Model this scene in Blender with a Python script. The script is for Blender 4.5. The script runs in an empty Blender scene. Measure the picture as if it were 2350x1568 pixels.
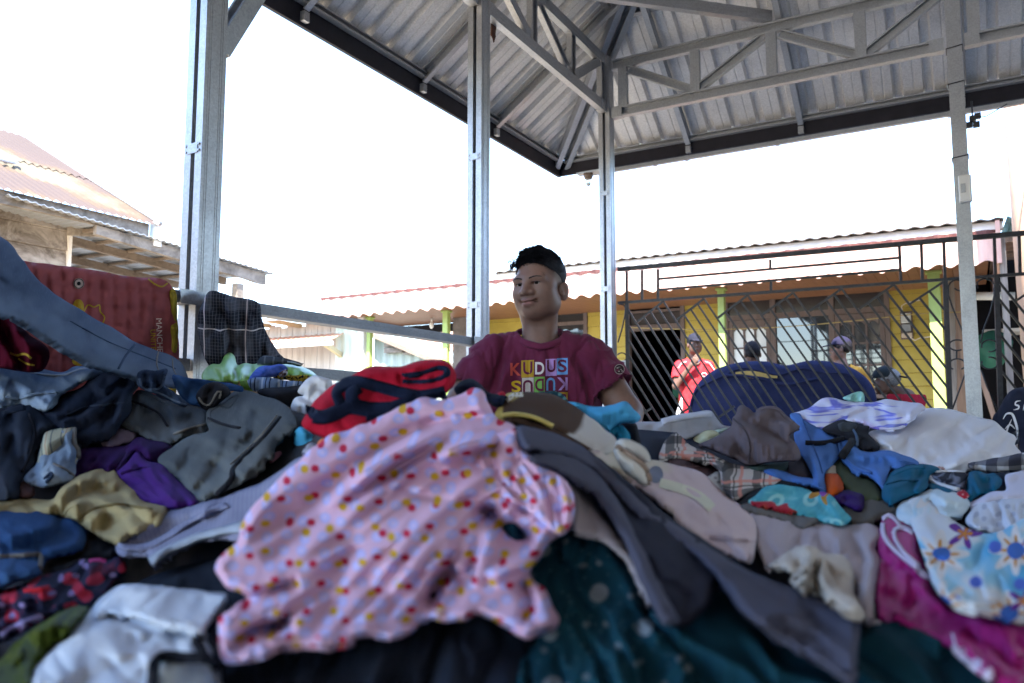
import bpy, bmesh, math, random
import numpy as np
from mathutils import Vector, Matrix, noise as mnoise
from mathutils.geometry import delaunay_2d_cdt
from mathutils.bvhtree import BVHTree
R = math.radians
scene = bpy.context.scene
col = scene.collection
# ------------------------------------------------------------------ camera, sky, sun, exposure
F = 1817.0; PIT = R(5.5); CZ = 0.75
cd = bpy.data.cameras.new('camera'); cam = bpy.data.objects.new('camera', cd); col.objects.link(cam)
cam.location = (0, 0, CZ); cam.rotation_euler = (math.pi/2 + PIT, 0, 0)
cd.sensor_width = 36.0; cd.lens = 36.0*F/2350.0; cd.clip_start = 0.05; cd.clip_end = 2000
cd.dof.use_dof = True; cd.dof.focus_distance = 2.85; cd.dof.aperture_fstop = 4.8; cd.dof.aperture_blades = 7
scene.camera = cam
w = bpy.data.worlds.new('World'); scene.world = w; w.use_nodes = True
wn = w.node_tree.nodes; wl = w.node_tree.links
sky = wn.new('ShaderNodeTexSky'); sky.sky_type = 'NISHITA'; sky.sun_disc = False
SUN_EL, SUN_AZ = R(52), R(188)          # azimuth of the place the sun stands at, clockwise from +Y
sky.sun_elevation = SUN_EL; sky.sun_rotation = SUN_AZ
sky.air_density = 1.0; sky.dust_density = 0.6; sky.ozone_density = 2.5
wn['Background'].inputs[1].default_value = 0.15
wl.new(sky.outputs[0], wn['Background'].inputs[0])
sd = bpy.data.lights.new('sun', 'SUN'); sun = bpy.data.objects.new('sun', sd); col.objects.link(sun)
sd.energy = 3.0; sd.angle = R(0.5); sd.color = (1, .94, .86)
sdir = Vector((math.sin(SUN_AZ)*math.cos(SUN_EL), math.cos(SUN_AZ)*math.cos(SUN_EL), math.sin(SUN_EL)))
sun.rotation_euler = sdir.to_track_quat('Z', 'Y').to_euler(); sun.location = (0, 0, 30)
scene.view_settings.view_transform = 'Standard'; scene.view_settings.look = 'None'
scene.view_settings.exposure = 3.08; scene.view_settings.gamma = 1.0
scene.cycles.max_bounces = 8; scene.cycles.use_denoising = True
try: scene.cycles.denoiser = 'OPENIMAGEDENOISE'
except Exception: pass
# ------------------------------------------------------------------ geometry helpers
def rayv(px, py):
    up = 784.0-py
    return np.array([px-1175.0, F*math.cos(PIT)-up*math.sin(PIT), F*math.sin(PIT)+up*math.cos(PIT)])
ORG = np.array([0, 0, CZ])
def P(px, py, Y):
    r = rayv(px, py); return ORG + r*(Y/r[1])
def onplane(px, py, p0, n):
    r = rayv(px, py); return ORG + r*(np.dot(np.array(p0)-ORG, n)/np.dot(r, n))
CROP = {'D':(1,0,0),'L1':(.30437,0,807.8),'L2':(.29686,0,1147.4),'M1':(.3125,459,807.8),'R1':(.31034,1101.6,872.1),
 'R2':(.28906,1432,872.1),'R3':(.27344,1707.4,872.1),'R4':(.29737,1652.3,1101.6),'C1':(.35156,459,1101.6),
 'T1':(.38055,0,275.4),'T2':(.35156,642.6,0),'T3':(.45313,1285.2,0),'T4':(.26349,1009.8,532.4),
 'T5':(.29266,1377,514.1),'T6':(.30437,1891,495.7),'T7':(.25,550.8,587.5),
 'F1':(.19902,1413.7,660.9),'F2':(.19902,1689,624.2),'F3':(.21653,1946.1,624.2),'LH':(.22832,0,284.6)}
def cr(k, pts):
    s, a, b = CROP[k]; return [(a+s*x, b+s*y) for x, y in pts]
def c1(k, x, y):
    s, a, b = CROP[k]; return (a+s*x, b+s*y)
def tag(o, label=None, cat=None, group=None, kind=None):
    if label: o['label'] = label
    if cat: o['category'] = cat
    if group: o['group'] = group
    if kind: o['kind'] = kind
    return o
def empty(name, loc, label, cat, group=None, rz=0.0):
    o = bpy.data.objects.new(name, None); col.objects.link(o); o.location = loc; o.rotation_euler = (0, 0, rz)
    o.empty_display_size = .1
    return tag(o, label, cat, group)
def link(name, me, mat, parent=None, smooth=False, world=True):
    o = bpy.data.objects.new(name, me); col.objects.link(o)
    if mat is not None:
        for m in (mat if isinstance(mat, (list, tuple)) else [mat]): me.materials.append(m)
    if parent is not None:
        o.parent = parent
        if world:                      # vertices were given in world space
            M = Matrix.Translation(parent.location) @ parent.rotation_euler.to_matrix().to_4x4() if parent.parent is None else None
            if M is None:
                g = parent.parent
                M = Matrix.Translation(g.location) @ g.rotation_euler.to_matrix().to_4x4() @ parent.matrix_parent_inverse @ parent.matrix_basis
            o.matrix_parent_inverse = M.inverted()
    if smooth: me.polygons.foreach_set('use_smooth', [True]*len(me.polygons))
    return o
class MB:
    def __init__(s): s.v = []; s.f = []; s.m = []
    def add(s, vs, fs, mi=0):
        b = len(s.v); s.v += [tuple(map(float, p)) for p in vs]; s.f += [tuple(b+i for i in f) for f in fs]; s.m += [mi]*len(fs); return s
    def hexa(s, c, mi=0):   # 8 corners: bottom 0-3 ccw, top 4-7
        return s.add(c, [(3,2,1,0),(4,5,6,7),(0,1,5,4),(1,2,6,5),(2,3,7,6),(3,0,4,7)], mi)
    def box(s, x0, x1, y0, y1, z0, z1, mi=0):
        return s.hexa([(x0,y0,z0),(x1,y0,z0),(x1,y1,z0),(x0,y1,z0),(x0,y0,z1),(x1,y0,z1),(x1,y1,z1),(x0,y1,z1)], mi)
    def obox(s, o, u, v, w_, ext, mi=0):   # o + u*[u0,u1] + v*[v0,v1] + w*[w0,w1]
        o, u, v, w_ = map(np.array, (o, u, v, w_)); (u0,u1),(v0,v1),(w0,w1) = ext
        return s.hexa([o+u*a+v*b+w_*c for c in (w0,w1) for a, b in ((u0,v0),(u1,v0),(u1,v1),(u0,v1))], mi)
    def beam(s, p0, p1, wd, h, up=(0,0,1), mi=0, ox=0, oz=0):
        p0, p1, up = map(lambda q: np.array(q, float), (p0, p1, up)); d = p1-p0; L = np.linalg.norm(d); d /= L
        sx = np.cross(d, up); sx /= np.linalg.norm(sx); u = np.cross(sx, d)
        return s.obox(p0, d, sx, u, ((0,L),(-wd/2+ox,wd/2+ox),(-h/2+oz,h/2+oz)), mi)
    def chan(s, p0, p1, wd, h, up=(0,0,1), side=1, t=.006, lip=.012, mi=0):
        """lipped C channel: web on one side, flanges top and bottom, lips"""
        p0, p1, up = map(lambda q: np.array(q, float), (p0, p1, up)); d = p1-p0; L = np.linalg.norm(d); d /= L
        sx = np.cross(d, up); sx /= np.linalg.norm(sx); u = np.cross(sx, d); sx = sx*side; a, b = wd/2, h/2
        for e in (((-a,-a+t),(-b,b)), ((-a+t,a),(-b,-b+t)), ((-a+t,a),(b-t,b)), ((a-t,a),(-b+t,-b+t+lip)), ((a-t,a),(b-t-lip,b-t))):
            s.obox(p0, d, sx, u, ((0,L),)+e, mi)
        r = b*.30                       # pressed stiffener ribs on the web
        for q in (-r, r): s.obox(p0, d, sx, u, ((0,L),(-a-.002,-a),(q-.003,q+.003)), mi)
        return s
    def tube(s, pts, r, n=8, mi=0, cap=True):
        pts = [np.array(p, float) for p in pts]; rs = r if isinstance(r, (list, tuple, np.ndarray)) else [r]*len(pts)
        b = len(s.v); ref = np.array([0.0,0,1])
        for i, p in enumerate(pts):
            d = pts[min(i+1, len(pts)-1)]-pts[max(i-1, 0)]; d = d/(np.linalg.norm(d)+1e-9)
            rf = ref if abs(d[2]) < .95 else np.array([0,1.0,0])
            x = np.cross(d, rf); x /= np.linalg.norm(x); y = np.cross(x, d)
            for k in range(n):
                a = 2*math.pi*k/n; s.v.append(tuple(p+(x*math.cos(a)+y*math.sin(a))*rs[i]))
        for i in range(len(pts)-1):
            for k in range(n):
                s.f.append((b+i*n+k, b+i*n+(k+1)%n, b+(i+1)*n+(k+1)%n, b+(i+1)*n+k)); s.m.append(mi)
        if cap:
            s.f.append(tuple(b+k for k in range(n))[::-1]); s.m.append(mi)
            s.f.append(tuple(b+(len(pts)-1)*n+k for k in range(n))); s.m.append(mi)
        return s
    def build(s, name, mat, parent=None, smooth=False, bevel=0, label=None):
        me = bpy.data.meshes.new(name); me.from_pydata(s.v, [], s.f); me.update()
        bm = bmesh.new(); bm.from_mesh(me); bmesh.ops.recalc_face_normals(bm, faces=bm.faces); bm.to_mesh(me); bm.free()
        if any(s.m): me.polygons.foreach_set('material_index', s.m)
        o = link(name, me, mat, parent, smooth)
        if bevel:
            b = o.modifiers.new('bevel', 'BEVEL'); b.width = bevel; b.segments = 2; b.limit_method = 'ANGLE'
        if label: o['label'] = label
        return o
# ------------------------------------------------------------------ procedural materials
class NT:
    def __init__(s, name):
        s.mat = bpy.data.materials.new(name); s.mat.use_nodes = True; s.t = s.mat.node_tree; s.n = s.t.nodes
        s.bsdf = s.n['Principled BSDF']; s.out = s.n['Material Output']
    def lk(s, a, b): s.t.links.new(a, b)
    def node(s, typ, **kw):
        n = s.n.new(typ)
        for k, v in kw.items():
            if k in n.inputs: n.inputs[k].default_value = v
            else: setattr(n, k, v)
        return n
    def setin(s, n, i, v):
        if hasattr(v, 'is_output') or isinstance(v, bpy.types.NodeSocket): s.lk(v, n.inputs[i])
        else: n.inputs[i].default_value = v
    def math(s, op, a, b=0.0, c=None):
        n = s.n.new('ShaderNodeMath'); n.operation = op; s.setin(n, 0, a); s.setin(n, 1, b)
        if c is not None: s.setin(n, 2, c)
        return n.outputs[0]
    def mix(s, f, a, b, mode='MIX'):
        n = s.n.new('ShaderNodeMix'); n.data_type = 'RGBA'; n.blend_type = mode
        s.setin(n, 0, f)
        for i, v in ((6, a), (7, b)):
            if isinstance(v, (tuple, list)): v = (*v[:3], 1)
            s.setin(n, i, v)
        return n.outputs[2]
    def noise(s, vec=None, scale=5, detail=3, rough=.5, dist=0.0, out=0):
        n = s.n.new('ShaderNodeTexNoise'); n.inputs['Scale'].default_value = scale; n.inputs['Detail'].default_value = detail
        n.inputs['Roughness'].default_value = rough; n.inputs['Distortion'].default_value = dist
        if vec is not None: s.lk(vec, n.inputs['Vector'])
        return n.outputs[out]
    def ramp(s, f, stops, interp='LINEAR'):
        n = s.n.new('ShaderNodeValToRGB'); e = n.color_ramp.elements; n.color_ramp.interpolation = interp
        while len(e) < len(stops): e.new(0.5)
        for q, (p, c) in zip(e, stops):
            q.position = p; q.color = (*c, 1) if not isinstance(c, (int, float)) else (c, c, c, 1)
        s.lk(f, n.inputs[0]); return n.outputs[0]
    def obj(s): return s.node('ShaderNodeTexCoord').outputs['Object']
    def uv(s): return s.node('ShaderNodeTexCoord').outputs['UV']
    def mapv(s, vec, scale=(1,1,1), rot=(0,0,0), loc=(0,0,0)):
        n = s.n.new('ShaderNodeMapping'); s.lk(vec, n.inputs[0]); n.inputs['Scale'].default_value = scale
        n.inputs['Rotation'].default_value = rot; n.inputs['Location'].default_value = loc; return n.outputs[0]
    def sep(s, vec):
        n = s.n.new('ShaderNodeSeparateXYZ'); s.lk(vec, n.inputs[0]); return n.outputs
    def bump(s, h, strength=.3, dist=.002, prev=None):
        n = s.n.new('ShaderNodeBump'); n.inputs['Strength'].default_value = strength; n.inputs['Distance'].default_value = dist
        s.lk(h, n.inputs['Height'])
        if prev is not None: s.lk(prev, n.inputs['Normal'])
        return n.outputs[0]
    def fin(s, color, rough=.6, metal=0.0, normal=None, spec=.3, **kw):
        b = s.bsdf
        if isinstance(color, (tuple, list)): b.inputs['Base Color'].default_value = (*color[:3], 1)
        else: s.lk(color, b.inputs['Base Color'])
        s.setin(b, 'Roughness', rough); s.setin(b, 'Metallic', metal); b.inputs['Specular IOR Level'].default_value = spec
        if normal is not None: s.lk(normal, b.inputs['Normal'])
        for k, v in kw.items(): s.setin(b, k, v)
        return s.mat
def simple(name, c, rough=.6, metal=0.0, var=.12, scale=6, bump=.0, bscale=60, spec=.3, **kw):
    t = NT(name); o = t.obj(); n = t.noise(o, scale, 5, .6)
    a = tuple(max(0, x*(1-var)) for x in c); b = tuple(min(1, x*(1+var)) for x in c)
    cc = t.ramp(n, [(.3, a), (.7, b)])
    nm = t.bump(t.noise(o, bscale, 4), bump, .004) if bump else None
    return t.fin(cc, rough, metal, nm, spec, **kw)
def galv(name, c=(.50,.52,.55), rough=.38, metal=.75):
    t = NT(name); o = t.obj()
    v = t.node('ShaderNodeTexVoronoi', Scale=130.0); t.lk(o, v.inputs['Vector'])
    sp = t.sep(v.outputs['Color'])[0]; n = t.noise(o, 2.2, 6, .7)
    k = t.math('ADD', t.math('MULTIPLY', sp, .18), t.math('MULTIPLY', n, .5))
    cc = t.ramp(k, [(.15, tuple(x*.72 for x in c)), (.55, tuple(min(1, x*1.15) for x in c))])
    rr = t.math('ADD', rough-.1, t.math('MULTIPLY', t.noise(o, 9, 4), .25))
    return t.fin(cc, rr, metal, None, .5)
def wood(name, c, c2, plank=.0, axis=2, rough=.8, scale=1.0, grime=None):
    """grain runs along `axis`"""
    t = NT(name); o = t.obj(); sc = [26*scale]*3; sc[axis] = 1.6*scale
    g = t.noise(t.mapv(o, tuple(sc)), 1.0, 8, .65, .6); big = t.noise(o, 1.3, 4)
    k = t.math('ADD', t.math('MULTIPLY', g, .7), t.math('MULTIPLY', big, .35))
    cc = t.ramp(k, [(.30, c2), (.62, c)])
    if grime:
        m = t.ramp(t.noise(o, 2.4, 6, .75, .8), [(.45, 0.0), (.62, 1.0)]); cc = t.mix(t.math('MULTIPLY', m, .8), cc, grime)
    return t.fin(cc, rough, 0, t.bump(g, .5, .004), .2)
M = {}
M['galv'] = galv('galvanised_steel', (.42,.43,.455), .42, .7)
M['rail'] = galv('galvanised_rail', (.20,.205,.225), .5, .35); M['galv_dark'] = galv('galvanised_steel_dull', (.40,.42,.45), .45, .6)
M['zinc'] = galv('zincalume_sheet', (.66,.66,.67), .40, .25)
M['fascia'] = simple('blue_black_fascia', (.014,.013,.020), .55, var=.3, scale=9)
M['black_iron'] = simple('black_painted_iron', (.026,.028,.034), .42, var=.4, scale=30, bump=.15, bscale=160, spec=.35)
M['concrete'] = simple('concrete', (.33,.31,.28), .9, var=.25, scale=3, bump=.4, bscale=40)
M['screw'] = galv('screw_steel', (.35,.36,.38), .4, .9)
# ------------------------------------------------------------------ ground
A = np.array([.5, .8660254, 0]); C = np.array([.8660254, -.5, 0]); Z = np.array([0, 0, 1.0])
t = NT('dusty_ground'); o_ = t.obj(); n1 = t.noise(o_, .35, 8, .65); n2 = t.noise(o_, 14, 6, .7)
cc = t.mix(t.math('MULTIPLY', n2, .5), t.ramp(n1, [(.35, (.27,.255,.225)), (.65, (.39,.37,.335))]), (.20,.17,.13))
M['ground'] = t.fin(cc, .95, 0, t.bump(n2, .6, .02), .1)
g = MB(); N = 24
for i in range(N):
    for j in range(N):
        pass
g.add([(-400,-400,0),(400,-400,0),(400,400,0),(-400,400,0)], [(0,1,2,3)])
tag(g.build('ground', M['ground']), kind='structure')
M['earth'] = simple('tan_bounce_earth', (.58,.46,.29), .95, var=.2, scale=1.5, bump=.5, bscale=20)
pq_ = np.array([-2.15, 2.6, .004]); g = MB(); g.add([pq_-A*30, pq_+A*3.6, pq_+A*3.6-C*9, pq_-A*30-C*9], [(0,1,2,3)]); tag(g.build('warm_bounce_ground', M['earth']), kind='structure')  # tan ground sheet added to bounce warm light onto the left roof underside
# ------------------------------------------------------------------ pavilion
P3 = np.array([.79149, 6.45, 0]); CRN = P3 + .855*(A-C)          # CRN: plan corner of the eaves
def AC(a, c, z): return CRN - A*a + C*c + Z*z
FL = .12; SL = .70; ZE = 3.30; LA, LC = 15.0, 13.0                # roof plan size along A and C
pav = empty('pavilion', (0, 0, 0), 'open pavilion of bright zinc posts and trusses under a hipped ribbed metal roof', 'pavilion')
t = NT('pavilion_floor_cement'); o_ = t.obj(); n1 = t.noise(o_, 3, 8, .6)
M['floor'] = t.fin(t.ramp(n1, [(.3, (.26,.25,.24)), (.7, (.38,.37,.35))]), .8, 0, t.bump(t.noise(o_, 60, 4), .3, .003), .3)
fl = MB(); fl.obox(AC(0,0,0), -A, C, Z, ((.62, LA-.6), (.62, LC-.6), (.0, FL))); fl.build('floor_slab', M['floor'], pav)
HALF = min(LA, LC)/2
def roof_face(o0, along, inward, L, name, pitch=.215, ph=0.0):
    """ribbed sheets: trapezoid ribs running down the slope, clipped at both hips"""
    prof = []; s = -.05 + ph
    while s < L:
        for ds, h in ((0,0),(.062,0),(.066,.005),(.072,.005),(.076,0),(.132,0),(.146,.042),(.196,.042),(.210,0)): prof.append((s+ds, h))
        s += pitch
    prof = [(max(0, min(L, a)), h) for a, h in prof]
    inw = np.array(inward); sl = inw + Z*SL; nrm = np.cross(along, sl); nrm /= np.linalg.norm(nrm)
    if nrm[2] < 0: nrm = -nrm
    v = []; f = []
    for a, h in prof:
        d = min(a, L-a, HALF); p = np.array(o0)+np.array(along)*a+nrm*h
        v += [p - sl*.03, p+sl*d]
    for i in range(len(prof)-1):
        if abs(prof[i+1][0]-prof[i][0]) < 1e-6: continue
        f.append((2*i, 2*i+2, 2*i+3, 2*i+1))
    m = MB(); m.add(v, f); o = m.build(name, M['zinc'], pav)
    return o
roof_face(AC(0,0,ZE), -A, C, LA, 'roof_sheet')
roof_face(AC(0,0,ZE), C, -A, LC, 'roof_sheet', ph=.1)
roof_face(AC(0,LC,ZE), -A, -C, LA, 'roof_sheet')
roof_face(AC(LA,0,ZE), C, A, LC, 'roof_sheet')
# fascia boards (mitred at the corner), left dark brown, right with a pale drip strip under it
m = MB(); m.obox(AC(0,0,0), -A, C, Z, ((0,LA),(-.025,0),(3.11,3.275))); m.build('fascia_board', M['fascia'], pav)
m = MB(); m.obox(AC(0,0,0), C, -A, Z, ((-.025,LC),(-.025,0),(3.122,3.275))); m.build('fascia_board', M['fascia'], pav)
m = MB(); m.obox(AC(0,LC,0), -A, C, Z, ((0,LA),(0,.025),(3.11,3.275))); m.build('fascia_board', M['fascia'], pav)
m = MB(); m.obox(AC(LA,0,0), C, -A, Z, ((-.025,LC+.025),(0,.025),(3.11,3.275))); m.build('fascia_board', M['fascia'], pav)
m = MB()
m.obox(AC(0,0,0), C, -A, Z, ((.25,LC-.2),(-.05,-.012),(3.085,3.119)))
for cc_ in (.95, 1.25, 2.05, 3.35, 4.6): m.obox(AC(0,0,0), C, -A, Z, ((cc_,cc_+.03),(-.052,-.010),(3.078,3.1215)))
m.build('drip_strip', M['galv_dark'], pav)
# eave purlin channels just inside the fascias
m = MB(); m.chan(AC(.06,.035,3.255), AC(LA-.06,.035,3.255), .05, .045, side=-1, t=.004, lip=.006); m.build('purlin', M['galv'], pav)
m = MB(); m.chan(AC(.035,.06,3.255), AC(.035,LC-.06,3.255), .05, .045, side=1, t=.004, lip=.006); m.build('purlin', M['galv_dark'], pav)
# roof battens higher up, broken hat sections
for d in (1.05, 2.05):
    m = MB(); z = ZE+SL*d-.032
    m.beam(AC(d,d,z), AC(LA-d,d,z), .05, .028); m.build('batten', M['galv'], pav)
    m = MB(); m.beam(AC(d,d+.05,z), AC(d,LC-d,z), .05, .028); m.build('batten', M['galv_dark'], pav)
# rafters
def rafter(a0, c0, dirn, ln, mat, h=.085):
    p0 = AC(a0, c0, ZE-.065); d = np.array(dirn)
    m = MB(); up = np.cross(np.cross(d+Z*SL, Z), d+Z*SL)
    m.chan(p0+d*.0+Z*0, p0+(d+Z*SL)*ln, .045, h, up=Z*1.0, side=1, t=.004, lip=.008)
    m.obox(p0, d, np.cross(Z, d), Z, ((-.004,.03),(-.022,.022),(-.105,-.045)))   # end stub against the fascia
    m.build('rafter', mat, pav)
for a in (1.255, 2.30, 3.50, 4.7, 5.9, 7.1): rafter(a, .01, C, min(a, HALF)-.05, M['galv'])
for c_ in (1.30, 2.27, 3.45, 4.6, 5.8): rafter(.01, c_, -A, min(c_, HALF)-.05, M['galv_dark'])
# hip rafter: a pair of channels with a rough seam between them
for off, mt in ((-.05, 'galv'), (.05, 'galv_dark')):
    m = MB(); H = (C-A)/math.sqrt(2); Hs = np.cross(Z, H)
    p0 = AC(0,0,ZE-.085)+H*.03+Hs*off; p1 = p0+(H*math.sqrt(2)+Z*SL)*(HALF-.1)
    m.chan(p0, p1, .05, .09, side=1 if off > 0 else -1, t=.004, lip=.008); m.build('hip_rafter', M[mt], pav)
m = MB(); m.beam(AC(0,0,ZE-.012), AC(HALF,HALF,ZE-.012+SL*HALF), .17, .006); m.build('hip_flashing', M['zinc'], pav)
m = MB(); r1 = LA-HALF      # capping over the other hips and the ridge
for p, q in ((AC(LA,0,ZE), AC(r1,HALF,ZE+SL*HALF)), (AC(0,LC,ZE), AC(HALF,HALF,ZE+SL*HALF)), (AC(LA,LC,ZE), AC(r1,HALF,ZE+SL*HALF)), (AC(HALF,HALF,ZE+SL*HALF), AC(r1,HALF,ZE+SL*HALF)), (AC(0,0,ZE), AC(HALF,HALF,ZE+SL*HALF))):
    m = MB(); m.beam(p+Z*.06, q+Z*.06, .5, .02); m.build('ridge_cap', M['zinc'], pav)
# posts: two lipped channels face to face, joined by bolted plates
def post(p, z1, plates, mats=('galv','galv'), pair=True, wd=.1):
    b = MB(); h = wd/2
    fl_, th = .034, .004
    if pair:
        # webs facing +C and -C; slot between flanges faces -A and +A
        b.obox(p, A, C, Z, ((-h,h),(h-th,h),(FL,z1))); b.obox(p, A, C, Z, ((-h,h),(-h,-h+th),(FL,z1)))
        for s in (-1, 1):
            a0, a1 = sorted((s*h, s*(h-th)))
            b.obox(p, A, C, Z, ((a0,a1),(h-th-fl_,h-th),(FL,z1))); b.obox(p, A, C, Z, ((a0,a1),(-h+th,-h+th+fl_),(FL,z1)))
            i0, i1 = sorted((s*(h-th), s*(h-th-.014)))
            b.obox(p, A, C, Z, ((i0,i1),(h-th-fl_,h-th-fl_+.003),(FL,z1))); b.obox(p, A, C, Z, ((i0,i1),(-h+th+fl_-.003,-h+th+fl_),(FL,z1)))
        for q in (-.032, -.022, .022, .032): b.obox(p, A, C, Z, ((q-.002,q+.002),(h,h+.0015),(FL,z1)))
    o = b.build('post', M[mats[0]], pav)
    for zz in plates:
        k = MB(); k.obox(p, A, C, Z, ((-h-.004,-h-.0005),(-.028,.028),(zz-.02,zz+.02)))
        for cx in (-.036, .036):
            for dz in (-.012, .012): k.obox(p, A, C, Z, ((-h-.006,-h-.0005),(cx-.004,cx+.004),(zz+dz-.004,zz+dz+.004)))
        k.build('joint_plate', M['galv'], o)
    return o
P1 = P3-A*3.984; P2 = P3-A*1.992; P4 = P3+C*2.56
post(P1, 3.78, (1.78,)); post(P2, 3.78, (1.42, 2.33)); post(P3, 3.78, (1.80, 1.20, 2.6))
for k in (3, 4, 5): post(P3-A*1.992*k, 3.78, (1.8,))
# the post on the right is a single ribbed box section
def post_box(p, name='post'):
    b = MB(); b.obox(p, A, C, Z, ((-.05,.05),(-.045,.045),(FL,3.78)))
    for q in (-.03, -.012, .012, .03): b.obox(p, A, C, Z, ((-.0535,-.05),(q-.004,q+.004),(FL,3.78)))
    o = b.build(name, M['galv_dark'], pav)
    return o
po4 = post_box(P4)
for k in (2, 3, 4): post_box(P3+C*2.56*k)
# wire ties and little switch box on that post
for zz in (2.99, 2.48, 3.24):
    k = MB(); k.tube([P4+A*x+C*y+Z*(zz+.01*y*10) for x, y in ((-.056,-.048),(-.056,.048),(.053,.048),(.053,-.048),(-.056,-.048))], .004, 5); k.build('wire_tie', M['black_iron'], po4)
# trusses (plane through the posts): chords and webs of channel
def truss(base, d, L, zb, zt, verts, diags, mat, hb=.085, ht=.085, nrm=None):
    side = 1
    m = MB(); m.chan(base+d*.06+Z*zb, base+d*(L-.06)+Z*zb, .05, hb, side=side, t=.004, lip=.01)
    for q in (.06, L-.06-.09): m.obox(base, d, np.cross(Z, d), Z, ((q, q+.09), (-.031,.031), (zb-hb/2-.003, zb+hb/2+.003)))
    m.build('bottom_chord', M[mat], pav)
    m = MB(); m.chan(base+d*.06+Z*zt, base+d*(L-.06)+Z*zt, .05, ht, side=side, t=.004, lip=.01); m.build('top_chord', M[mat], pav)
    for x in verts:
        m = MB(); m.chan(base+d*x+Z*(zb+hb/2), base+d*x+Z*(zt-ht/2), .046, .075, up=d, side=side, t=.004, lip=.008); m.build('truss_strut', M[mat], pav)
    for x0, z0, x1, z1 in diags:
        m = MB(); m.chan(base+d*x0+Z*z0, base+d*x1+Z*z1, .042, .07, side=side, t=.004, lip=.008); m.build('truss_strut', M[mat], pav)
zb, zt = 3.285, 3.70
truss(P3, C, 2.56, zb, zt, (.157, .77, 1.36, 1.98), ((.20,3.64,.74,3.345),(.79,3.345,1.30,3.64),(1.42,3.64,1.96,3.345),(2.02,3.345,2.5,3.66)), 'galv_dark')
for k in (1, 2): truss(P3+C*2.56*k, C, 2.56, zb, zt, (.12, .77, 1.36, 1.98), ((.20,3.64,.74,3.345),(.79,3.345,1.30,3.64),(1.42,3.64,1.96,3.345),(2.02,3.345,2.5,3.66)), 'galv_dark')
truss(P3, -A, 1.992, 3.33, 3.74, (.10, .67, 1.30), ((.10,3.66,.10,3.38),(1.22,3.69,.74,3.39),(.16,3.69,.62,3.39),(1.36,3.39,1.9,3.69)), 'galv')
for k in (1, 2, 3): truss(P3-A*1.992*k, -A, 1.992, 3.33, 3.74, (.67, 1.30), ((1.22,3.69,.74,3.39),(.16,3.69,.62,3.39),(1.36,3.39,1.9,3.69)), 'galv')
# corner tie beam, cross ties, knee brace
m = MB(); m.chan(P3-A*1.30+Z*3.79, P3+C*1.36+Z*3.79, .05, .085, side=-1, t=.004, lip=.01); m.build('tie_beam', M['galv'], pav)
m = MB(); m.chan(P2+Z*3.74+C*.06, P2+C*7+Z*3.74, .05, .085, side=1, t=.004, lip=.01); m.build('tie_beam', M['galv'], pav)
m = MB(); m.chan(P1+Z*2.20+A*.04, P1+Z*3.28+A*.62, .07, .09, up=-C, side=1, t=.005, lip=.012)
m.build('knee_brace', M['galv_dark'], pav)
# unseen boarded wall added outside the frame to block light from the right
m = MB(); z = FL
while z < 3.2: m.obox(AC(0,0,0), -A, C, Z, ((.7,LA-.7),(LC-.75-.01*(int(z*5) % 2),LC-.70),(z,z+.197))); z += .2
m.build('light_block_wall', simple('light_block_boards', (.16,.14,.12), .85, var=.3), pav)
# rails along the left side
def rail(p0, p1, z, mat='galv'):
    m = MB(); d = (p1-p0)/np.linalg.norm(p1-p0)
    m.chan(p0+d*.055+Z*z, p1-d*.055+Z*z, .075, .046, side=1, t=.005, lip=.010); m.build('rail', M[mat], pav)
for k in range(5):
    a, b = P3-A*1.992*k, P3-A*1.992*(k+1)
    rail(a, b, 1.195, 'rail'); rail(a, b, .945, 'rail')
    if k: rail(a, b, .40)
for pp in (P1, P2):
    m = MB(); m.obox(pp, A, C, Z, ((-.12,.12),(.0515,.056),(1.168,1.222))); m.build('rail_bracket', M['galv'], pav)
# hanging twist of string under the sheet, rag on the chord, junction on post
k = MB(); b0 = onplane(2493, 118, P4, A)
k.tube([b0+C*x+Z*zv for x, zv in ((0,.35),(.02,.22),(-.01,.12),(.03,.05),(.0,-.02),(.07,-.06),(.06,-.1),(.03,-.12))], .004, 5)
tag(k.build('string', simple('pale_string', (.5,.5,.48), .9)), 'pale twist of string dangling under the roof right of the end post', 'string')
k = MB(); q = onplane(1142, 62, P3, C)-C*.03; rg = random.Random(3)
for i in range(5): k.tube([q+A*rg.uniform(-.02,.02)+Z*.03, q+A*rg.uniform(-.02,.02)-Z*rg.uniform(.03,.06), q+A*rg.uniform(-.03,.03)-Z*rg.uniform(.06,.11)], [.009,.012,.003], 6)
tag(k.build('rag', simple('brown_rag', (.09,.045,.035), .95), smooth=True), 'brown scrap of rag tied to the bottom chord beside the middle post', 'rag')
sb = empty('switch_box', P4+Z*2.30-A*.055, 'small white plastic switch box screwed to the right hand post', 'switch box', rz=math.atan2(C[1], C[0]))
M['plastic'] = simple('white_plastic', (.72,.72,.70), .4, var=.05)
k = MB(); q = P4+Z*2.25-A*.055
k.obox(q, C, -A, Z, ((-.02,.055),(0,.05),(-.09,.09))); k.build('case', M['plastic'], sb, bevel=.008)
k = MB(); k.obox(q, C, -A, Z, ((-.008,.02),(.051,.056),(-.03,.03))); k.build('switch', M['galv_dark'], sb)
k = MB(); q = onplane(2232, 272, P4, A)
k.tube([q+Z*.12, q+Z*.03, q-Z*.03], .006, 5)
for a_, b_, d_ in ((0,0,0),(.03,.02,.02),(-.02,.03,-.03),(.02,-.02,-.05)): k.obox(q, C, A, Z, ((a_-.02,a_+.02),(b_-.02,b_+.02),(d_-.02,d_+.015)))
k.tube([q+C*.02, q+C*.08+Z*.0, q+C*.14+Z*.03, q+C*.2+Z*.06], .004, 5)
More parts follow.
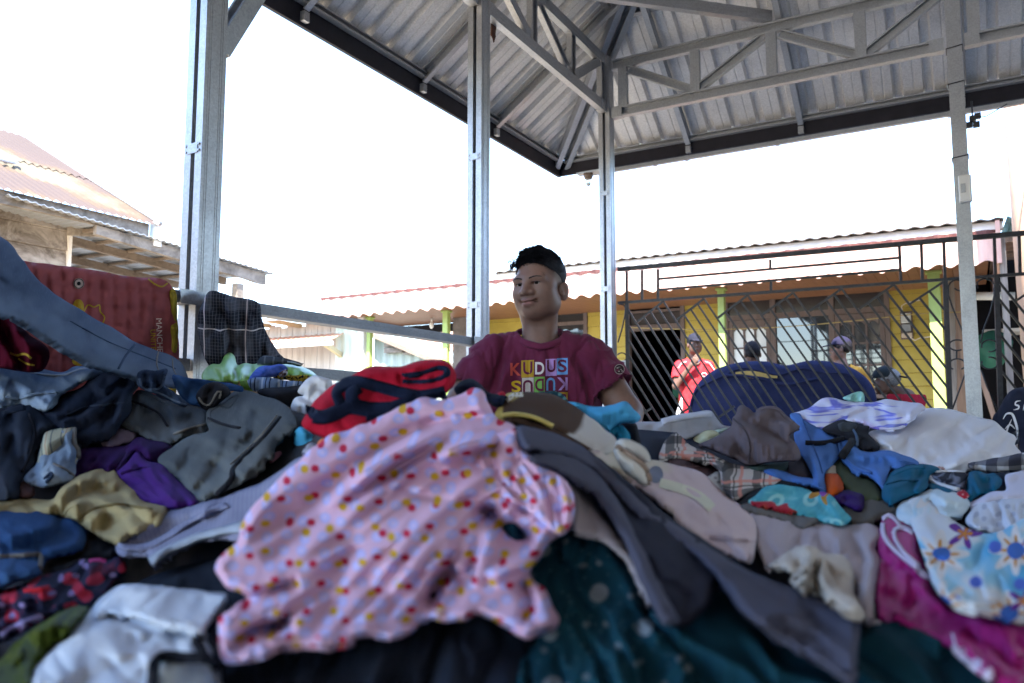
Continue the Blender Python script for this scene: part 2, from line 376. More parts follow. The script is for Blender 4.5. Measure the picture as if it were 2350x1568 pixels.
tag(k.build('cable_clamp', M['black_iron'], bevel=.003), 'black cable clamp with loose wire under the eave beside the right hand post', 'cable clamp')
# bulb under the corner of the eave
bl = empty('bulb_lamp', P(1350, 420, 7.0), 'small bulb in a dark holder on a board under the roof corner', 'lamp')
q = P(1350, 404, 6.95)
M['holder'] = simple('brown_holder', (.16,.11,.08), .5); 
t = NT('bulb_glass'); M['bulb'] = t.fin((.85,.88,.9), .08, 0, None, .5, **{'Transmission Weight': .6})
k = MB(); k.obox(q, C, A, Z, ((-.10,.22),(-.04,.04),(.02,.035))); k.build('board', M['galv_dark'], bl)
k = MB(); k.tube([q+Z*.02, q-Z*.01, q-Z*.03], [.045,.042,.032], 12); k.build('holder', M['holder'], bl, smooth=True)
k = MB(); k.tube([q-Z*.031, q-Z*.05, q-Z*.085, q-Z*.10], [.018,.026,.022,.004], 12); k.build('bulb', M['bulb'], bl, smooth=True)
# ------------------------------------------------------------------ yellow house across the lane
HO = P(1500, 959, 11.5); HO[2] = 0
def H(s, d, z): return HO + C*s + A*d + Z*z
def hbox(m, s0, s1, d0, d1, z0, z1, mi=0): return m.obox(HO, C, A, Z, ((s0,s1),(d0,d1),(z0,z1)), mi)
t = NT('yellow_boards'); o_ = t.obj(); n1 = t.noise(o_, 3, 6, .65)
cc = t.ramp(n1, [(.3, (.40,.31,.06)), (.7, (.50,.40,.09))])
cc = t.mix(t.ramp(t.noise(t.mapv(o_, (4,4,.7)), 2, 6, .7), [(.55, 0.0), (.8, .35)]), cc, (.40,.33,.12))
M['yellow'] = t.fin(cc, .6, 0, t.bump(t.noise(o_, 40, 4), .15, .004), .3)
M['green'] = simple('lime_green_paint', (.33,.43,.13), .5, var=.12)
M['frame'] = wood('old_brown_frame_paint', (.16,.125,.115), (.09,.07,.065), axis=2, rough=.6)
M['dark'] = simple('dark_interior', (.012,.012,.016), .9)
M['soffit'] = wood('varnished_soffit_boards', (.21,.10,.052), (.13,.062,.034), axis=0, rough=.5, scale=.6)
t = NT('pink_painted_sheet'); o_ = t.obj(); n1 = t.noise(t.mapv(o_, (6,6,.5)), 3, 6, .6)
M['pink'] = t.fin(t.ramp(n1, [(.3, (.66,.38,.31)), (.7, (.78,.52,.44))]), .45, 0, None, .4)
M['red_trim'] = simple('red_roof_trim', (.095,.034,.03), .6, var=.3)
M['whitewash'] = simple('whitewashed_board', (.72,.68,.63), .7, var=.08)
M['oldroof'] = simple('old_grey_brown_sheet', (.13,.11,.095), .7, var=.4, scale=4, bump=.2)
hs_ = empty('house', H(0,0,0), 'yellow boarded house with a scalloped pink sheet fascia and lime green porch posts', 'house')
def boards(s0, s1, z0, z1):
    wall = MB(); z = z0
    while z < z1-.01:
        zt = min(z+.165, z1)
        p = [H(s0,-.028,z), H(s1,-.028,z), H(s1,0.0,z), H(s0,0.0,z), H(s0,-.006,zt-.004), H(s1,-.006,zt-.004), H(s1,0.0,zt-.004), H(s0,0.0,zt-.004)]
        wall.hexa(p); z = zt
    wall.build('wall', M['yellow'], hs_)
boards(-2.85, -1.60, .15, 2.42); boards(-1.02, -.40, .15, 2.42); boards(.50, 1.06, .15, 2.42); boards(3.15, 3.90, .15, 2.42)
boards(-1.60, -1.02, .15, .9); boards(1.72, 3.15, .15, .85)
# solid backing with the openings left out, plus the rest of the house body
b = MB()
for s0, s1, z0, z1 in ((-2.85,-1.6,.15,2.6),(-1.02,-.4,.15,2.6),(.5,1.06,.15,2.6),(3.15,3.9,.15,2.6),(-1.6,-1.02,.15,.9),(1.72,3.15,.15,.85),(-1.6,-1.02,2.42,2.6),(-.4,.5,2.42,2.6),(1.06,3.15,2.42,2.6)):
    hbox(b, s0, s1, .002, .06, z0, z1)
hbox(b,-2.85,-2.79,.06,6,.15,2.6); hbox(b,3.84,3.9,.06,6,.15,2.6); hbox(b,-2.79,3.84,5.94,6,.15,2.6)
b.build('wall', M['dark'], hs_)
b = MB(); hbox(b, -4.9, 4.35, -1.75, 6, .0, .149); b.build('porch_floor', M['concrete'], hs_)
b = MB()
s = -4.7; i = 0
while s < 4.2:
    hbox(b, s, s+.106, -1.62, 0.001, 2.345, 2.36 + .004*(i % 2)); s += .11; i += 1
b.build('soffit', M['soffit'], hs_)
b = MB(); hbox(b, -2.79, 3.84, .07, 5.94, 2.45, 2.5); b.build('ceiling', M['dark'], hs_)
# corrugated pink fascia with a scalloped lower edge
def corr(s0, s1, d, z0, z1, pitch, amp, zi=1, tilt=0.0, wave=0.0):
    v = []; f = []; n = int((s1-s0)/pitch*8)
    for i in range(n+1):
        s = s0+(s1-s0)*i/n; k = math.cos(2*math.pi*(s-s0)/pitch)
        dd = d-amp*k
        for j, zz in enumerate((z0, z1)):
            v.append(H(s, dd+tilt*(zz-z0), zz+(wave*k if j == 0 else 0)))
    for i in range(n): f.append((2*i, 2*i+2, 2*i+3, 2*i+1))
    return MB().add(v, f)
m = corr(-4.84, 4.28, -1.72, 2.315, 2.63, .215, .018, wave=.020); o = m.build('fascia_panel', M['pink'], hs_)
so = o.modifiers.new('solid', 'SOLIDIFY'); so.thickness = .01
m = corr(-4.84, 4.30, -1.735, 2.608, 2.645, .215, .022, wave=-.012); o = m.build('ridge_trim', M['red_trim'], hs_)
so = o.modifiers.new('solid', 'SOLIDIFY'); so.thickness = .008
b = MB(); hbox(b, -1.75, 4.35, -1.70, -1.60, 2.655, 2.735); hbox(b, -4.84, -1.75, -1.69, -1.60, 2.645, 2.665); b.build('fascia_board', M['whitewash'], hs_)
# porch roof and old corrugated main roof
def roofsheet(s0, s1, d0, z0, d1, z1, pitch, amp):
    v = []; f = []; n = int((s1-s0)/pitch*8)
    for i in range(n+1):
        s = s0+(s1-s0)*i/n; k = amp*math.cos(2*math.pi*(s-s0)/pitch)
        v += [H(s,d0,z0+k), H(s,d1,z1+k)]
    for i in range(n): f.append((2*i, 2*i+2, 2*i+3, 2*i+1))
    return MB().add(v, f)
o = roofsheet(-1.7, 4.36, -1.76, 2.755, 3.0, 3.02, .15, .009).build('roof', M['oldroof'], hs_); so = o.modifiers.new('solid', 'SOLIDIFY'); so.thickness = .012
o = roofsheet(-4.84, -1.7, -1.60, 2.67, 3.0, 2.75, .18, .018).build('roof', M['oldroof'], hs_); so = o.modifiers.new('solid', 'SOLIDIFY'); so.thickness = .012
o = roofsheet(-2.9, 4.36, 6.4, 2.76, 2.95, 3.02, .18, .022).build('roof', M['oldroof'], hs_)
b = MB(); hbox(b, 4.28, 4.32, -1.74, 6, 2.30, 2.74); b.build('gable_trim', M['pink'], hs_)
# porch posts
for s0, s1, z1 in ((1.335,1.415,2.345),(3.635,3.755,2.345),(-2.79,-2.70,2.345),(-4.25,-4.18,2.345)):
    b = MB(); hbox(b, s0, s1, -1.34, -1.26, .149, z1); hbox(b, s0-.02, s1+.02, -1.36, -1.24, z1-.03, z1-.002); hbox(b, s0-.03, s1+.03, -1.37, -1.23, .1492, .28)
    b.build('porch_post', M['green'], hs_, bevel=.004)
b = MB(); hbox(b, -4.42, -4.30, -1.36, -1.24, .149, 2.345); b.build('porch_post', M['whitewash'], hs_)
b = MB(); hbox(b, -3.14, -2.83, -.55, -.2, .149, 2.34)
for i in range(10): hbox(b, -3.145, -2.825, -.555, -.195, .3+i*.2, .31+i*.2)
b.build('pillar', simple('grey_block_pillar', (.16,.14,.13), .9, var=.3, bump=.4), hs_)
b = MB(); hbox(b, -4.6, -2.9, -.05, .03, 2.20, 2.335); hbox(b, -4.7, -4.62, -1.6, .0, 2.22, 2.335); b.build('porch_beam', M['dark'], hs_)
# door opening with frame and transom
def frame(name, s0, s1, z0, z1, wd, parent, d0=-.05, d1=.05, bars_v=(), bars_h=(), mat='frame', sill=True):
    b = MB()
    hbox(b, s0, s0+wd, d0, d1, z0, z1); hbox(b, s1-wd, s1, d0, d1, z0, z1); hbox(b, s0+wd, s1-wd, d0, d1, z1-wd, z1)
    if sill: hbox(b, s0+wd, s1-wd, d0, d1, z0, z0+wd)
    for s, z_a, z_b, w_ in bars_v: hbox(b, s-w_/2, s+w_/2, d0+.004, d1-.004, z_a, z_b)
    for z, s_a, s_b, w_ in bars_h: hbox(b, s_a, s_b, d0+.002, d1-.002, z-w_/2, z+w_/2)
    return b.build(name, M[mat], parent)
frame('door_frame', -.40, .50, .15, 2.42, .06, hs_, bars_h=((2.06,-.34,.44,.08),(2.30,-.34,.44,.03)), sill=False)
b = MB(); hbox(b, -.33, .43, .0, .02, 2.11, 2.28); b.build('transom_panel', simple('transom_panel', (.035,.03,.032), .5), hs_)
# things seen inside the door: hanging green and orange cloth
for dx, dz, cl, nm in ((.12, 1.45, (.02,.08,.05), 'green'), (.2, 1.3, (.18,.08,.02), 'orange')):
    b = MB(); v = []; f = []
    for i in range(9):
        for j in range(6):
            v.append(H(dx+.03*i*(.7+.06*j), .5+.02*math.sin(i*1.7+j)+dz*.02, dz-.08*j))
    for i in range(8):
        for j in range(5): f.append((i*6+j, i*6+j+1, (i+1)*6+j+1, (i+1)*6+j))
    b.add(v, f); o = b.build('hanging_cloth', simple(nm+'_hanging_cloth', cl, .9), smooth=True)
    so = o.modifiers.new('solid', 'SOLIDIFY'); so.thickness = .01
    tag(o, nm+' cloth hanging in the dark doorway of the yellow house', 'cloth', 'cloths hanging in the doorway')
# double window: leaf with arched panes, big pane, leaf
t = NT('window_glass'); M['glass'] = t.fin((.02,.025,.03), .03, 0, None, .8)
t = NT('sky_reflecting_pane'); M['sky_pane'] = t.fin((.62,.66,.68), .25, 0, None, .5)  # pale base colour paints reflected sky into the leaf panes
wf = frame('window_frame', 1.06, 3.15, .85, 2.42, .06, hs_, bars_v=((1.72,.91,2.36,.07),(2.46,.91,2.36,.07)), bars_h=((2.12,1.12,3.09,.07),(1.02,1.12,3.09,.05)))
b = MB(); hbox(b, 1.12, 3.09, .0, .012, 2.155, 2.36); b.build('transom_pane', simple('dusty_dark_glass', (.03,.026,.028), .2, spec=.5), wf)
b = MB(); hbox(b, 1.765, 2.42, .0, .01, 1.05, 2.085); b.build('pane', M['glass'], wf)
b = MB()      # white sheet added inside the big pane in place of reflected sky
v = []; f = []
for i in range(41):
    s = 1.80+.61*i/40
    for j, zz in enumerate((2.02+.012*abs(math.sin(i*.55)), 1.80, 1.5, 1.06)): v.append(H(s, .05+.012*math.sin(i*1.25), zz))
for i in range(40):
    for j in range(3): f.append((i*4+j, i*4+j+1, (i+1)*4+j+1, (i+1)*4+j))
b.add(v, f)
o = b.build('reflected_sky_sheet', simple('reflected_sky_white', (.80,.83,.86), .9, var=.04)); tag(o, 'added white sheet behind the large window pane, standing in for reflected sky', 'curtain')
def leaf(s0, s1, cols, mat_p, nm):
    lf = frame('window_leaf', s0, s1, 1.06, 2.08, .055, wf, d0=-.035, d1=.025, mat='frame')
    wd = (s1-s0-.11)/cols
    b = MB()
    for i in range(1, cols): hbox(b, s0+.055+wd*i-.012, s0+.055+wd*i+.012, -.025, .02, 1.115, 2.025)
    for z in (1.42, 1.70): hbox(b, s0+.055, s1-.055, -.022, .017, z-.012, z+.012)
    for i in range(cols):          # arched heads
        a0 = s0+.055+wd*i+.012; a1 = a0+wd-.024; pts = []
        for k in range(9):
            u = k/8; pts.append((a0+(a1-a0)*u, 1.93+.05*math.sin(math.pi*u)))
        for k in range(8):
            b.hexa([H(pts[k][0],-.02,pts[k][1]),H(pts[k+1][0],-.02,pts[k+1][1]),H(pts[k+1][0],.015,pts[k+1][1]),H(pts[k][0],.015,pts[k][1]),H(pts[k][0],-.02,2.026),H(pts[k+1][0],-.02,2.026),H(pts[k+1][0],.015,2.026),H(pts[k][0],.015,2.026)])
    b.build('muntin', M['frame'], lf)
    b = MB(); hbox(b, s0+.055, s1-.055, .0, .008, 1.115, 2.025); b.build('pane', M[mat_p], lf)
def leafw(s0, s1, cols, mp, nm):
    # sub-parts only go one level below the frame: keep leaf pieces under the frame itself
    wd = (s1-s0-.11)/cols; b = MB()
    z0, z1 = 1.06, 2.08
    hbox(b, s0, s0+.055, -.035, .025, z0, z1); hbox(b, s1-.055, s1, -.035, .025, z0, z1); hbox(b, s0+.055, s1-.055, -.035, .025, z1-.055, z1); hbox(b, s0+.055, s1-.055, -.035, .025, z0, z0+.055)
    for i in range(1, cols): hbox(b, s0+.055+wd*i-.012, s0+.055+wd*i+.012, -.025, .02, 1.115, 2.025)
    for z in (1.42, 1.70):
        for i in range(cols): hbox(b, s0+.055+wd*i+.012*(i > 0), s0+.055+wd*(i+1)-.012*(i < cols-1), -.022, .017, z-.012, z+.012)
    for i in range(cols):
        a0 = s0+.055+wd*i+.012; a1 = a0+wd-.024
        pts = [(a0+(a1-a0)*k/8, 1.93+.05*math.sin(math.pi*k/8)) for k in range(9)]
        for k in range(8):
            q = [H(x,dd,z) for x, z, dd in ((pts[k][0],pts[k][1],-.02),(pts[k+1][0],pts[k+1][1],-.02),(pts[k+1][0],pts[k+1][1],.015),(pts[k][0],pts[k][1],.015),(pts[k][0],2.026,-.02),(pts[k+1][0],2.026,-.02),(pts[k+1][0],2.026,.015),(pts[k][0],2.026,.015))]
            b.hexa(q)
    b.build('casement', M['frame'], wf)
    b = MB(); hbox(b, s0+.05, s1-.05, .0, .008, 1.1, 2.03); b.build('pane', M[mp], wf)
leafw(1.125, 1.68, 3, 'sky_pane', 'a'); leafw(2.50, 3.085, 3, 'glass', 'b')
frame('window_frame', -1.60, -1.02, .9, 2.42, .06, hs_, bars_h=((2.2,-1.54,-1.08,.05),))
b = MB(); hbox(b, -1.54, -1.08, 0, .01, .96, 2.36); b.build('pane', M['glass'], hs_)
# electricity meter
em = empty('electric_meter', H(3.33, -.06, 1.9), 'electricity meter on a dark board fixed to the yellow wall', 'meter')
b = MB(); hbox(b, 3.265, 3.405, -.05, -.03, 1.72, 2.07); b.build('backing_board', M['frame'], em)
b = MB(); hbox(b, 3.28, 3.39, -.12, -.0505, 1.92, 2.04); b.build('meter_case', simple('meter_case_pale', (.45,.47,.46), .4), em, bevel=.008)
b = MB(); hbox(b, 3.285, 3.385, -.10, -.0505, 1.815, 1.905); b.build('meter_case', simple('meter_case_grey', (.22,.24,.26), .4), em, bevel=.006)
b = MB(); hbox(b, 3.275, 3.395, -.11, -.0505, 1.74, 1.795); b.build('breaker', simple('breaker_cream', (.5,.42,.33), .5), em, bevel=.006)
b = MB(); b.tube([H(3.30,-.08,2.05), H(3.29,-.07,2.14), H(3.36,-.06,2.18), H(3.5,-.05,2.2)], .006, 6); b.build('cable', M['whitewash'], em)
b = MB(); b.tube([H(3.37,-.08,1.74), H(3.42,-.07,1.70), H(3.48,-.06,1.73), H(3.6,-.05,1.74)], .006, 6); b.build('cable', M['whitewash'], em)
# washing line across the front of the house
b = MB(); b.tube([H(s,-1.0,1.99-.10*math.sin(math.pi*min(1,max(0,(s+.3)/3.8)))-.02*s) for s in np.linspace(-.4,4.0,30)], .006, 5)
tag(b.build('washing_line', simple('yellow_cord', (.35,.26,.10), .8)), 'thin yellow cord strung along the front of the yellow house', 'cord')
b = MB(); b.tube([H(-3.45,-.7,2.34), H(-3.45,-.7,2.28)], .012, 8); b.tube([H(-3.45,-.7,2.28), H(-3.45,-.7,2.25), H(-3.45,-.7,2.20), H(-3.45,-.7,2.17)], [.02,.035,.032,.01], 10)
tag(b.build('light_bulb', M['plastic'], smooth=True), 'white light bulb hanging under the brown porch ceiling', 'bulb')
# leaning weathered planks and dark lean-to at the right end
M['grey_wood'] = wood('weathered_grey_wood', (.34,.30,.26), (.12,.10,.085), axis=2, rough=.85, scale=.8)
M['brown_wood'] = wood('weathered_brown_wood', (.34,.22,.15), (.10,.065,.045), axis=2, rough=.85, scale=.7)
hp = lambda k, x, y, d=0: (lambda q: (float(np.dot(q, C)), float(q[2])))(onplane(*c1(k, x, y), HO+A*d, A)-HO)
for k_, x0, x1, xb, mt, lab, ds in ((0, 935, 985, 1010, 'grey_wood', 'pale grey weathered plank standing upright at the end of the yellow wall', -.75),
                              (1, 985, 1062, 1085, 'brown_wood', 'wide cracked brown timber leaning beside the pale grey plank', -.9)):
    s0, zt = hp('T6', x0, 490, ds); s1, _ = hp('T6', x1, 490, ds); sb0 = hp('T6', x0+(xb-x1), 1450, ds)[0]
    v = []; b = MB(); n = 14; rg = random.Random(k_)
    for i in range(n):
        u = i/(n-1); z = zt*(1-u); off = (sb0-s0)*u*1.6; j = rg.uniform(-.012,.012)
        v += [H(s0+off+j,ds-.03,z), H(s1+off+rg.uniform(-.02,.02),ds-.03,z), H(s1+off,ds+.03,z), H(s0+off,ds+.03,z)]
    f = [(0,1,2,3), (4*n-1,4*n-2,4*n-3,4*n-4)]
    for i in range(n-1):
        for q in range(4): f.append((4*i+q, 4*i+4+q, 4*i+4+(q+1)%4, 4*i+(q+1)%4))
    b.add(v, f); tag(b.build('plank', M[mt]), lab, 'plank', 'planks beside the yellow house')
b = MB(); s0, _ = hp('T6', 1215, 1200, -1.2); 
b.beam(H(s0-.05,-1.2,1.25), H(s0+.22,-1.2,0.0), .07, .05); tag(b.build('plank', M['brown_wood']), 'thin stick leaning in the dark shed doorway right of the end post', 'plank', 'planks beside the yellow house')
sh = empty('side_shed', H(5.2, 0, 0), 'dark open shed with rusty roof sheets beside the yellow house', 'shed')
M['rust'] = simple('rusty_sheet', (.28,.12,.055), .8, var=.5, scale=3, bump=.3)
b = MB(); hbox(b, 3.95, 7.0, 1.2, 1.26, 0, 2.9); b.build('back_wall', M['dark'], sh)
b = MB(); hbox(b, 6.94, 7.0, -1.6, 1.2, 0, 2.6); b.build('side_wall', M['brown_wood'], sh)
M['teal_sheet'] = simple('teal_roof_sheet', (.07,.22,.26), .5, var=.3)
o = roofsheet(4.38, 7.1, -1.9, 2.72, 1.5, 3.05, .12, .015).build('roof', M['teal_sheet'], sh); so = o.modifiers.new('solid','SOLIDIFY'); so.thickness = .01
b = MB()
for i in range(6): hbox(b, 4.36, 7.0, -1.75+i*.5, -1.70+i*.5, 2.50+i*.05, 2.56+i*.05)
b.build('roof_batten', M['brown_wood'], sh)
b = MB(); hbox(b, 4.30, 4.36, -1.7, -1.62, 0, 2.6); b.build('corner_post', M['grey_wood'], sh)
b = MB(); q0 = hp('T6', 1160, 600, -.8); q1 = hp('T6', 1440, 605, -.8)
b.tube([H(q0[0]-.1,-.8,q0[1]), H(q1[0],-.8,q1[1])], .045, 12); tag(b.build('fluorescent_tube', M['plastic'], smooth=True), 'white tube hanging level inside the dark shed', 'tube')
b = MB(); q0 = hp('T6', 1195, 870, .2); b.obox(H(q0[0],.2,q0[1]), C, A, Z, ((0,.42),(0,.5),(-.02,.02))); tag(b.build('shelf', M['plastic']), 'white plastic shelf in the dark shed below the tube', 'shelf')
b = MB(); q0 = hp('T6', 1270, 1010, .1)
b.add([H(q0[0]+.18*math.cos(a)*(1+.2*math.sin(3*a)), .1+.05*math.sin(2*a)+r*.0, q0[1]+.22*math.sin(a)) for a in np.linspace(0,2*math.pi,20,endpoint=False) for r in (0,)]+[H(q0[0],.02,q0[1])], [(i,(i+1)%20,20) for i in range(20)])
o = b.build('tarpaulin', simple('green_tarpaulin', (.03,.14,.10), .6), smooth=True); so = o.modifiers.new('solid','SOLIDIFY'); so.thickness = .05; tag(o, 'crumpled green tarpaulin bundle hanging in the dark shed', 'tarpaulin')
# round pale orange pole at the far right
pq = P(2343, 800, 7.2)
b = MB(); b.tube([(pq[0]+.17,pq[1],0), (pq[0]+.12,pq[1],3), (pq[0]+.05,pq[1],7)], [.13,.12,.10], 16)
tag(b.build('utility_pole', simple('pale_orange_paint_pole', (.55,.36,.25), .7, var=.12), smooth=True), 'round pale orange utility pole rising at the right edge', 'pole')
for i, (x0, y0, x1, y1, Y0, Y1, sag, rad) in enumerate(((500,478,1080,345,18,14,.15,.006),(1130,528,1385,415,16,12,.2,.006),(2110,482,2200,496,14,11,.05,.007),(2255,330,2350,290,9,7.3,.03,.006),(820,600,1130,512,19,16,.1,.005))):
    a, bb = P(x0,y0,Y0), P(x1,y1,Y1); d_ = bb-a
    b = MB(); b.tube([a-d_*.6+(d_*2.2)*u-Z*sag*4*u*(1-u) for u in np.linspace(0,1,14)], rad, 5)
    o = b.build('overhead_wire', simple('pale_wire_%d' % i, (.5,.52,.55), .6))
    tag(o, ['pale overhead wire crossing the sky between the two left hand posts','overhead wire rising behind the corner post','dark wire reaching the grey roof edge beside the right hand post','wire running to the orange pole at the far right','faint lower wire above the pink roof left of the man'][i], 'wire', 'overhead wires')

# plank houses standing behind and to the right of the camera: out of frame, rear one mirrored in the window glass, right one added to block light
def plank_house(x0, x1, y0, y1, h, gh, label, axis):
    r_ = empty('house', ((x0+x1)/2, (y0+y1)/2, 0), label, 'house'); m = MB(); z = .0
    while z < h:
        k = .015*(int(z/.25) % 2); m.box(x0-k, x1+k, y0-k, y1+k, z, min(z+.25, h)); z += .25
    m.build('wall', M['grey_wood'], r_); m = MB(); e = .5
    if axis == 'y':
        xm = (x0+x1)/2; v = [(x0-e,y0-e,h-.1),(xm,y0-e,h+gh),(x1+e,y0-e,h-.1),(x0-e,y1+e,h-.1),(xm,y1+e,h+gh),(x1+e,y1+e,h-.1)]
        m.add(v, [(0,3,4,1),(1,4,5,2)]); g_ = MB(); g_.add([(x0,y,h) for y in (y1,)]+[(x1,y1,h),(xm,y1,h+gh-.1),(x0,y0,h),(x1,y0,h),(xm,y0,h+gh-.1)], [(0,1,2),(3,5,4)])
    else:
        ym = (y0+y1)/2; v = [(x0-e,y0-e,h-.1),(x0-e,ym,h+gh),(x0-e,y1+e,h-.1),(x1+e,y0-e,h-.1),(x1+e,ym,h+gh),(x1+e,y1+e,h-.1)]
        m.add(v, [(0,1,4,3),(1,2,5,4)]); g_ = MB(); g_.add([(x0,y0,h),(x0,y1,h),(x0,ym,h+gh-.1),(x1,y0,h),(x1,y1,h),(x1,ym,h+gh-.1)], [(0,2,1),(3,4,5)])
    g_.build('gable', M['grey_wood'], r_); o = m.build('roof', M['oldroof'], r_); so = o.modifiers.new('solid','SOLIDIFY'); so.thickness = .05
plank_house(-6, 4.0, -26, -15, 3.2, 2.6, 'grey plank house with a wide gable facing the pavilion from behind', 'y')
plank_house(12.5, 18, -9, 1.5, 3.3, 1.8, 'added unseen grey plank house blocking light on the open right side of the pavilion', 'y')  # unseen house, added to cut sky light from the right
# ------------------------------------------------------------------ weathered house on the left
E0 = P(365, 518, 8.6)
def lq(k, x, y, off=0.0): return onplane(*c1(k, x, y), E0+C*off, C)
M['plank_wall'] = wood('pale_weathered_planks', (.42,.37,.32), (.17,.135,.11), axis=1, rough=.9, scale=.35, grime=(.07,.05,.035))
M['beam_wood'] = wood('grey_beam_wood', (.30,.26,.22), (.11,.09,.075), axis=1, rough=.9, scale=.5, grime=(.09,.075,.06))
t = NT('rusted_corrugated_roof'); o_ = t.obj()
n1 = t.noise(t.mapv(o_, (1,1,1)), .55, 3, .5); n2 = t.noise(o_, 9, 6, .7)
k = t.math('ADD', n1, t.math('MULTIPLY', n2, .10))
cc = t.ramp(k, [(.38, (.115,.098,.068)), (.43, (.085,.058,.036)), (.47, (.070,.050,.042)), (.66, (.062,.045,.038)), (.72, (.105,.088,.062))])
M['rust_roof'] = t.fin(cc, .7, 0, None, .3)
lh = empty('house', (E0[0], E0[1], 0), 'weathered plank house under a rusty corrugated roof with an open lean-to', 'house')
Ew = lambda a, c_, z: E0 + A*a + C*c_ + Z*(z-E0[2])
ZB = E0[2]
def lrel(q): q = q-E0; return float(np.dot(q, A)), float(q[2]+ZB)
def lbox(m, a0, a1, c0, c1_, z0, z1): return m.obox(E0-Z*ZB, A, C, Z, ((a0,a1),(c0,c1_),(z0,z1)))
LBACK = -12.0
# fascia beam
_, zf0 = lrel(lq('LH',1560,1140)); _, zf1 = lrel(lq('LH',1560,1010))
m = MB(); lbox(m, LBACK, -.12, -.05, 0, zf0, zf1-.01); m.build('fascia_board', M['beam_wood'], lh)
m = MB(); lbox(m, -.07, .02, -.06, .03, zf0-.10, zf1+.03); m.build('fascia_cap', M['plastic'], lh)
# roof slope: verge measured on the plane across the eave
V1 = onplane(*c1('LH',260,145), E0, A); slope = (V1[2]-ZB)/(-np.dot(V1-E0, C)); run = -np.dot(V1-E0, C)
v = []; f = []; n = int(-LBACK/.09*6); 
for i in range(n+1):
    a = LBACK-(LBACK)*i/n; k = .012*math.cos(2*math.pi*a/.09)
    v += [Ew(a, .06, zf1+k-.03*slope), Ew(a, -run, zf1+slope*run+k)]
for i in range(n): f.append((2*i, 2*i+2, 2*i+3, 2*i+1))
o = MB().add(v, f).build('roof', M['rust_roof'], lh)
m = MB(); 
for u in (.42,):
    pass
v = []; f = []
for i in range(n+1):
    a = LBACK-(LBACK)*i/n; k = .012*math.cos(2*math.pi*a/.09)
    v += [Ew(a, -run*.45, zf1+slope*run*.45+k+.02), Ew(a, -run, zf1+slope*run+k+.016)]
for i in range(n): f.append((2*i, 2*i+2, 2*i+3, 2*i+1))
MB().add(v, f).build('roof', M['rust_roof'], lh)
m = MB(); m.beam(Ew(-.01,.05,zf1+.015), Ew(-.01,-run,zf1+.015+slope*run), .04, .03); m.build('verge_trim', M['galv_dark'], lh)
# plank wall, its lower boards lapping
aw = float(np.dot(lq('LH',668,1250,-.55)-E0, A))
m = MB(); z = .2
while z < zf1-.05:
    z2 = min(z+.21, zf1-.05)
    p = [Ew(LBACK,-.52,z),Ew(aw,-.52,z),Ew(aw,-.56,z),Ew(LBACK,-.56,z),Ew(LBACK,-.545,z2-.005),Ew(aw,-.545,z2-.005),Ew(aw,-.56,z2-.005),Ew(LBACK,-.56,z2-.005)]
    m.hexa(p); z = z2
m.build('wall', M['plank_wall'], lh)
m = MB(); lbox(m, aw-.005, aw+.03, -.58, -.50, .2, zf0-.05); m.build('corner_trim', M['whitewash'], lh)
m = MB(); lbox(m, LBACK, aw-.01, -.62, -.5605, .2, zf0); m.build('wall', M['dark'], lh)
# bracket under the eave at the wall corner
q = lq('LH',700,1075,-.5); m = MB(); m.beam(Ew(aw-.02,-.5,lrel(q)[1]), Ew(aw+.32,-.06,lrel(lq('LH',940,1030,-.06))[1]), .06, .10); m.build('bracket', M['beam_wood'], lh)
# lean-to: front beam, underside with battens, ragged end
c_l = -.02
def l2(k, x, y): return lrel(onplane(*c1(k,x,y), E0+C*c_l, C))
b0, bz0 = l2('T1', 570, 690); b0t, bz0t = l2('T1', 570, 635); b1, bz1 = l2('T1', 1592, 1003); b1t, bz1t = l2('T1', 1610, 935)
m = MB(); rg = random.Random(5); nn = 16; v = []; f = []
for i in range(nn):
    u = i/(nn-1); a = b0+(b1-b0)*u; zb_ = bz0+(bz1-bz0)*u+ (rg.uniform(-.02,.02) if u > .6 else 0); zt_ = bz0t+(bz1t-bz0t)*u
    v += [Ew(a,c_l+.03,zb_),Ew(a,c_l-.03,zb_),Ew(a,c_l-.03,zt_),Ew(a,c_l+.03,zt_)]
f = [(0,1,2,3),(4*nn-1,4*nn-2,4*nn-3,4*nn-4)]
for i in range(nn-1):
    for q in range(4): f.append((4*i+q,4*i+4+q,4*i+4+(q+1)%4,4*i+(q+1)%4))
m.add(v, f).build('fascia_board', M['beam_wood'], lh)
ls = (bz1t-bz0t)/(b1-b0)
zl = lambda a, c_: bz0t+ls*(a-b0)+.03*(-c_)      # sheet plane falls along A, rises a little inward
v = []; f = []; n = 120
for i in range(n+1):
    a = b0-.9+(b1+.12-b0+.9)*i/n; k = .010*math.cos(2*math.pi*i/3.0)
    v += [Ew(a, .07, zl(a,.07)+.02+k), Ew(a, -8.0, zl(a,-8.0)+.02+k)]
for i in range(n): f.append((2*i,2*i+2,2*i+3,2*i+1))
o = MB().add(v, f).build('lean_to_roof', M['galv_dark'], lh); so = o.modifiers.new('solid','SOLIDIFY'); so.thickness = .008
M['dull_beam'] = wood('dark_beam_wood', (.22,.17,.13), (.09,.07,.055), axis=1, rough=.9)
for c_ in (-.75, -1.7, -2.9, -4.3, -6.0):
    m = MB(); m.beam(Ew(b0-.8,c_,zl(b0-.8,c_)-.05), Ew(b1+.0,c_,zl(b1,c_)-.05), .06, .09); m.build('roof_beam', M['dull_beam'], lh)
for i in range(6):
    a = b0+.1+(b1-b0)*i/6; m = MB(); m.beam(Ew(a,-.05,zl(a,-.05)-.008), Ew(a,-7.9,zl(a,-7.9)-.008), .05, .03); m.build('batten', M['dull_beam'], lh)
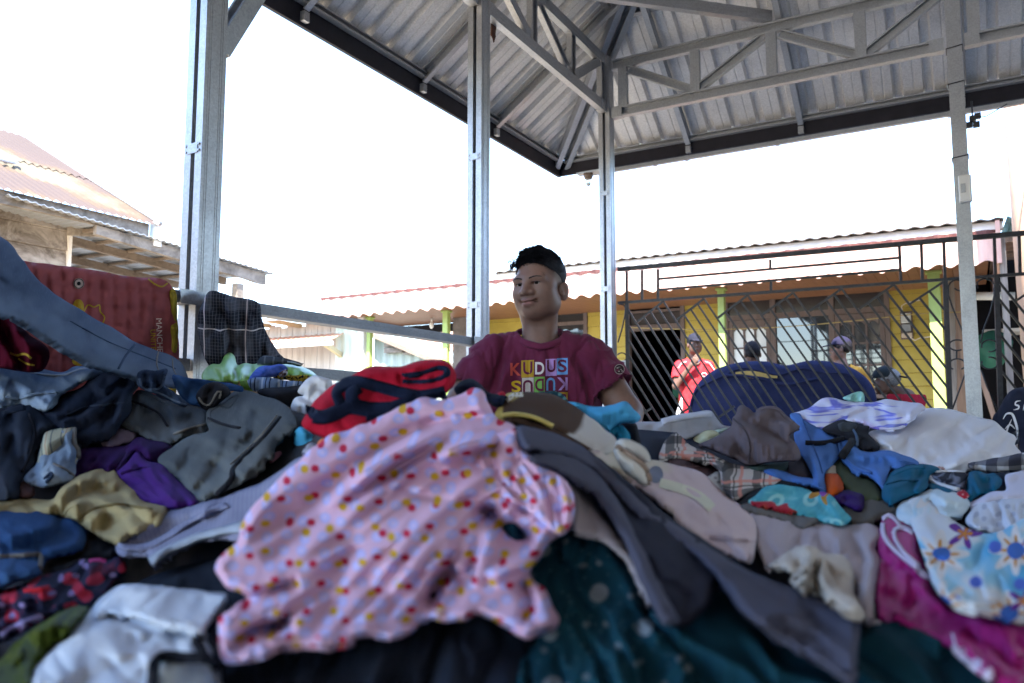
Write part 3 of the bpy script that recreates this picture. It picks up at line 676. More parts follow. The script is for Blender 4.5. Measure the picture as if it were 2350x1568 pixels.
m = MB(); lbox(m, aw-6, b1-.2, -8.0, -7.94, 0, zl(b1,-8.0)); m.build('back_wall', M['dark'], lh)
m = MB(); lbox(m, b1-.42, b1-.32, -.12, -.02, 0, bz1-.02); m.build('corner_post', M['beam_wood'], lh)
# small tyre-like ring of rag lying on that roof
q = onplane(*c1('LH',10,330), Ew(0,-run*.5,zf1+slope*run*.5+.08), np.array([C[0]*slope, C[1]*slope, 1.0])/math.sqrt(1+slope*slope))
m = MB(); m.tube([q+A*.13*math.cos(a)+C*.09*math.sin(a)+Z*(-slope*.09*math.sin(a)) for a in np.linspace(0,2*math.pi,17)], .03, 8, cap=False)
tag(m.build('hose_coil', simple('pale_hose', (.6,.6,.66), .5), smooth=True), 'pale coil of hose lying on the rusty roof', 'hose')
# ------------------------------------------------------------------ sheds between the two houses
G0 = P(900, 959, 19.0); G0[2] = 0
def gbox(m, s0, s1, d0, d1, z0, z1): return m.obox(G0, C, A, Z, ((s0,s1),(d0,d1),(z0,z1)))
gp = lambda k, x, y, d=0: (lambda q: (float(np.dot(q, C)), float(q[2])))(onplane(*c1(k, x, y), G0+A*d, A)-G0)
GG = lambda s, d, z: G0+C*s+A*d+Z*z
M['silver_wood'] = wood('silver_grey_boards', (.50,.46,.41), (.28,.25,.22), axis=2, rough=.9, scale=.25)
t = NT('pale_green_sheet'); o_ = t.obj(); M['mint_sheet'] = t.fin(t.ramp(t.noise(t.mapv(o_, (3,3,.4)), 2, 5, .6), [(.3, (.42,.52,.45)), (.7, (.55,.63,.55))]), .5, 0, None, .4)
t = NT('grey_green_sheet'); o_ = t.obj(); M['sage_sheet'] = t.fin(t.ramp(t.noise(t.mapv(o_, (3,3,.4)), 2, 5, .6), [(.3, (.27,.32,.28)), (.7, (.38,.42,.37))]), .5, 0, None, .4)
M['awning_rust'] = simple('rusty_awning_sheet', (.55,.30,.20), .7, var=.35, scale=2)
s1 = empty('shed', GG(-1,0,0), 'silver grey board shed with a rusty awning, behind the left railing', 'shed')
def slab(m, s0, s1, z0, z1, d):          # upright boards
    s = s0; i = 0
    while s < s1-.01:
        e = min(s+.22, s1); gbox(m, s, e-.012, d-.02-.006*(i % 2), d+.02, z0, z1-.05*((i*7) % 3)); s = e; i += 1
sL, zW = gp('T7', 240, 640); sR, zB = gp('T7', 940, 640)
m = MB(); slab(m, sL-2.5, sR, .2, zW, 0); m.build('wall', M['silver_wood'], s1)
sa0, za0 = gp('T7', 250, 805, -1.1); sa1, za1 = gp('T7', 840, 770, -1.1); sb1, zb1 = gp('T7', 960, 690, -.05)
m = MB(); v = []; f = []; n = 90
for i in range(n+1):
    u = i/n; k = .012*math.cos(i*1.9)
    a_ = GG(sa0-2.2+(sa1-sa0+2.2)*u, -1.1, za0+(za1-za0)*u+k); b_ = GG(sL-2.2+(sb1-sL+2.2)*u, -.04, zb1-.05+k); v += [a_, b_]
for i in range(n): f.append((2*i,2*i+2,2*i+3,2*i+1))
o = m.add(v, f).build('awning', M['awning_rust'], s1); so = o.modifiers.new('solid','SOLIDIFY'); so.thickness = .01
m = MB(); m.beam(GG(sa0-2.2,-1.06,za0-.07), GG(sa1,-1.06,za1-.07), .06, .09); m.build('awning_beam', M['whitewash'], s1)
M['yellow_wood'] = wood('pale_yellow_timber', (.50,.40,.24), (.34,.26,.15), axis=2)
q0 = gp('T7', 770, 800, -1.0); q1 = gp('T7', 935, 915, -.05)
m = MB(); m.beam(GG(q0[0],-1.0,q0[1]), GG(q1[0],-.05,q1[1]), .09, .11); m.build('brace', M['yellow_wood'], s1)
q0 = gp('T7', 215, 600, -.9); q1 = gp('T7', 640, 590, -.9)
m = MB(); m.add([GG(q0[0]-2.4,-.9,q0[1]),GG(q1[0]+1.0,-.9,q1[1]+.06),GG(q1[0]+1.0,1.5,q1[1]+.5),GG(q0[0]-2.4,1.5,q0[1]+.45)], [(0,1,2,3)]); o = m.build('roof', M['galv_dark'], s1); so = o.modifiers.new('solid','SOLIDIFY'); so.thickness = .03
for x in (275, 560):
    q = gp('T7', x, 650, -.02); m = MB(); m.beam(GG(q[0]-.35,-.85,q[1]+.10), GG(q[0],.0,q[1]+.02), .10, .11); m.build('rafter', M['yellow_wood'], s1)
s2 = empty('shed', GG(1.5,0,0), 'pale green corrugated sheet shed behind the porch posts', 'shed')
def ribwall(m, s0, s1, d, z0, ztop, pitch=.26):
    v = []; f = []; n = int((s1-s0)/pitch*4)
    for i in range(n+1):
        s = s0+(s1-s0)*i/n; k = (-.04 if i % 4 in (0, 1) else 0.0); v += [GG(s, d+k, z0), GG(s, d+k, ztop(s))]
    for i in range(n): f.append((2*i,2*i+2,2*i+3,2*i+1))
    return m.add(v, f)
a0, zt0 = gp('T7', 910, 690); a1, _ = gp('T7', 1205, 690)
o = ribwall(MB(), a0, a1, -.06, .2, lambda s: zt0+.35).build('wall', M['mint_sheet'], s2); so = o.modifiers.new('solid','SOLIDIFY'); so.thickness = .02
r0, rz0 = gp('T7', 1205, 720, .3); r1, rz1 = gp('T7', 1765, 955, .3)
zr = lambda s: rz0+(rz1-rz0)*(s-r0)/(r1-r0)
o = ribwall(MB(), a1-.1, r1+1.5, .3, .2, zr).build('wall', M['sage_sheet'], s2); so = o.modifiers.new('solid','SOLIDIFY'); so.thickness = .02
m = MB(); m.beam(GG(r0-.3,.1,zr(r0-.3)+.07), GG(r1+1.5,.1,zr(r1+1.5)+.07), .5, .10); m.build('gable_board', M['dull_beam'], s2)
m = MB(); 
for (x, y, w_, h_) in ((1345,850,.55,.12),(1345,810,.35,.08),(1520,890,.4,.05)):
    q = gp('T7', x, y, .2); m = MB(); gbox(m, q[0], q[0]+w_, .1, .25, q[1]-h_, q[1]); m.build('patch_board', M['beam_wood'], s2)
q = gp('T7', 1580, 860, 6); m = MB(); m.add([GG(q[0]-.2,6,q[1]+.2),GG(q[0]+6,6,q[1]-.8),GG(q[0]+6,9,q[1]+.7),GG(q[0]-.2,9,q[1]+1.2)], [(0,1,2,3)])
s3 = empty('house', GG(q[0],7,0), 'far low house with a pale orange roof behind the porch', 'house')
o = m.build('roof', M['awning_rust'], s3); so = o.modifiers.new('solid','SOLIDIFY'); so.thickness = .05
m = MB(); gbox(m, q[0], q[0]+6, 6.3, 8.6, 0, q[1]-1.0); m.build('wall', M['silver_wood'], s3)
# ------------------------------------------------------------------ black iron fence
FA = P(1420, 690, 6.62); FB = P(2350, 627, 5.55); fd = FB-FA; fd[2] = 0; fd /= np.linalg.norm(fd); fn = np.array([-fd[1], fd[0], 0])
def fq(k, x, y): return onplane(*c1(k, x, y), FA, fn)
fe = empty('fence', (FA[0], FA[1], 0), 'black iron fence of slanting bars with a zigzag top and scrolls', 'fence')
def bar(name, a, b, wd=.016, dp=.016, off=0.0):
    m = MB(); d = (b-a)/np.linalg.norm(b-a); m.beam(a+fn*off, b+fn*off, dp, wd, up=np.cross(fn, d)); return m.build(name, M['black_iron'], fe)
bar('top_rail', fq('T5',140,357), fq('T6',1560,126), .034, .034)
bar('middle_rail', fq('T5',140,620), fq('T6',1560,434), .022, .024)
def vbar(k, x, y0, x1, y1, name='upright', wd=.02): return bar(name, fq(k,x,y0), fq(k,x1,y1), wd, .018)
vbar('T5',210,372,210,610); vbar('T5',330,365,330,602); vbar('T5',455,357,455,592); vbar('T5',1335,280,1335,345); vbar('T5',1340,455,1340,530)
vbar('T6',568,232,580,492); vbar('T6',733,217,742,482); vbar('T6',903,200,912,485); vbar('T6',1283,160,1292,455); vbar('T6',1470,145,1478,440)
bar('rail', fq('T5',455,432), fq('T6',568,316), .018, .016); bar('rail', fq('T5',455,517), fq('T6',572,406), .018, .016)
bar('end_post', fq('T5',212,622), fq('D',1444,1040), .030, .034); bar('end_post', fq('F3',1030,95), fq('D',2184,1040), .032, .036); bar('end_post', fq('T6',1298,455), fq('D',2300,1040), .032, .036)
zz = [c1('F1',240,400),c1('F1',545,155),c1('F1',700,370),c1('F1',1015,125),c1('F1',1175,345),c1('F2',135,270),c1('F2',305,495),c1('F2',660,240),c1('F2',845,455),c1('F2',1220,195),c1('F2',1420,430),c1('F3',485,135),c1('F3',655,340),c1('F3',1030,95)]
starts = [c1('F1',130,240+k*170) for k in range(7)]
for i in range(0, 14, 2):
    v0, a0 = zz[i], zz[i+1]
    bar('zigzag_bar', fq('D',*v0), fq('D',*a0), .016, .018, off=-.001)
    for u in ((.26,.51,.76) if i < 12 else (.27,.55)): starts.append((v0[0]+(a0[0]-v0[0])*u, v0[1]+(a0[1]-v0[1])*u))
    if i < 12: starts.append(a0)
YB = 985.0
for sx, sy in starts:
    m_ = 1.60+(1.24-1.60)*(sx-1440)/660; ex = sx+(YB-sy)/m_; ey = YB
    lim = 2166+ (sy-645)*.02
    if ex > lim+8: ey = sy+(lim+8-sx)*m_; ex = lim+8
    if ey-sy < 4: continue
    bar('slanting_bar', fq('D',sx,sy), fq('D',ex,ey), .015, .016)
for a, b in (((250,1490),(410,1385)),((740,1450),(865,1375)),((1190,1490),(1365,1365))): bar('zigzag_bar', fq('F1',*a), fq('F1',*b), .016, .018, off=-.001)
# next leaf to the right
for k in range(6):
    s_ = c1('T6', 1305, 480+k*130); bar('slanting_bar', fq('D',*s_), fq('D',s_[0]+110,s_[1]+135), .015, .016)
bar('zigzag_bar', fq('T6',1455,635), fq('T6',1560,565), .016, .018)
bar('lower_rail', fq('D',2290,1000), fq('D',2420,1003), .022, .024); bar('zigzag_bar', fq('D',2305,1000), fq('D',2420,940), .016, .018)
def scroll(k, pts, r=.006):
    q = [fq(k, x, y) for x, y in pts]; m = MB(); m.tube(q, r, 6); m.build('scroll', M['black_iron'], fe, smooth=True)
def arc(cx, cy, rx, ry, a0, a1, n=14): return [(cx+rx*math.cos(math.radians(a)), cy+ry*math.sin(math.radians(a))) for a in np.linspace(a0, a1, n)]
scroll('T6', arc(1005,975,62,40,60,300,18)); scroll('T6', arc(1005,1120,62,42,60,-240,18)[::-1])
scroll('T6', [(985,545)]+arc(1030,530,50,35,150,0,8)[::1]+arc(1000,545,62,62,-40,-180,10)+[(940,600),(965,680),(1010,790),(1060,900),(1075,960)])
scroll('T6', [(1160,545)]+arc(1215,530,70,55,-150,20,12)+[(1284,600),(1255,720),(1205,850),(1180,960)])
scroll('T6', arc(1250,980,62,45,100,-200,16)); scroll('T6', arc(1250,1110,62,45,-100,200,16))
scroll('T6', [(1075,1160),(1040,1260),(1000,1370),(960,1480)]); scroll('T6', [(1185,1160),(1230,1290),(1280,1400),(1330,1500)])
scroll('T6', [(1000,1010),(1000,1080)]); 
scroll('T5', [(150,630)]+arc(165,665,35,35,-90,0,6)+[(195,720),(170,830),(140,930)]); scroll('T5', arc(170,1045,38,34,140,-150,14)); scroll('T5', arc(170,1165,35,34,-140,150,14))
q = fq('T5',172,1105); m = MB(); m.obox(q, fd, fn, Z, ((-.06,.055),(-.012,-.008),(-.035,.035)))
tag(m.build('paper_notice', M['plastic']), 'small white paper notice tied between the fence scrolls left of the slanting bars', 'notice')
# ------------------------------------------------------------------ cloth machinery
_rng = np.random.RandomState(7)
_perm = _rng.permutation(512); _g = _rng.randn(512, 2); _g /= np.linalg.norm(_g, axis=1)[:, None]
def pn(x, y):
    """2-D gradient noise, about -1..1"""
    xi = np.floor(x).astype(int); yi = np.floor(y).astype(int); fx = x-xi; fy = y-yi
    u = fx*fx*fx*(fx*(fx*6-15)+10); v = fy*fy*fy*(fy*(fy*6-15)+10)
    def gr(ix, iy, dx, dy):
        h = _perm[(_perm[ix & 511]+iy) & 511]; return _g[h, 0]*dx+_g[h, 1]*dy
    a = gr(xi, yi, fx, fy); b = gr(xi+1, yi, fx-1, fy); c = gr(xi, yi+1, fx, fy-1); d = gr(xi+1, yi+1, fx-1, fy-1)
    return ((a*(1-u)+b*u)*(1-v)+(c*(1-u)+d*u)*v)*1.5
def fbm(x, y, o=3):
    r = 0; a = 1
    for i in range(o): r = r+a*pn(x*2**i+17*i, y*2**i+31*i); a *= .5
    return r
# a square of cloth pushed together at its edges until it buckles: its folds are reused, turned and scaled, on the garments
def crumple_sim(n=120, cx=.8, cy=.8, seed=0, steps=100, its=7, bend=.25):
    rs = np.random.RandomState(seed); h = 1.0/(n-1); u, v = np.meshgrid(np.arange(n)*h, np.arange(n)*h, indexing='ij'); p = np.stack([u, v, 0*u], -1)
    def sm(k):
        a = rs.randn(k, k); x = np.linspace(0, k-1.001, n); i = x.astype(int); f = x-i; f = f*f*(3-2*f); b = a[i]*(1-f)[:, None]+a[i+1]*f[:, None]; return b[:, i]*(1-f)[None]+b[:, i+1]*f[None]
    p[..., 2] = .03+.012*sm(5)+.012*sm(9)+.006*sm(19)+.002*rs.randn(n, n); idx = np.arange(n*n).reshape(n, n)
    def cons(di, dj):
        a = idx[:n-di, max(0, -dj):(n-dj if dj >= 0 else n)]; b = idx[di:, max(0, dj):(n if dj >= 0 else n+dj)]; I, J = np.indices(a.shape); m = max(di, abs(dj)); key = ((I//m) if di else (J//m)) % 2
        return [(a[key == q].ravel(), b[key == q].ravel()) for q in (0, 1)]
    allc = [(c, h, 1.0) for c in cons(1,0)+cons(0,1)]+[(c, h*2**.5, .35) for c in cons(1,1)+cons(1,-1)]+[(c, 2*h, bend) for c in cons(2,0)+cons(0,2)]
    p = p.reshape(-1, 3); vel = 0*p; bd = np.zeros((n, n), bool); bd[0] = bd[-1] = True; bd[:, 0] = bd[:, -1] = True; bd = bd.ravel(); x0 = p[:, :2].copy()
    cc = np.array([1-cx, 1-cy]); at = lambda t: (x0-.5)*(1-cc*max(0, min(1, t/(steps*.8))))+.5
    for s in range(steps):
        old = p.copy(); p = p+vel*.96; p[:, 2] -= .0002; p[:, :2] += at(s+1)-at(s)
        for _ in range(its):
            for (a, b), r, k in allc:
                d = p[b]-p[a]; l = np.sqrt((d*d).sum(1))[:, None]+1e-9; c_ = .5*k*(l-r)/l*d
                if r > h*1.9: c_ = np.where(l < r, c_, 0)
                p[a] += c_; p[b] -= c_
            p[bd, :2] = at(s+1)[bd]; p[:, 2] = np.clip(p[:, 2], 0, .16)
        vel = np.clip(p-old, -.01, .01); vel[:, :2] *= .5
    def up(a):
        b = np.empty((2*a.shape[0]-1, 2*a.shape[1]-1, 3)); b[::2, ::2] = a; b[1::2, ::2] = (a[1:]+a[:-1])/2; b[:, 1::2] = (b[:, 2::2]+b[:, :-2:2])/2; return b
    q = up(up(p.reshape(n, n, 3))).reshape(-1, 3); G = np.zeros((n, n)); gi = [np.clip(((q[:, k]-.5)/(cx, cy)[k]+.5)*(n-1), 0, n-1).round().astype(int) for k in (0, 1)]
    np.maximum.at(G, tuple(gi), q[:, 2]); return G
SIM = [crumple_sim(cx=.80, cy=.80, seed=1), crumple_sim(cx=.70, cy=.92, seed=2)]
def sim_at(G, a, b):
    """smooth (B-spline) lookup at tile coordinates, mirrored beyond the tile"""
    n = len(G); r = 0
    def prep(x):
        x = np.abs(((x+1) % 2)-1)*(n-1); i = np.floor(x).astype(int); f = x-i
        return [np.clip(i+k, 0, n-1) for k in (-1, 0, 1, 2)], [(1-f)**3/6, (3*f**3-6*f*f+4)/6, (-3*f**3+3*f*f+3*f+1)/6, f**3/6]
    ia, wa = prep(a); ib, wb = prep(b)
    for x, wx in zip(ia, wa):
        for y, wy in zip(ib, wb): r = r+wx*wy*G[x, y]
    return r
# the heap: distance of its surface along the line of sight, given at measured spots
_cp = np.array([(-400,850,2.2),(0,850,2.15),(300,850,2.25),(600,860,2.6),(0,950,1.85),(300,1000,1.75),(550,950,1.85),(-400,1150,1.35),(0,1150,1.35),(250,1150,1.35),
 (450,1100,1.4),(0,1250,1.05),(0,1400,.85),(-300,1700,.6),(0,1568,.68),(300,1568,.62),(300,1250,1.1),(560,1050,1.45),(700,930,1.5),(850,960,1.15),(1100,930,1.08),(1300,930,1.25),
 (1450,960,1.6),(1250,1010,1.0),(900,1020,1.0),(700,1150,.92),(900,1300,.8),(600,1400,.74),(900,1568,.6),(1200,1568,.6),(1300,1300,.8),(1500,1200,.9),(1700,1300,.84),(1600,1568,.6),
 (1900,1500,.66),(2350,1568,.62),(2350,1350,.85),(2100,1250,1.0),(1800,1210,1.1),(1700,1050,1.68),(1850,1100,1.6),(1600,980,1.95),(1900,930,2.3),(2200,960,2.3),(2350,1050,1.85),
 (2200,1120,1.55),(2350,1200,1.2),(2100,1180,1.3),(2700,1100,1.9),(2700,1600,.65),(1200,1750,.52),(2300,1750,.54),(300,1750,.52)], float)
def _tps(cp, lam=.02):
    x = cp[:, :2]/500.0; n = len(x); r = np.linalg.norm(x[:, None]-x[None], axis=2); K = np.where(r > 0, r*r*np.log(r+1e-9), 0)+lam*np.eye(n)
    Pm = np.hstack([np.ones((n, 1)), x]); Am = np.zeros((n+3, n+3)); Am[:n, :n] = K; Am[:n, n:] = Pm; Am[n:, :n] = Pm.T
    s = np.linalg.solve(Am, np.concatenate([np.log(cp[:, 2]), np.zeros(3)]))
    def f(px, py):
        q = np.stack([px, py], -1)/500.0; rr = np.linalg.norm(q[:, None]-x[None], axis=2)
        return np.exp(np.where(rr > 0, rr*rr*np.log(rr+1e-9), 0)@s[:n]+s[n]+q@s[n+1:])
    return f
Yb = _tps(_cp)
def catmull(pts, step, closed=True, tens=.5):
    pts = np.array(pts, float); n = len(pts); out = []
    rng_ = range(n) if closed else range(n-1)
    for i in rng_:
        p0, p1, p2, p3 = (pts[(i+k) % n] for k in (-1, 0, 1, 2)) if closed else (pts[max(i-1, 0)], pts[i], pts[i+1], pts[min(i+2, n-1)])
        L = np.linalg.norm(p2-p1); m = max(1, int(round(L/step)))
        d0 = np.linalg.norm(p1-p0)+1e-6; d2 = np.linalg.norm(p3-p2)+1e-6
        t1 = (p2-p0)*tens*L/(.5*(d0+L)+1e-6)*1.0; t2 = (p3-p1)*tens*L/(.5*(d2+L)+1e-6)*1.0
        for k in range(m):
            t = k/m; h = (2*t**3-3*t*t+1, t**3-2*t*t+t, -2*t**3+3*t*t, t**3-t*t)
            out.append(h[0]*p1+h[1]*t1+h[2]*p2+h[3]*t2)
    if not closed: out.append(pts[-1])
    return np.array(out)
def segdist(q, a, b):
    """distance from points q (N,2) to segments a-b (M,2); returns min distance and position 0..1 along the chain"""
    ab = b-a; L2 = (ab**2).sum(1)+1e-9
    t = np.clip(((q[:, None]-a[None])*ab[None]).sum(2)/L2[None], 0, 1)
    d = np.linalg.norm(q[:, None]-(a[None]+t[..., None]*ab[None]), axis=2); i = d.argmin(1)
    cl = np.concatenate([[0], np.cumsum(np.sqrt(L2))]); r = np.arange(len(q))
    return d[r, i], (cl[i]+t[r, i]*np.sqrt(L2)[i])/cl[-1], i
def inside(q, poly):
    x, y = q[:, 0], q[:, 1]; r = np.zeros(len(q), bool); n = len(poly); j = n-1
    for i in range(n):
        xi, yi = poly[i]; xj, yj = poly[j]
        if yi != yj:
            c_ = ((yi > y) != (yj > y)) & (x < (xj-xi)*(y-yi)/(yj-yi)+xi); r ^= c_
        j = i
    return r
GARM = {}
class Sheet: pass
def rayP(px, py, Y):
    up = 784.0-py; rx = px-1175.0; ry = F*math.cos(PIT)-up*math.sin(PIT); rz = F*math.sin(PIT)+up*math.cos(PIT); k = Y/ry
    return np.stack([rx*k, Y, CZ+rz*k], -1)
def make_sheet(outline, crop='D', Y=None, lift=.03, puff=.03, edge=28, folds=(), lines=(), crumple=.006, clam=70, step=8, seed=0, wob=2.0, thick=.007, tens=.5, hem=.0022, flut=.010, fa=1.0, sim=1.0, hang=.92):
    step = step*.78
    s = Sheet(); puff = puff*.7; edge = edge*.6; pts = cr(crop, outline); poly = catmull(pts, step, tens=tens)
    if wob:
        a = np.arange(len(poly)); nn = np.roll(poly, -1, 0)-np.roll(poly, 1, 0); nn = np.stack([nn[:, 1], -nn[:, 0]], 1)/(np.linalg.norm(nn, axis=1)[:, None]+1e-6)
        poly = poly+nn*(pn(poly[:, 0]/37+seed*3.1, poly[:, 1]/37)*wob)[:, None]
    lo, hi = poly.min(0), poly.max(0)
    gx, gy = np.meshgrid(np.arange(lo[0], hi[0], step), np.arange(lo[1], hi[1], step*.87)); gx = gx+((np.arange(gx.shape[0]) % 2)*step/2)[:, None]
    q = np.stack([gx.ravel(), gy.ravel()], 1); q = q[inside(q, poly)]
    a, b = poly, np.roll(poly, -1, 0)
    if len(q): d = segdist(q, a, b)[0]; q = q[d > step*.55]
    n0 = len(poly); allp = np.vstack([poly, q]) if len(q) else poly
    res = delaunay_2d_cdt([Vector((float(x), float(y))) for x, y in allp], [], [list(range(n0))], 1, 1e-4)
    vp = np.array([(v.x, v.y) for v in res[0]]); tri = [tuple(f) for f in res[2]]
    s.poly = poly
    if callable(Y): yb = Y
    elif Y is None: yb = Yb
    elif isinstance(Y, (int, float)): yb = lambda px, py: np.full(len(px), float(Y))
    else:
        cpt = np.array([(*c1(crop, x, y), yy) for x, y, yy in Y], float); G = np.c_[np.ones(len(cpt)), cpt[:, 0]/1000, cpt[:, 1]/1000]
        co = np.linalg.lstsq(G.T@G+1e-6*np.eye(3), G.T@np.log(cpt[:, 2]), rcond=None)[0]
        yb = lambda px, py: np.exp(co[0]+co[1]*px/1000+co[2]*py/1000)
    crumple = crumple*float(np.clip((np.mean(yb(poly[:, 0], poly[:, 1]))/1.7)**1.6, .15, 1.3))
    my = float(np.mean(yb(poly[:, 0], poly[:, 1]))); FA = (.75 if my > 1.15 else .9)*fa
    lns = [(catmull(cr(crop, l[0]), 12, closed=False), l[1], l[2]*(1.35 if my > 1.15 else 1.1)*(.6 if l[2] < 0 else 1), (l[3] if len(l) > 3 else .25)) for l in lines]
    def relief(px, py):
        qq = np.stack([px, py], 1); d = segdist(qq, a, b)[0]; t_ = np.clip(d/edge, 0, 1)
        r = puff*np.sqrt(np.clip(1-(1-t_)**2, 0, 1))
        m = np.clip(d/(edge*1.1), .18, 1)
        wx = pn(px/130+seed, py/130)*22; wy = pn(px/130+40+seed, py/130+9)*22
        for i, fo in enumerate(folds):
            ang, lam, amp = fo[:3]; sharp = fo[3] if len(fo) > 3 else 1.0; stretch = fo[4] if len(fo) > 4 else 4.0
            ca, sa = math.cos(math.radians(ang)), math.sin(math.radians(ang))      # fold direction; angle measured in the picture, y down
            al = (px+wx)*ca+(py+wy)*sa; ac = -(px+wx)*sa+(py+wy)*ca
            nz = pn(ac/lam+seed*7.3+i*3.3, al/(lam*stretch)+i*11+seed)
            if (i+seed) % 3 == 2: rd = (1-np.minimum(1, np.abs(nz)*1.6))**(1.0+sharp)
            elif (i+seed) % 3 == 1:          # overlapping pleat-like folds: slow rise, sharp drop
                ph = ac/lam*.55+nz*1.1+.25*pn(px/45+seed, py/45+i); fr = ph-np.floor(ph); rd = np.where(fr < .80, (fr/.80)**.8, (1-fr)/.20)
            else: rd = np.sqrt(np.minimum(1, np.abs(nz)*1.7)+.004)
            am = .45+.9*np.clip(pn(px/150+i*5+seed, py/150+8)+.1, -.4, 1)
            r = r+amp*FA*am*(rd-.45)*m*1.9
        if sim:
            T = 1.35*F/my; ang = math.radians(folds[0][0]) if folds else .4; ca, sa = math.cos(ang), math.sin(ang); rr_ = np.random.RandomState(seed+50); o1, o2, o3, o4 = rr_.uniform(-.14, .14, 4); sc = rr_.uniform(.85, 1.15)
            X = px-poly[:, 0].mean(); Yy = py-poly[:, 1].mean(); al = (X*ca+Yy*sa)/(T*sc); ac = (-X*sa+Yy*ca)/(T*sc)
            hgt = sim_at(SIM[1], .5+o1*.6+ac, .5+o2*2+al)+.22*sim_at(SIM[0], .5+o3+(ac*.8+al*.6)*1.3, .5+o4+(al*.8-ac*.6)*1.3)
            r = r+sim*(1.75 if my > 1.15 else .75)*1.35*sc*(hgt-.012)*np.clip(d/(edge*.8+4), .25, 1)
        # hem: stitched groove and a fluttering edge
        if hem: r = r-hem*np.exp(-((d-11)/2.6)**2)+hem*.5*np.exp(-((d-5)/3.5)**2)
        r = r+flut*pn(px/26+seed*2.1, py/26+seed)*np.exp(-d/14)
        if crumple:
            r = r+crumple*.6*fbm((px+wx)/clam+seed*1.7, (py+wy)/clam, 2)*m
            for j in range(3):
                an = seed*1.3+j*2.2+.9*pn(px/210+j, py/210+seed); ca, sa = np.cos(an), np.sin(an)
                nz = pn((-px*sa+py*ca)/30+j*9+seed, (px*ca+py*sa)/150+j*5)
                r = r+crumple*.9*((1-np.minimum(1, np.abs(nz)*2.2))**2)*np.clip(pn(px/90+j*3+seed, py/90)*2+.3, 0, 1)*m
        for pl, wd, amp, fade in lns:
            dd, tt, _ = segdist(qq, pl[:-1], pl[1:])
            en = np.clip(np.minimum(tt, 1-tt)/max(fade, 1e-3), 0, 1) if fade > 0 else 1.0
            r = r+amp*np.exp(-(dd/wd)**2)*(en*(2-en) if fade > 0 else 1.0)
        return r
    # cloth hangs: below every bulge it falls back no faster than the heap itself, so no hollow undersides
    raw = relief; g_ = max(2.2, step*.8); p0 = poly.min(0)-3*g_; nx_, ny_ = (np.ceil((poly.max(0)+3*g_-p0)/g_)+1).astype(int)
    GX, GY = np.meshgrid(p0[0]+np.arange(nx_)*g_, p0[1]+np.arange(ny_)*g_); fx_, fy_ = GX.ravel(), GY.ravel(); R0 = np.empty(len(fx_))
    for k in range(0, len(fx_), 4000): R0[k:k+4000] = raw(fx_[k:k+4000], fy_[k:k+4000])
    R0 = R0.reshape(ny_, nx_); ins = inside(np.stack([fx_, fy_], 1), poly).reshape(ny_, nx_)
    sl_ = -(yb(fx_, fy_+6)-yb(fx_, fy_-6)).reshape(ny_, nx_)/12; lim = np.clip(sl_*hang, .0005, .006)*g_; cur = np.full(nx_, -9.0); RR = R0.copy()
    for j in range(ny_):
        RR[j] = np.where(ins[j], np.maximum(R0[j], cur-lim[j]), R0[j]); cur = np.where(ins[j], RR[j], -9.0)
    RS = RR.copy(); RS[1:-1, 1:-1] = (RR[1:-1, 1:-1]*4+RR[:-2, 1:-1]+RR[2:, 1:-1]+RR[1:-1, :-2]+RR[1:-1, 2:])/8; RR = np.where(ins, RS, RR)
    def relief(px, py):
        x = np.clip((px-p0[0])/g_, 0, nx_-1.001); y = np.clip((py-p0[1])/g_, 0, ny_-1.001); i = x.astype(int); j = y.astype(int); a_ = x-i; b_ = y-j
        return RR[j, i]*(1-a_)*(1-b_)+RR[j, i+1]*a_*(1-b_)+RR[j+1, i]*(1-a_)*b_+RR[j+1, i+1]*a_*b_
    s.yb, s.relief, s.lift = yb, relief, lift
    s.pos = lambda px, py, extra=0.0: rayP(px, py, yb(px, py)-lift-relief(px, py)-extra)
    px, py = vp[:, 0], vp[:, 1]; rl = relief(px, py); s.v = rayP(px, py, yb(px, py)-lift-rl); base = rayP(px, py, yb(px, py)-lift)
    s.tri = tri
    cen = base.mean(0); _, _, Vt = np.linalg.svd(base-cen, full_matrices=False); e1, e2 = Vt[0], Vt[1]
    if abs(e1[0]) < abs(e2[0]): e1, e2 = e2, e1
    if e1[0] < 0: e1 = -e1
    if e2[2] < 0: e2 = -e2
    ym = float(np.mean(yb(px, py)))/F; s.uvf = lambda qx, qy, rr: np.stack([(qx-px.mean())*ym+rr*.08, -(qy-py.mean())*ym*1.12+rr*.10], 1); s.uv = s.uvf(px, py, rl); s.cen = s.v.mean(0); s.thick = thick; s.e = (e1, e2, cen)
    return s
def sheet_obj(name, s, mat, parent=None, subd=0, label=None):
    me = bpy.data.meshes.new(name); cen = s.cen
    v = s.v-cen; tri = s.tri
    me.from_pydata([tuple(map(float, p)) for p in v], [], tri); me.update()
    nz = np.array([p.normal for p in me.polygons]); ctr = np.array([p.center for p in me.polygons])+cen-ORG
    if (np.sign((nz*ctr).sum(1)).sum()) > 0: me.flip_normals()
    ul = me.uv_layers.new(name='UVMap'); li = np.empty(len(me.loops), np.int32); me.loops.foreach_get('vertex_index', li)
    ul.data.foreach_set('uv', s.uv[li].astype(np.float32).ravel())
    o = bpy.data.objects.new(name, me); col.objects.link(o); o.location = cen; me.materials.append(mat)
    me.polygons.foreach_set('use_smooth', [True]*len(me.polygons))
    if parent is not None:
        o.parent = parent; pm = Matrix.Translation(parent.location)
        o.matrix_parent_inverse = pm.inverted()
    so = o.modifiers.new('thickness', 'SOLIDIFY'); so.thickness = s.thick; so.offset = -1; so.use_quality_normals = True
    if label: o['label'] = label
    return o
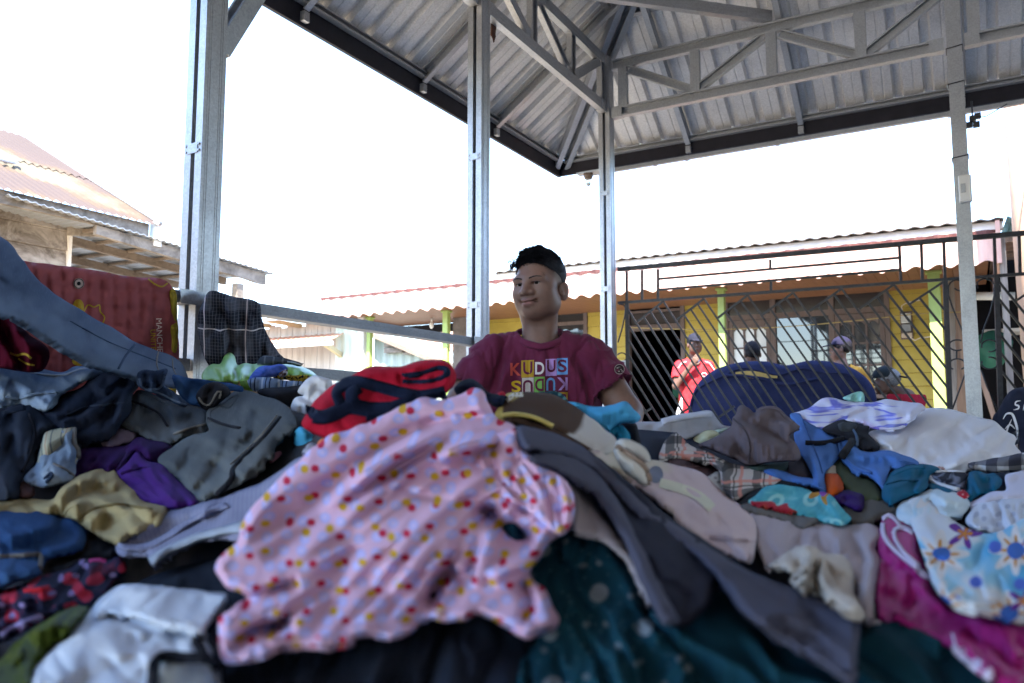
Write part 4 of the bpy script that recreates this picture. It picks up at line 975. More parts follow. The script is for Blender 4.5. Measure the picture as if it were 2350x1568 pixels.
def garment(name, label, cat, mat, outline, crop='D', group='second hand clothes heaped in the pavilion', **kw):
    s = make_sheet(outline, crop, **kw); o = sheet_obj(name, s, mat); tag(o, label, cat, group); s.obj = o
    return s
def ribbon(name, s, line, crop, wpx, mat, lift=.004, label=None, puff=.004, thick=.004):
    """a band of cloth lying on a sheet: waistband, cuff, collar edge, seam"""
    pl = catmull(cr(crop, line), 7, closed=False); t_ = np.gradient(pl, axis=0); t_ /= np.linalg.norm(t_, axis=1)[:, None]+1e-6; nn = np.stack([-t_[:, 1], t_[:, 0]], 1)
    k = 5; rows = []
    for j in range(k):
        u = j/(k-1)*2-1; rows.append(pl+nn*(u*wpx/2))
    q = np.vstack(rows); ex = np.concatenate([np.full(len(pl), lift+puff*math.sqrt(max(0, 1-(j/(k-1)*2-1)**2))) for j in range(k)])
    r = Sheet(); r.v = rayP(q[:, 0], q[:, 1], s.yb(q[:, 0], q[:, 1])-s.lift-s.relief(q[:, 0], q[:, 1])-ex)
    n = len(pl); r.tri = [(j*n+i, j*n+i+1, (j+1)*n+i+1, (j+1)*n+i) for j in range(k-1) for i in range(n-1)]
    r.uv = s.uvf(q[:, 0], q[:, 1], 0*q[:, 0]); r.cen = r.v.mean(0); r.thick = thick
    o = sheet_obj(name, r, mat, s.obj, label=label); return o
def cord(name, s, line, crop, rad, mat, lift=.004, label=None):
    pl = catmull(cr(crop, line), 7, closed=False); v = s.pos(pl[:, 0], pl[:, 1], lift); m = MB(); m.tube(list(v), rad, 6)
    return m.build(name, mat, s.obj, smooth=True, label=label)
# ------------------------------------------------------------------ cloth materials
def cloth(name, c, var=.16, rough=.88, weave=700, bump=.16, sheen=.0, pat=None, spec=.025):
    t = NT(name); uv = t.uv()
    n1 = t.noise(uv, 14, 5, .6); a = tuple(x*(1-var) for x in c); b = tuple(min(1, x*(1+var)) for x in c)
    cc = t.ramp(n1, [(.3, a), (.7, b)])
    if pat: cc = pat(t, uv, cc)
    w1 = t.noise(uv, weave, 2, .5); w2 = t.noise(uv, 55, 4, .6)
    nm = t.bump(t.math('ADD', t.math('MULTIPLY', w1, .6), t.math('MULTIPLY', w2, .5)), bump, .003)
    return t.fin(cc, rough, 0, nm, spec, **{'Sheen Weight': 0.0})
def p_lines(*specs):
    """(axis, period, width, colour, alpha, offset): woven stripes"""
    def f(t, uv, cc):
        x = t.sep(uv)
        for ax, per, wd, colr, al, off in specs:
            k = t.math('LESS_THAN', t.math('FRACT', t.math('DIVIDE', t.math('ADD', x[ax], off+10), per)), wd/per); cc = t.mix(t.math('MULTIPLY', k, al), cc, colr)
        return cc
    return f
def p_dots(*specs):
    def f(t, uv, cc):
        for per, r, colr, rnd, off in specs:
            v = t.node('ShaderNodeTexVoronoi', Scale=1/per, Randomness=rnd); v.voronoi_dimensions = '2D'; t.lk(t.mapv(uv, loc=(off, off*.7, 0)), v.inputs['Vector'])
            k = t.ramp(v.outputs['Distance'], [(r*.8, 1.0), (r, 0.0)]); cc = t.mix(k, cc, colr)
        return cc
    return f
def p_denim(fade=(.30,.38,.48), amt=.55, scale=5, slub=True):
    def f(t, uv, cc):
        k = t.ramp(t.noise(uv, scale, 4, .6), [(.42, 0.0), (.68, amt)]); cc = t.mix(k, cc, fade)
        sl = t.noise(t.mapv(uv, (900,70,1)), 1, 3, .7); cc = t.mix(t.ramp(sl, [(.55, 0.0), (.75, .35)]), cc, fade)
        return cc
    return f
def p_blotch(stops, scale, dist=1.5, detail=3, st=(1,1,1), al=1.0, offs=(0,0,0)):
    def f(t, uv, cc):
        n = t.noise(t.mapv(uv, st, (0,0,.5), offs), scale, detail, .5, dist); k = t.ramp(n, stops); return k if al >= 1 else t.mix(al, cc, k)
    return f
def p_flower(per, petals, specs, off=0.0, rnd=.55):
    """specs: (radius, petal depth, colour) drawn in order"""
    def f(t, uv, cc):
        v = t.node('ShaderNodeTexVoronoi', Scale=1/per, Randomness=rnd); v.voronoi_dimensions = '2D'; u2 = t.mapv(uv, loc=(off, off*.6, 0)); t.lk(u2, v.inputs['Vector'])
        sb = t.node('ShaderNodeVectorMath', operation='SCALE'); t.lk(u2, sb.inputs[0]); sb.inputs['Scale'].default_value = 1/per
        ps = t.node('ShaderNodeVectorMath', operation='SCALE'); t.lk(v.outputs['Position'], ps.inputs[0]); ps.inputs['Scale'].default_value = 1/per
        df = t.node('ShaderNodeVectorMath', operation='SUBTRACT'); t.lk(sb.outputs[0], df.inputs[0]); t.lk(ps.outputs[0], df.inputs[1])
        x = t.sep(df.outputs[0]); an = t.math('ARCTAN2', x[1], x[0]); co = t.math('COSINE', t.math('MULTIPLY', an, float(petals)))
        for r, dep, colr in specs:
            lim = t.math('ADD', r*(1-dep), t.math('MULTIPLY', co, r*dep)); k = t.math('LESS_THAN', v.outputs['Distance'], lim); cc = t.mix(k, cc, colr)
        return cc
    return f
def chain(*fs):
    def f(t, uv, cc):
        for g_ in fs: cc = g_(t, uv, cc)
        return cc
    return f
# ------------------------------------------------------------------ the heap under everything
K = cloth
hp_out = [(-500,905),(0,905),(300,905),(560,915),(700,950),(850,985),(1000,985),(1150,985),(1300,985),(1450,985),(1600,995),(1900,985),(2150,985),(2350,1060),(2800,1080),(2800,1800),(2000,1800),(1200,1800),(400,1800),(-500,1800)]
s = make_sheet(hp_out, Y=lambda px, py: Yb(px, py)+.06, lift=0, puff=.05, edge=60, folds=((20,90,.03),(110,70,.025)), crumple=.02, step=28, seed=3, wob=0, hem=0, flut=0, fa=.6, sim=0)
s.thick = .03
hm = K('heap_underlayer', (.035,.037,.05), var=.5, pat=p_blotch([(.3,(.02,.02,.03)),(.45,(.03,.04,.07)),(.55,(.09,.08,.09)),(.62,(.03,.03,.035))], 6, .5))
# the heap's flanks run down to the pavilion floor
ed = {}
for t3 in s.tri:
    for a_, b_ in ((t3[0],t3[1]),(t3[1],t3[2]),(t3[2],t3[0])): ed[(a_,b_)] = 1
rim = [e for e in ed if (e[1],e[0]) not in ed]; low = {}; vv_ = [tuple(p) for p in s.v]; uu_ = [tuple(p) for p in s.uv]; mid_ = s.v.mean(0)
for e in rim:
    for q in e:
        if q not in low:
            p = s.v[q]; d_ = p-mid_; d_[2] = 0; d_ /= np.linalg.norm(d_)+1e-6; low[q] = len(vv_); k_ = max(0, p[2]-.13)*.5; vv_.append((p[0]+d_[0]*k_, max(p[1]+d_[1]*k_, .12) if p[1] > .4 else p[1], .13)); uu_.append((uu_[q][0], uu_[q][1]-.5))
s.tri = list(s.tri)+[(b_, a_, low[a_], low[b_]) for a_, b_ in rim]; s.v = np.array(vv_); s.uv = np.array(uu_)
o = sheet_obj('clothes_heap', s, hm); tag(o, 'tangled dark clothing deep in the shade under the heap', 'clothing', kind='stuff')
# ------------------------------------------------------------------ clothes, left half (back to front)
m_den = K('blue_denim', (.028,.042,.080), pat=p_denim((.14,.185,.26), .8, 2.6))
m_pale = K('pale_denim', (.15,.205,.29), pat=p_denim((.36,.42,.48), .65, 7))
m_dkden = K('indigo_denim', (.018,.030,.062), pat=p_denim((.07,.10,.16), .5, 5))
m_blue2 = K('mid_blue_denim', (.020,.055,.15), pat=p_denim((.055,.12,.26), .6, 6))
m_grey = K('washed_black_denim', (.048,.055,.064), pat=p_denim((.14,.15,.16), .6, 3.5))
m_grey2 = K('washed_grey_denim', (.064,.072,.080), pat=p_denim((.18,.195,.20), .6, 3))
m_navy = K('black_navy_twill', (.015,.019,.032), var=.3, rough=.8, sheen=.1)
m_slate = K('slate_navy_cotton', (.026,.032,.048), var=.25, sheen=.1)
m_black = K('black_cotton', (.018,.018,.023), var=.3, sheen=.08)
m_seam = K('seam_thread', (.16,.15,.14), weave=400)
m_pseam = K('pale_seam', (.42,.46,.50))
m_purple = K('purple_cotton', (.055,.018,.14), var=.2)
m_purple_d = K('dark_purple_cotton', (.030,.010,.066), var=.25)
m_khaki = K('khaki_cotton', (.33,.27,.145), var=.12)
def GA(name, label, cat, mat, outline, crop='D', **kw): return garment(name, label, cat, mat, outline, crop, **kw)
# mattress leaning outside the left rail
red = cloth('red_quilted_cover', (.28,.078,.085), var=.2, pat=p_blotch([(.35,(.30,.082,.09)),(.6,(.23,.065,.072)),(.75,(.13,.06,.07))], 5, .6, 4, al=.8), rough=.7)
mt = [(-500,600),(55,598),(75,602),(200,618),(300,635),(372,641),(392,655),(400,690),(403,860),(300,950),(-500,950)]
grid = []
for x in range(-40, 400, 30): grid.append(([(x, 560),(x+2, 960)], 4.5, -.013, 0))
for y in range(660, 960, 43): grid.append(([(-520, y-22),(20, y-12),(402, y+14)], 4.5, -.018, 0))
sm = make_sheet(mt, Y=[(0,700,2.28),(400,700,2.82),(200,900,2.52)], lift=0, puff=.06, edge=26, lines=grid, folds=((95,60,.012),), crumple=.008, step=7, seed=11, thick=.06, wob=1.5, hem=0, flut=0, fa=.6, sim=0, hang=8)
mo = empty('mattress', tuple(sm.cen), 'red quilted child mattress with yellow side standing against the left railing', 'mattress')
mq = sheet_obj('cover', sm, red, mo)
ye = make_sheet([(385,655),(400,664),(406,690),(407,870),(392,905),(388,800)], Y=2.82, lift=0, puff=.02, edge=8, lines=[([(396,660+i*14),(408,662+i*14)], 3, -.008, 0) for i in range(16)], step=4, thick=.02, seed=2)
sheet_obj('side_band', ye, cloth('yellow_side_band', (.28,.21,.03), var=.25), mo)
m_prnt = simple('pale_print_ink', (.55,.45,.42), .8, var=.2); m_gold = simple('gold_print_ink', (.42,.27,.02), .8, var=.2)
def print_text(txt, s, parent, ox, oy, dx, dy, size, mat, name='lettering', lift=.006, bold=.0):
    """letters as flat ink shapes laid on a sheet; origin (ox, oy), baseline direction (dx, dy), all in picture units of that sheet"""
    cu = bpy.data.curves.new(name, 'FONT'); cu.body = txt; cu.size = 1.0; cu.resolution_u = 3; cu.offset = bold
    to = bpy.data.objects.new('tmp', cu); col.objects.link(to); dg = bpy.context.evaluated_depsgraph_get(); me = bpy.data.meshes.new_from_object(to.evaluated_get(dg)); bpy.data.objects.remove(to)
    bm = bmesh.new(); bm.from_mesh(me); bmesh.ops.triangulate(bm, faces=bm.faces); bmesh.ops.subdivide_edges(bm, edges=bm.edges, cuts=1); bmesh.ops.triangulate(bm, faces=bm.faces)
    L = math.hypot(dx, dy); ux, uy = dx/L, dy/L
    co = np.array([v.co[:2] for v in bm.verts]); px = ox+(co[:, 0]*ux+co[:, 1]*uy)*size; py = oy+(co[:, 0]*uy-co[:, 1]*ux)*size
    w_ = s.pos(px, py, lift)
    for v, p in zip(bm.verts, w_): v.co = p
    me2 = bpy.data.meshes.new(name); bm.to_mesh(me2); bm.free()
    return link(name, me2, mat, parent)
print_text('MANCHES', sm, mo, 358, 730, 4, 100, 19, m_prnt); print_text('UNITE', sm, mo, 345, 756, 4, 100, 17, m_gold)
def ink_ring(s, parent, pts, wpx, mat, name='print', lift=.006, closed=False):
    pl = catmull(pts, 4, closed=closed);
    if closed: pl = np.vstack([pl, pl[:1]])
    t_ = np.gradient(pl, axis=0); t_ /= np.linalg.norm(t_, axis=1)[:, None]+1e-6; nn = np.stack([-t_[:, 1], t_[:, 0]], 1)
    a, b = pl+nn*wpx/2, pl-nn*wpx/2; q = np.vstack([a, b]); v = s.pos(q[:, 0], q[:, 1], lift); n = len(pl)
    m = MB(); m.add(v, [(i, i+1, n+i+1, n+i) for i in range(n-1)]); return m.build(name, mat, parent)
def ink_disc(s, parent, cx, cy, rx, ry, mat, name='print', lift=.006, n=18):
    px = np.array([cx]+[cx+rx*math.cos(k*2*math.pi/n) for k in range(n)]+[cx+.5*rx*math.cos(k*2*math.pi/n) for k in range(n)]); py = np.array([cy]+[cy+ry*math.sin(k*2*math.pi/n) for k in range(n)]+[cy+.5*ry*math.sin(k*2*math.pi/n) for k in range(n)])
    v = s.pos(px, py, lift); f = [(0, n+1+k, n+1+(k+1) % n) for k in range(n)]+[(n+1+k, 1+k, 1+(k+1) % n, n+1+(k+1) % n) for k in range(n)]
    return MB().add(v, f).build(name, mat, parent)
ink_disc(sm, mo, 181, 651, 12.5, 12.5, m_prnt, 'ball_print'); ink_disc(sm, mo, 181, 651, 4.5, 4.5, M['dark'], 'ball_print', .008)
ink_ring(sm, mo, [(181+11*math.cos(a), 651+11*math.sin(a)) for a in np.linspace(0,6.28,14)[:-1]], 2, M['dark'], 'ball_print', .008, True)
ink_ring(sm, mo, [(340,640),(355,652),(372,658),(385,650)], 3.5, m_gold)
for cx, cy, rx, ry in ((180,705,13,18),(181,828,16,12)): ink_disc(sm, mo, cx, cy, rx, ry, m_gold)
ink_ring(sm, mo, [(193,715),(202,700),(216,705),(228,700),(230,715),(240,728),(236,742)], 3, m_gold); ink_ring(sm, mo, [(125,770),(128,790),(145,792),(152,812),(165,822)], 3, m_gold)
# sarong over the rail
sar = cloth('plaid_sarong', (.055,.057,.07), var=.2, pat=p_lines((0,.16,.052,(.012,.013,.018),.85,.0),(1,.19,.06,(.010,.011,.016),.85,.03),(0,.012,.003,(.16,.16,.19),.30,0),(1,.014,.003,(.15,.15,.18),.22,.0),(0,.16,.0045,(.55,.47,.47),.9,.03),(1,.19,.0045,(.55,.5,.5),.9,.05)))
s = GA('sarong', 'dark grey plaid sarong with white lines hanging over the left rail', 'sarong', sar, [(1250,1042),(1275,1030),(1305,1032),(1400,1062),(1560,1100),(1580,1200),(1620,1310),(1680,1400),(1710,1440),(1600,1470),(1500,1480),(1400,1500),(1275,1490),(1225,1420),(1195,1290),(1195,1180),(1225,1095)], 'T1', Y=[(1250,1100,2.93),(1600,1200,3.2),(1400,1450,2.88)], lift=.06, puff=.05, edge=22, folds=((75,52,.055,1.0),(62,34,.02)), lines=[([(1290,1050),(1330,1200),(1300,1350),(1330,1480)],16,.03),([(1370,1080),(1310,1220),(1290,1300)],12,-.03),([(1560,1110),(1520,1250),(1560,1420)],14,.03)], step=6, seed=1)
# jeans leg stretched in front of the mattress
s = GA('jeans', 'faded blue jeans with one leg stretched slantwise in front of the red mattress', 'jeans', m_den, [(-700,560),(-300,620),(0,700),(60,745),(130,835),(210,940),(320,1040),(430,1110),(560,1190),(700,1265),(830,1345),(950,1390),(1050,1430),(1110,1490),(1125,1590),(1000,1600),(720,1520),(560,1475),(480,1430),(330,1340),(170,1235),(60,1185),(0,1168),(-700,1050)], 'T1', Y=[(0,900,1.85),(1000,1480,2.35),(500,1200,2.06)], lift=0, puff=.09, edge=55, folds=((36,60,.034),(80,46,.016,1.4),(30,34,.012),(60,40,.012)), lines=[([(0,980),(250,1130),(560,1320),(880,1480)],18,-.016),([(700,1300),(760,1400),(740,1500)],8,-.012)], crumple=.010, step=7, seed=4, thick=.012)
ribbon('hem_seam', s, [(815,1352),(760,1420),(715,1500)], 'T1', 5, m_dkden); ribbon('side_seam', s, [(430,1215),(640,1330),(860,1420),(1060,1500)], 'T1', 2.2, m_dkden)
cord('stitching', s, [(955,1400),(945,1470),(975,1560)], 'T1', .0022, m_seam); cord('stitching', s, [(1040,1440),(1045,1500),(1075,1565)], 'T1', .0022, m_seam)
mar = K('maroon_shirt_cotton', (.075,.006,.016), var=.25)
s = GA('shirt', 'dark maroon shirt bundled under the stretched jeans at the left edge', 'shirt', mar, [(-300,1150),(0,1166),(60,1190),(170,1290),(280,1365),(295,1440),(240,1520),(0,1500),(-300,1500)], 'T1', Y=1.95, lift=0, puff=.05, folds=((60,60,.035),(20,40,.012)), crumple=.012, step=7, seed=5)
ink_ring(s, s.obj, cr('T1', [(60,1405),(100,1420),(150,1412),(190,1440)]), 5, m_gold); ink_ring(s, s.obj, cr('T1', [(110,1440),(160,1470),(210,1480)]), 4, m_gold)
# green satin, towel, batik, striped shirt on the shelf of clothes by the post
s = GA('shirt', 'folded dark plaid shirt behind the green satin', 'shirt', K('dark_plaid_cotton', (.05,.06,.075), pat=p_lines((0,.03,.006,(.16,.18,.2),.6,0),(1,.03,.006,(.14,.16,.18),.6,0))), [(420,80),(445,40),(480,28),(600,42),(700,70),(752,92),(740,105),(640,90),(560,95),(430,110)], 'M1', Y=2.62, lift=0, puff=.03, edge=10, folds=((10,26,.02),), step=6, seed=2)
ribbon('cuff', s, [(640,72),(700,82),(748,100)], 'M1', 3, m_pseam)
sat = K('lime_satin', (.22,.44,.085), var=.12, rough=.38, bump=.06, sheen=0, spec=.5)
s = GA('satin_cloth', 'shiny lime green satin cloth crumpled below the plaid sarong', 'cloth', sat, [(15,170),(40,120),(90,90),(150,90),(180,30),(215,6),(255,30),(275,95),(330,85),(400,92),(480,66),(560,64),(620,72),(700,92),(760,112),(860,172),(800,196),(700,178),(560,170),(480,205),(380,205),(300,222),(200,222),(120,216),(20,196)], 'M1', Y=[(20,150,2.45),(860,170,2.62),(400,200,2.45)], lift=0, puff=.06, edge=16, folds=((60,42,.045,1.0),(15,36,.03)), lines=[([(215,10),(230,110),(215,200)],12,.05),([(275,95),(250,160),(270,210)],8,-.05),([(480,75),(650,110),(830,170)],10,.035),([(395,95),(340,160),(330,210)],9,-.045)], crumple=.012, step=5, seed=6)
GA('towel', 'rumpled royal blue towel lying on the green satin', 'towel', K('royal_blue_terry', (.06,.11,.42), pat=p_blotch([(.35,(.04,.09,.34)),(.55,(.10,.16,.55)),(.7,(.08,.22,.5))], 20), weave=300, bump=.6), [(358,198),(380,160),(425,118),(470,100),(520,100),(600,92),(640,120),(632,160),(560,185),(470,196),(370,218)], 'M1', Y=2.40, lift=.04, puff=.05, edge=12, folds=((150,36,.035),(60,24,.015)), step=5, seed=7)
GA('sock', 'small brown and white sock tucked into the blue towel', 'sock', K('brown_white_knit', (.30,.22,.2), pat=p_blotch([(.45,(.10,.06,.05)),(.55,(.6,.6,.64))], 25)), [(575,165),(600,140),(640,130),(638,165),(600,190)], 'M1', Y=2.38, lift=.06, puff=.02, edge=6, step=4, seed=3)
GA('batik_cloth', 'black and yellow batik cloth folded under the satin', 'cloth', K('yellow_black_batik', (.32,.24,.03), pat=p_blotch([(.42,(.012,.012,.012)),(.47,(.34,.25,.03)),(.55,(.30,.20,.02)),(.58,(.012,.012,.012))], 60, 1.5)), [(540,182),(600,166),(700,172),(800,178),(792,215),(760,232),(640,212),(545,205)], 'M1', Y=2.36, lift=.03, puff=.025, edge=8, folds=((8,20,.015),), step=5, seed=8)
strp = K('blue_striped_shirting', (.16,.23,.36), pat=p_lines((0,.045,.004,(.015,.02,.05),.9,0),(0,.045,.004,(.02,.03,.06),.9,.012),(0,.045,.006,(.45,.5,.56),.8,.024)))
GA('shirt', 'light blue striped shirt folded below the green satin', 'shirt', strp, [(345,212),(380,196),(470,188),(560,196),(640,208),(785,226),(760,262),(640,282),(560,288),(400,290)], 'M1', Y=2.25, lift=.03, puff=.03, edge=14, folds=((95,50,.014),), step=6, seed=9)
GA('shirt', 'olive green shirt corner beside the striped blue shirt', 'shirt', K('olive_green', (.10,.18,.03)), [(290,222),(350,212),(385,250),(400,290),(320,270)], 'M1', Y=2.28, lift=.02, puff=.02, edge=8, step=5, seed=10)
q0 = P(440, 886, 2.36); q1 = P(690, 884, 2.36); bz = float(q0[2])
bn = empty('bench', (float((q0[0]+q1[0])/2), 2.55, FL), 'plain brown wooden bench under the green satin and striped shirt', 'bench')
m = MB(); m.box(q0[0], q1[0], 2.36, 2.72, bz-.014, bz+.014); m.build('seat', M['brown_wood'], bn)
for bx in (q0[0]+.03, q1[0]-.03):
    for by in (2.40, 2.68): m = MB(); m.box(bx-.02, bx+.02, by-.02, by+.02, FL, bz-.014); m.build('leg', M['brown_wood'], bn)
GA('top', 'black top spread out behind the washed grey jeans', 'top', m_black, [(1940,300),(2040,270),(2180,262),(2330,240),(2420,262),(2330,330),(2210,420),(2060,370)], 'L1', Y=2.12, lift=.02, puff=.04, edge=20, folds=((15,40,.02),), step=7, seed=12)
wsh = K('white_cotton', (.62,.63,.68), var=.06)
s = GA('shirt', 'crumpled white shirt standing up left of the red knit', 'shirt', wsh, [(665,410),(700,340),(760,320),(720,295),(760,220),(800,185),(850,172),(910,186),(965,215),(960,300),(850,400),(790,520),(750,560),(690,480)], 'M1', Y=1.70, lift=0, puff=.05, edge=18, folds=((50,44,.030),(120,30,.015)), lines=[([(735,300),(780,330),(830,300),(900,210)],9,-.035),([(690,400),(760,380),(800,440)],10,.03)], crumple=.012, step=5, seed=13)
# denim group
GA('jeans', 'mid blue jeans corner behind the black pocketed trousers', 'jeans', m_blue2, [(1300,180),(1400,190),(1520,205),(1640,225),(1830,262),(1830,300),(1700,300),(1560,420),(1440,400),(1340,300)], 'L1', Y=2.05, lift=0, puff=.05, edge=18, folds=((20,40,.025),(100,40,.012)), step=6, seed=14)
s = GA('trousers', 'black trousers with a stitched pocket in the middle of the dark jeans', 'trousers', m_black, [(1480,345),(1500,290),(1550,240),(1640,224),(1715,262),(1742,312),(1690,352),(1610,425),(1545,445)], 'L1', Y=1.95, lift=.02, puff=.05, edge=16, folds=((130,30,.015),), step=6, seed=15)
cord('pocket_stitch', s, [(1500,345),(1530,390),(1580,400),(1640,300),(1665,300),(1655,350)], 'L1', .0025, m_seam)
s = GA('jeans', 'indigo jeans with rolled cuffs beside the pale denim jacket', 'jeans', m_dkden, [(1035,160),(1080,136),(1170,140),(1262,132),(1240,245),(1310,300),(1420,395),(1385,415),(1290,372),(1200,330),(1080,285),(1035,250)], 'L1', Y=1.9, lift=.03, puff=.05, edge=16, folds=((70,34,.025),(20,30,.02)), lines=[([(1080,150),(1110,240),(1180,260),(1220,180)],9,-.05)], step=5, seed=16)
ribbon('cuff', s, [(1050,200),(1075,262),(1150,285),(1215,262),(1245,180)], 'L1', 6, m_den, puff=.008); ribbon('cuff', s, [(1090,280),(1230,325),(1330,375),(1405,400)], 'L1', 5, m_den, puff=.006)
s = GA('jeans', 'washed black jeans lying left of the bigger grey pair', 'jeans', m_grey, [(900,545),(960,450),(1000,330),(1042,285),(1130,305),(1220,365),(1420,400),(1560,438),(1575,560),(1545,610),(1400,650),(1300,690),(1200,690),(1080,640)], 'L1', Y=None, lift=.05, puff=.06, edge=30, folds=((70,70,.03),(15,40,.014),(110,36,.012)), lines=[([(1000,330),(1150,420),(1260,560)],8,.02),([(1290,500),(1420,500),(1540,470)],9,-.025),([(1300,610),(1420,570),(1550,540)],9,.03)], crumple=.012, step=6, seed=17)
ribbon('waistband', s, [(1050,300),(1140,325),(1230,375),(1400,410)], 'L1', 7, m_grey, .004, puff=.007)
cord('seam', s, [(1000,375),(1100,410),(1200,470),(1262,560)], 'L1', .003, m_black); cord('seam', s, [(1310,620),(1420,580),(1550,545)], 'L1', .003, m_seam)
GA('blouse', 'mauve grey blouse showing between the black trousers and the purple shirt', 'blouse', K('mauve_grey', (.16,.13,.19)), [(755,665),(830,625),(900,555),(1030,610),(1000,660),(880,700),(800,735)], 'L1', Y=None, lift=.05, puff=.03, folds=((30,30,.02),(95,22,.01)), step=6, seed=18)
s = GA('trousers', 'huge black navy trousers draped across the left heap', 'trousers', m_navy, [(300,440),(430,400),(450,340),(620,260),(700,185),(800,125),(900,116),(1000,112),(1032,150),(1047,260),(1000,330),(985,450),(925,540),(860,630),(760,665),(600,695),(430,575)], 'L1', Y=None, lift=.09, puff=.08, edge=36, folds=((152,60,.05),(140,36,.014),(100,90,.02)), lines=[([(1000,130),(1020,250),(930,400),(880,560)],14,.03),([(760,240),(900,230),(1010,170)],14,-.04),([(560,400),(760,360),(960,330)],14,-.035)], crumple=.012, step=6, seed=19)
ribbon('waistband', s, [(905,135),(960,150),(1010,190),(1030,260)], 'L1', 12, m_navy, .003, puff=.008); cord('seam', s, [(500,480),(640,420),(800,400),(960,380)], 'L1', .0025, m_slate)
s = GA('jacket', 'pale blue denim jacket lying on top of the left heap', 'jacket', m_pale, [(-400,60),(0,64),(130,76),(260,112),(380,140),(490,148),(560,112),(650,104),(745,98),(815,118),(720,190),(620,235),(540,275),(450,345),(435,400),(340,450),(230,410),(120,400),(0,420),(-400,430)], 'L1', Y=None, lift=.11, puff=.06, edge=20, folds=((12,46,.030),(60,30,.012)), lines=[([(0,100),(200,180),(420,180),(700,120)],12,-.03),([(60,230),(150,330),(110,380)],9,-.05),([(0,330),(130,350),(230,330),(420,300)],10,-.05),([(130,250),(260,290),(430,300),(600,240)],9,.03)], crumple=.014, step=6, seed=20)
ribbon('seam', s, [(0,90),(150,130),(300,165),(480,170),(600,130),(760,108)], 'L1', 4, m_pseam, puff=.004); ribbon('waistband', s, [(40,345),(140,352),(260,320),(430,300)], 'L1', 7, m_pale, puff=.008)
s = GA('jacket', 'slate navy jacket heaped at the left edge', 'jacket', m_slate, [(-400,420),(0,425),(100,400),(210,392),(310,450),(435,575),(340,630),(285,760),(250,880),(160,985),(150,1100),(0,1125),(-400,1125)], 'L1', Y=None, lift=.10, puff=.09, edge=36, folds=((100,70,.05),(70,40,.012)), lines=[([(60,520),(140,450),(215,405)],9,-.05),([(60,760),(20,900),(60,1080)],16,.03)], step=7, seed=21)
ribbon('collar', s, [(20,470),(90,440),(190,415)], 'L1', 13, m_slate, .004, puff=.010); cord('seam', s, [(220,470),(260,600),(230,760),(170,900)], 'L1', .0028, m_black)
bst = K('beige_striped_ticking', (.36,.35,.26), var=.15, pat=p_lines((0,.022,.0035,(.06,.08,.10),.75,0),(0,.044,.003,(.30,.12,.07),.6,.012)))
s = GA('jeans', 'pale jeans turned inside out with striped beige lining at the left', 'jeans', m_pale, [(180,965),(225,890),(270,850),(290,750),(330,640),(340,610),(450,575),(555,570),(585,690),(598,780),(575,850),(572,920),(505,985),(400,1010),(290,1025)], 'L1', Y=None, lift=.13, puff=.06, edge=22, folds=((120,40,.022),(30,40,.02)), crumple=.012, step=5, seed=22)
s2_ = make_sheet([(285,850),(300,740),(340,612),(450,578),(553,572),(583,690),(596,775),(560,830),(480,800),(380,830),(300,865)], 'L1', Y=None, lift=.145, puff=.05, edge=16, folds=((150,36,.03),), step=5, seed=23); sheet_obj('lining', s2_, bst, s.obj)
cord('pocket_stitch', s, [(340,955),(385,915),(392,935),(350,985)], 'L1', .003, m_dkden); ribbon('seam', s, [(400,840),(480,875),(560,930)], 'L1', 5, m_seam)
cord('edge', s, [(562,580),(560,690),(590,740),(592,800)], 'L1', .004, m_seam, .02)
GA('cloth', 'rust brown scrap peeking out under the striped lining', 'cloth', K('rust_brown', (.10,.05,.045)), [(150,1000),(200,975),(255,1020),(255,1085),(150,1100)], 'L1', Y=None, lift=.12, puff=.02, edge=10, step=6, seed=24)
GA('top', 'very dark purple top between the striped lining and the purple shirt', 'top', m_purple_d, [(560,930),(590,780),(640,720),(860,715),(960,700),(1030,650),(1120,660),(1290,712),(1180,825),(1060,850),(960,850),(890,915),(700,905)], 'L1', Y=None, lift=.05, puff=.05, edge=26, folds=((150,44,.03),(40,40,.02)), step=6, seed=25)
s = GA('jeans', 'big washed grey jeans lying diagonally in the middle of the left heap', 'jeans', m_grey2, [(1550,530),(1560,440),(1640,390),(1700,332),(1790,290),(1900,296),(2000,335),(2110,372),(2190,425),(2235,560),(2170,610),(2095,680),(2060,770),(1980,860),(1880,960),(1640,1085),(1480,1130),(1330,960),(1185,822),(1300,715),(1450,625),(1570,595)], 'L1', Y=None, lift=.11, puff=.09, edge=40, folds=((135,80,.05),(20,50,.018),(120,36,.012)), lines=[([(1570,590),(1750,600),(1860,560),(1940,480),(2100,470)],14,-.06),([(1500,790),(1650,840),(1800,760),(1960,560)],18,-.05),([(1720,340),(1820,400),(1800,560)],9,-.03),([(1460,640),(1700,640),(1880,560),(2080,450)],16,.035)], crumple=.014, step=6, seed=26)
ribbon('waistband', s, [(1585,520),(1575,450),(1650,395),(1730,340),(1800,305)], 'L1', 9, m_grey2, .004, puff=.008)
cord('seam', s, [(2110,500),(1980,660),(1760,880),(1745,960),(1640,1075)], 'L1', .0045, m_black); cord('seam', s, [(1570,500),(1680,545),(1810,575)], 'L1', .003, m_black); ribbon('pocket_edge', s, [(1640,400),(1720,420),(1800,330)], 'L1', 4, m_grey, puff=.006); cord('stitching', s, [(2090,480),(1960,640),(1740,850)], 'L1', .002, m_seam)
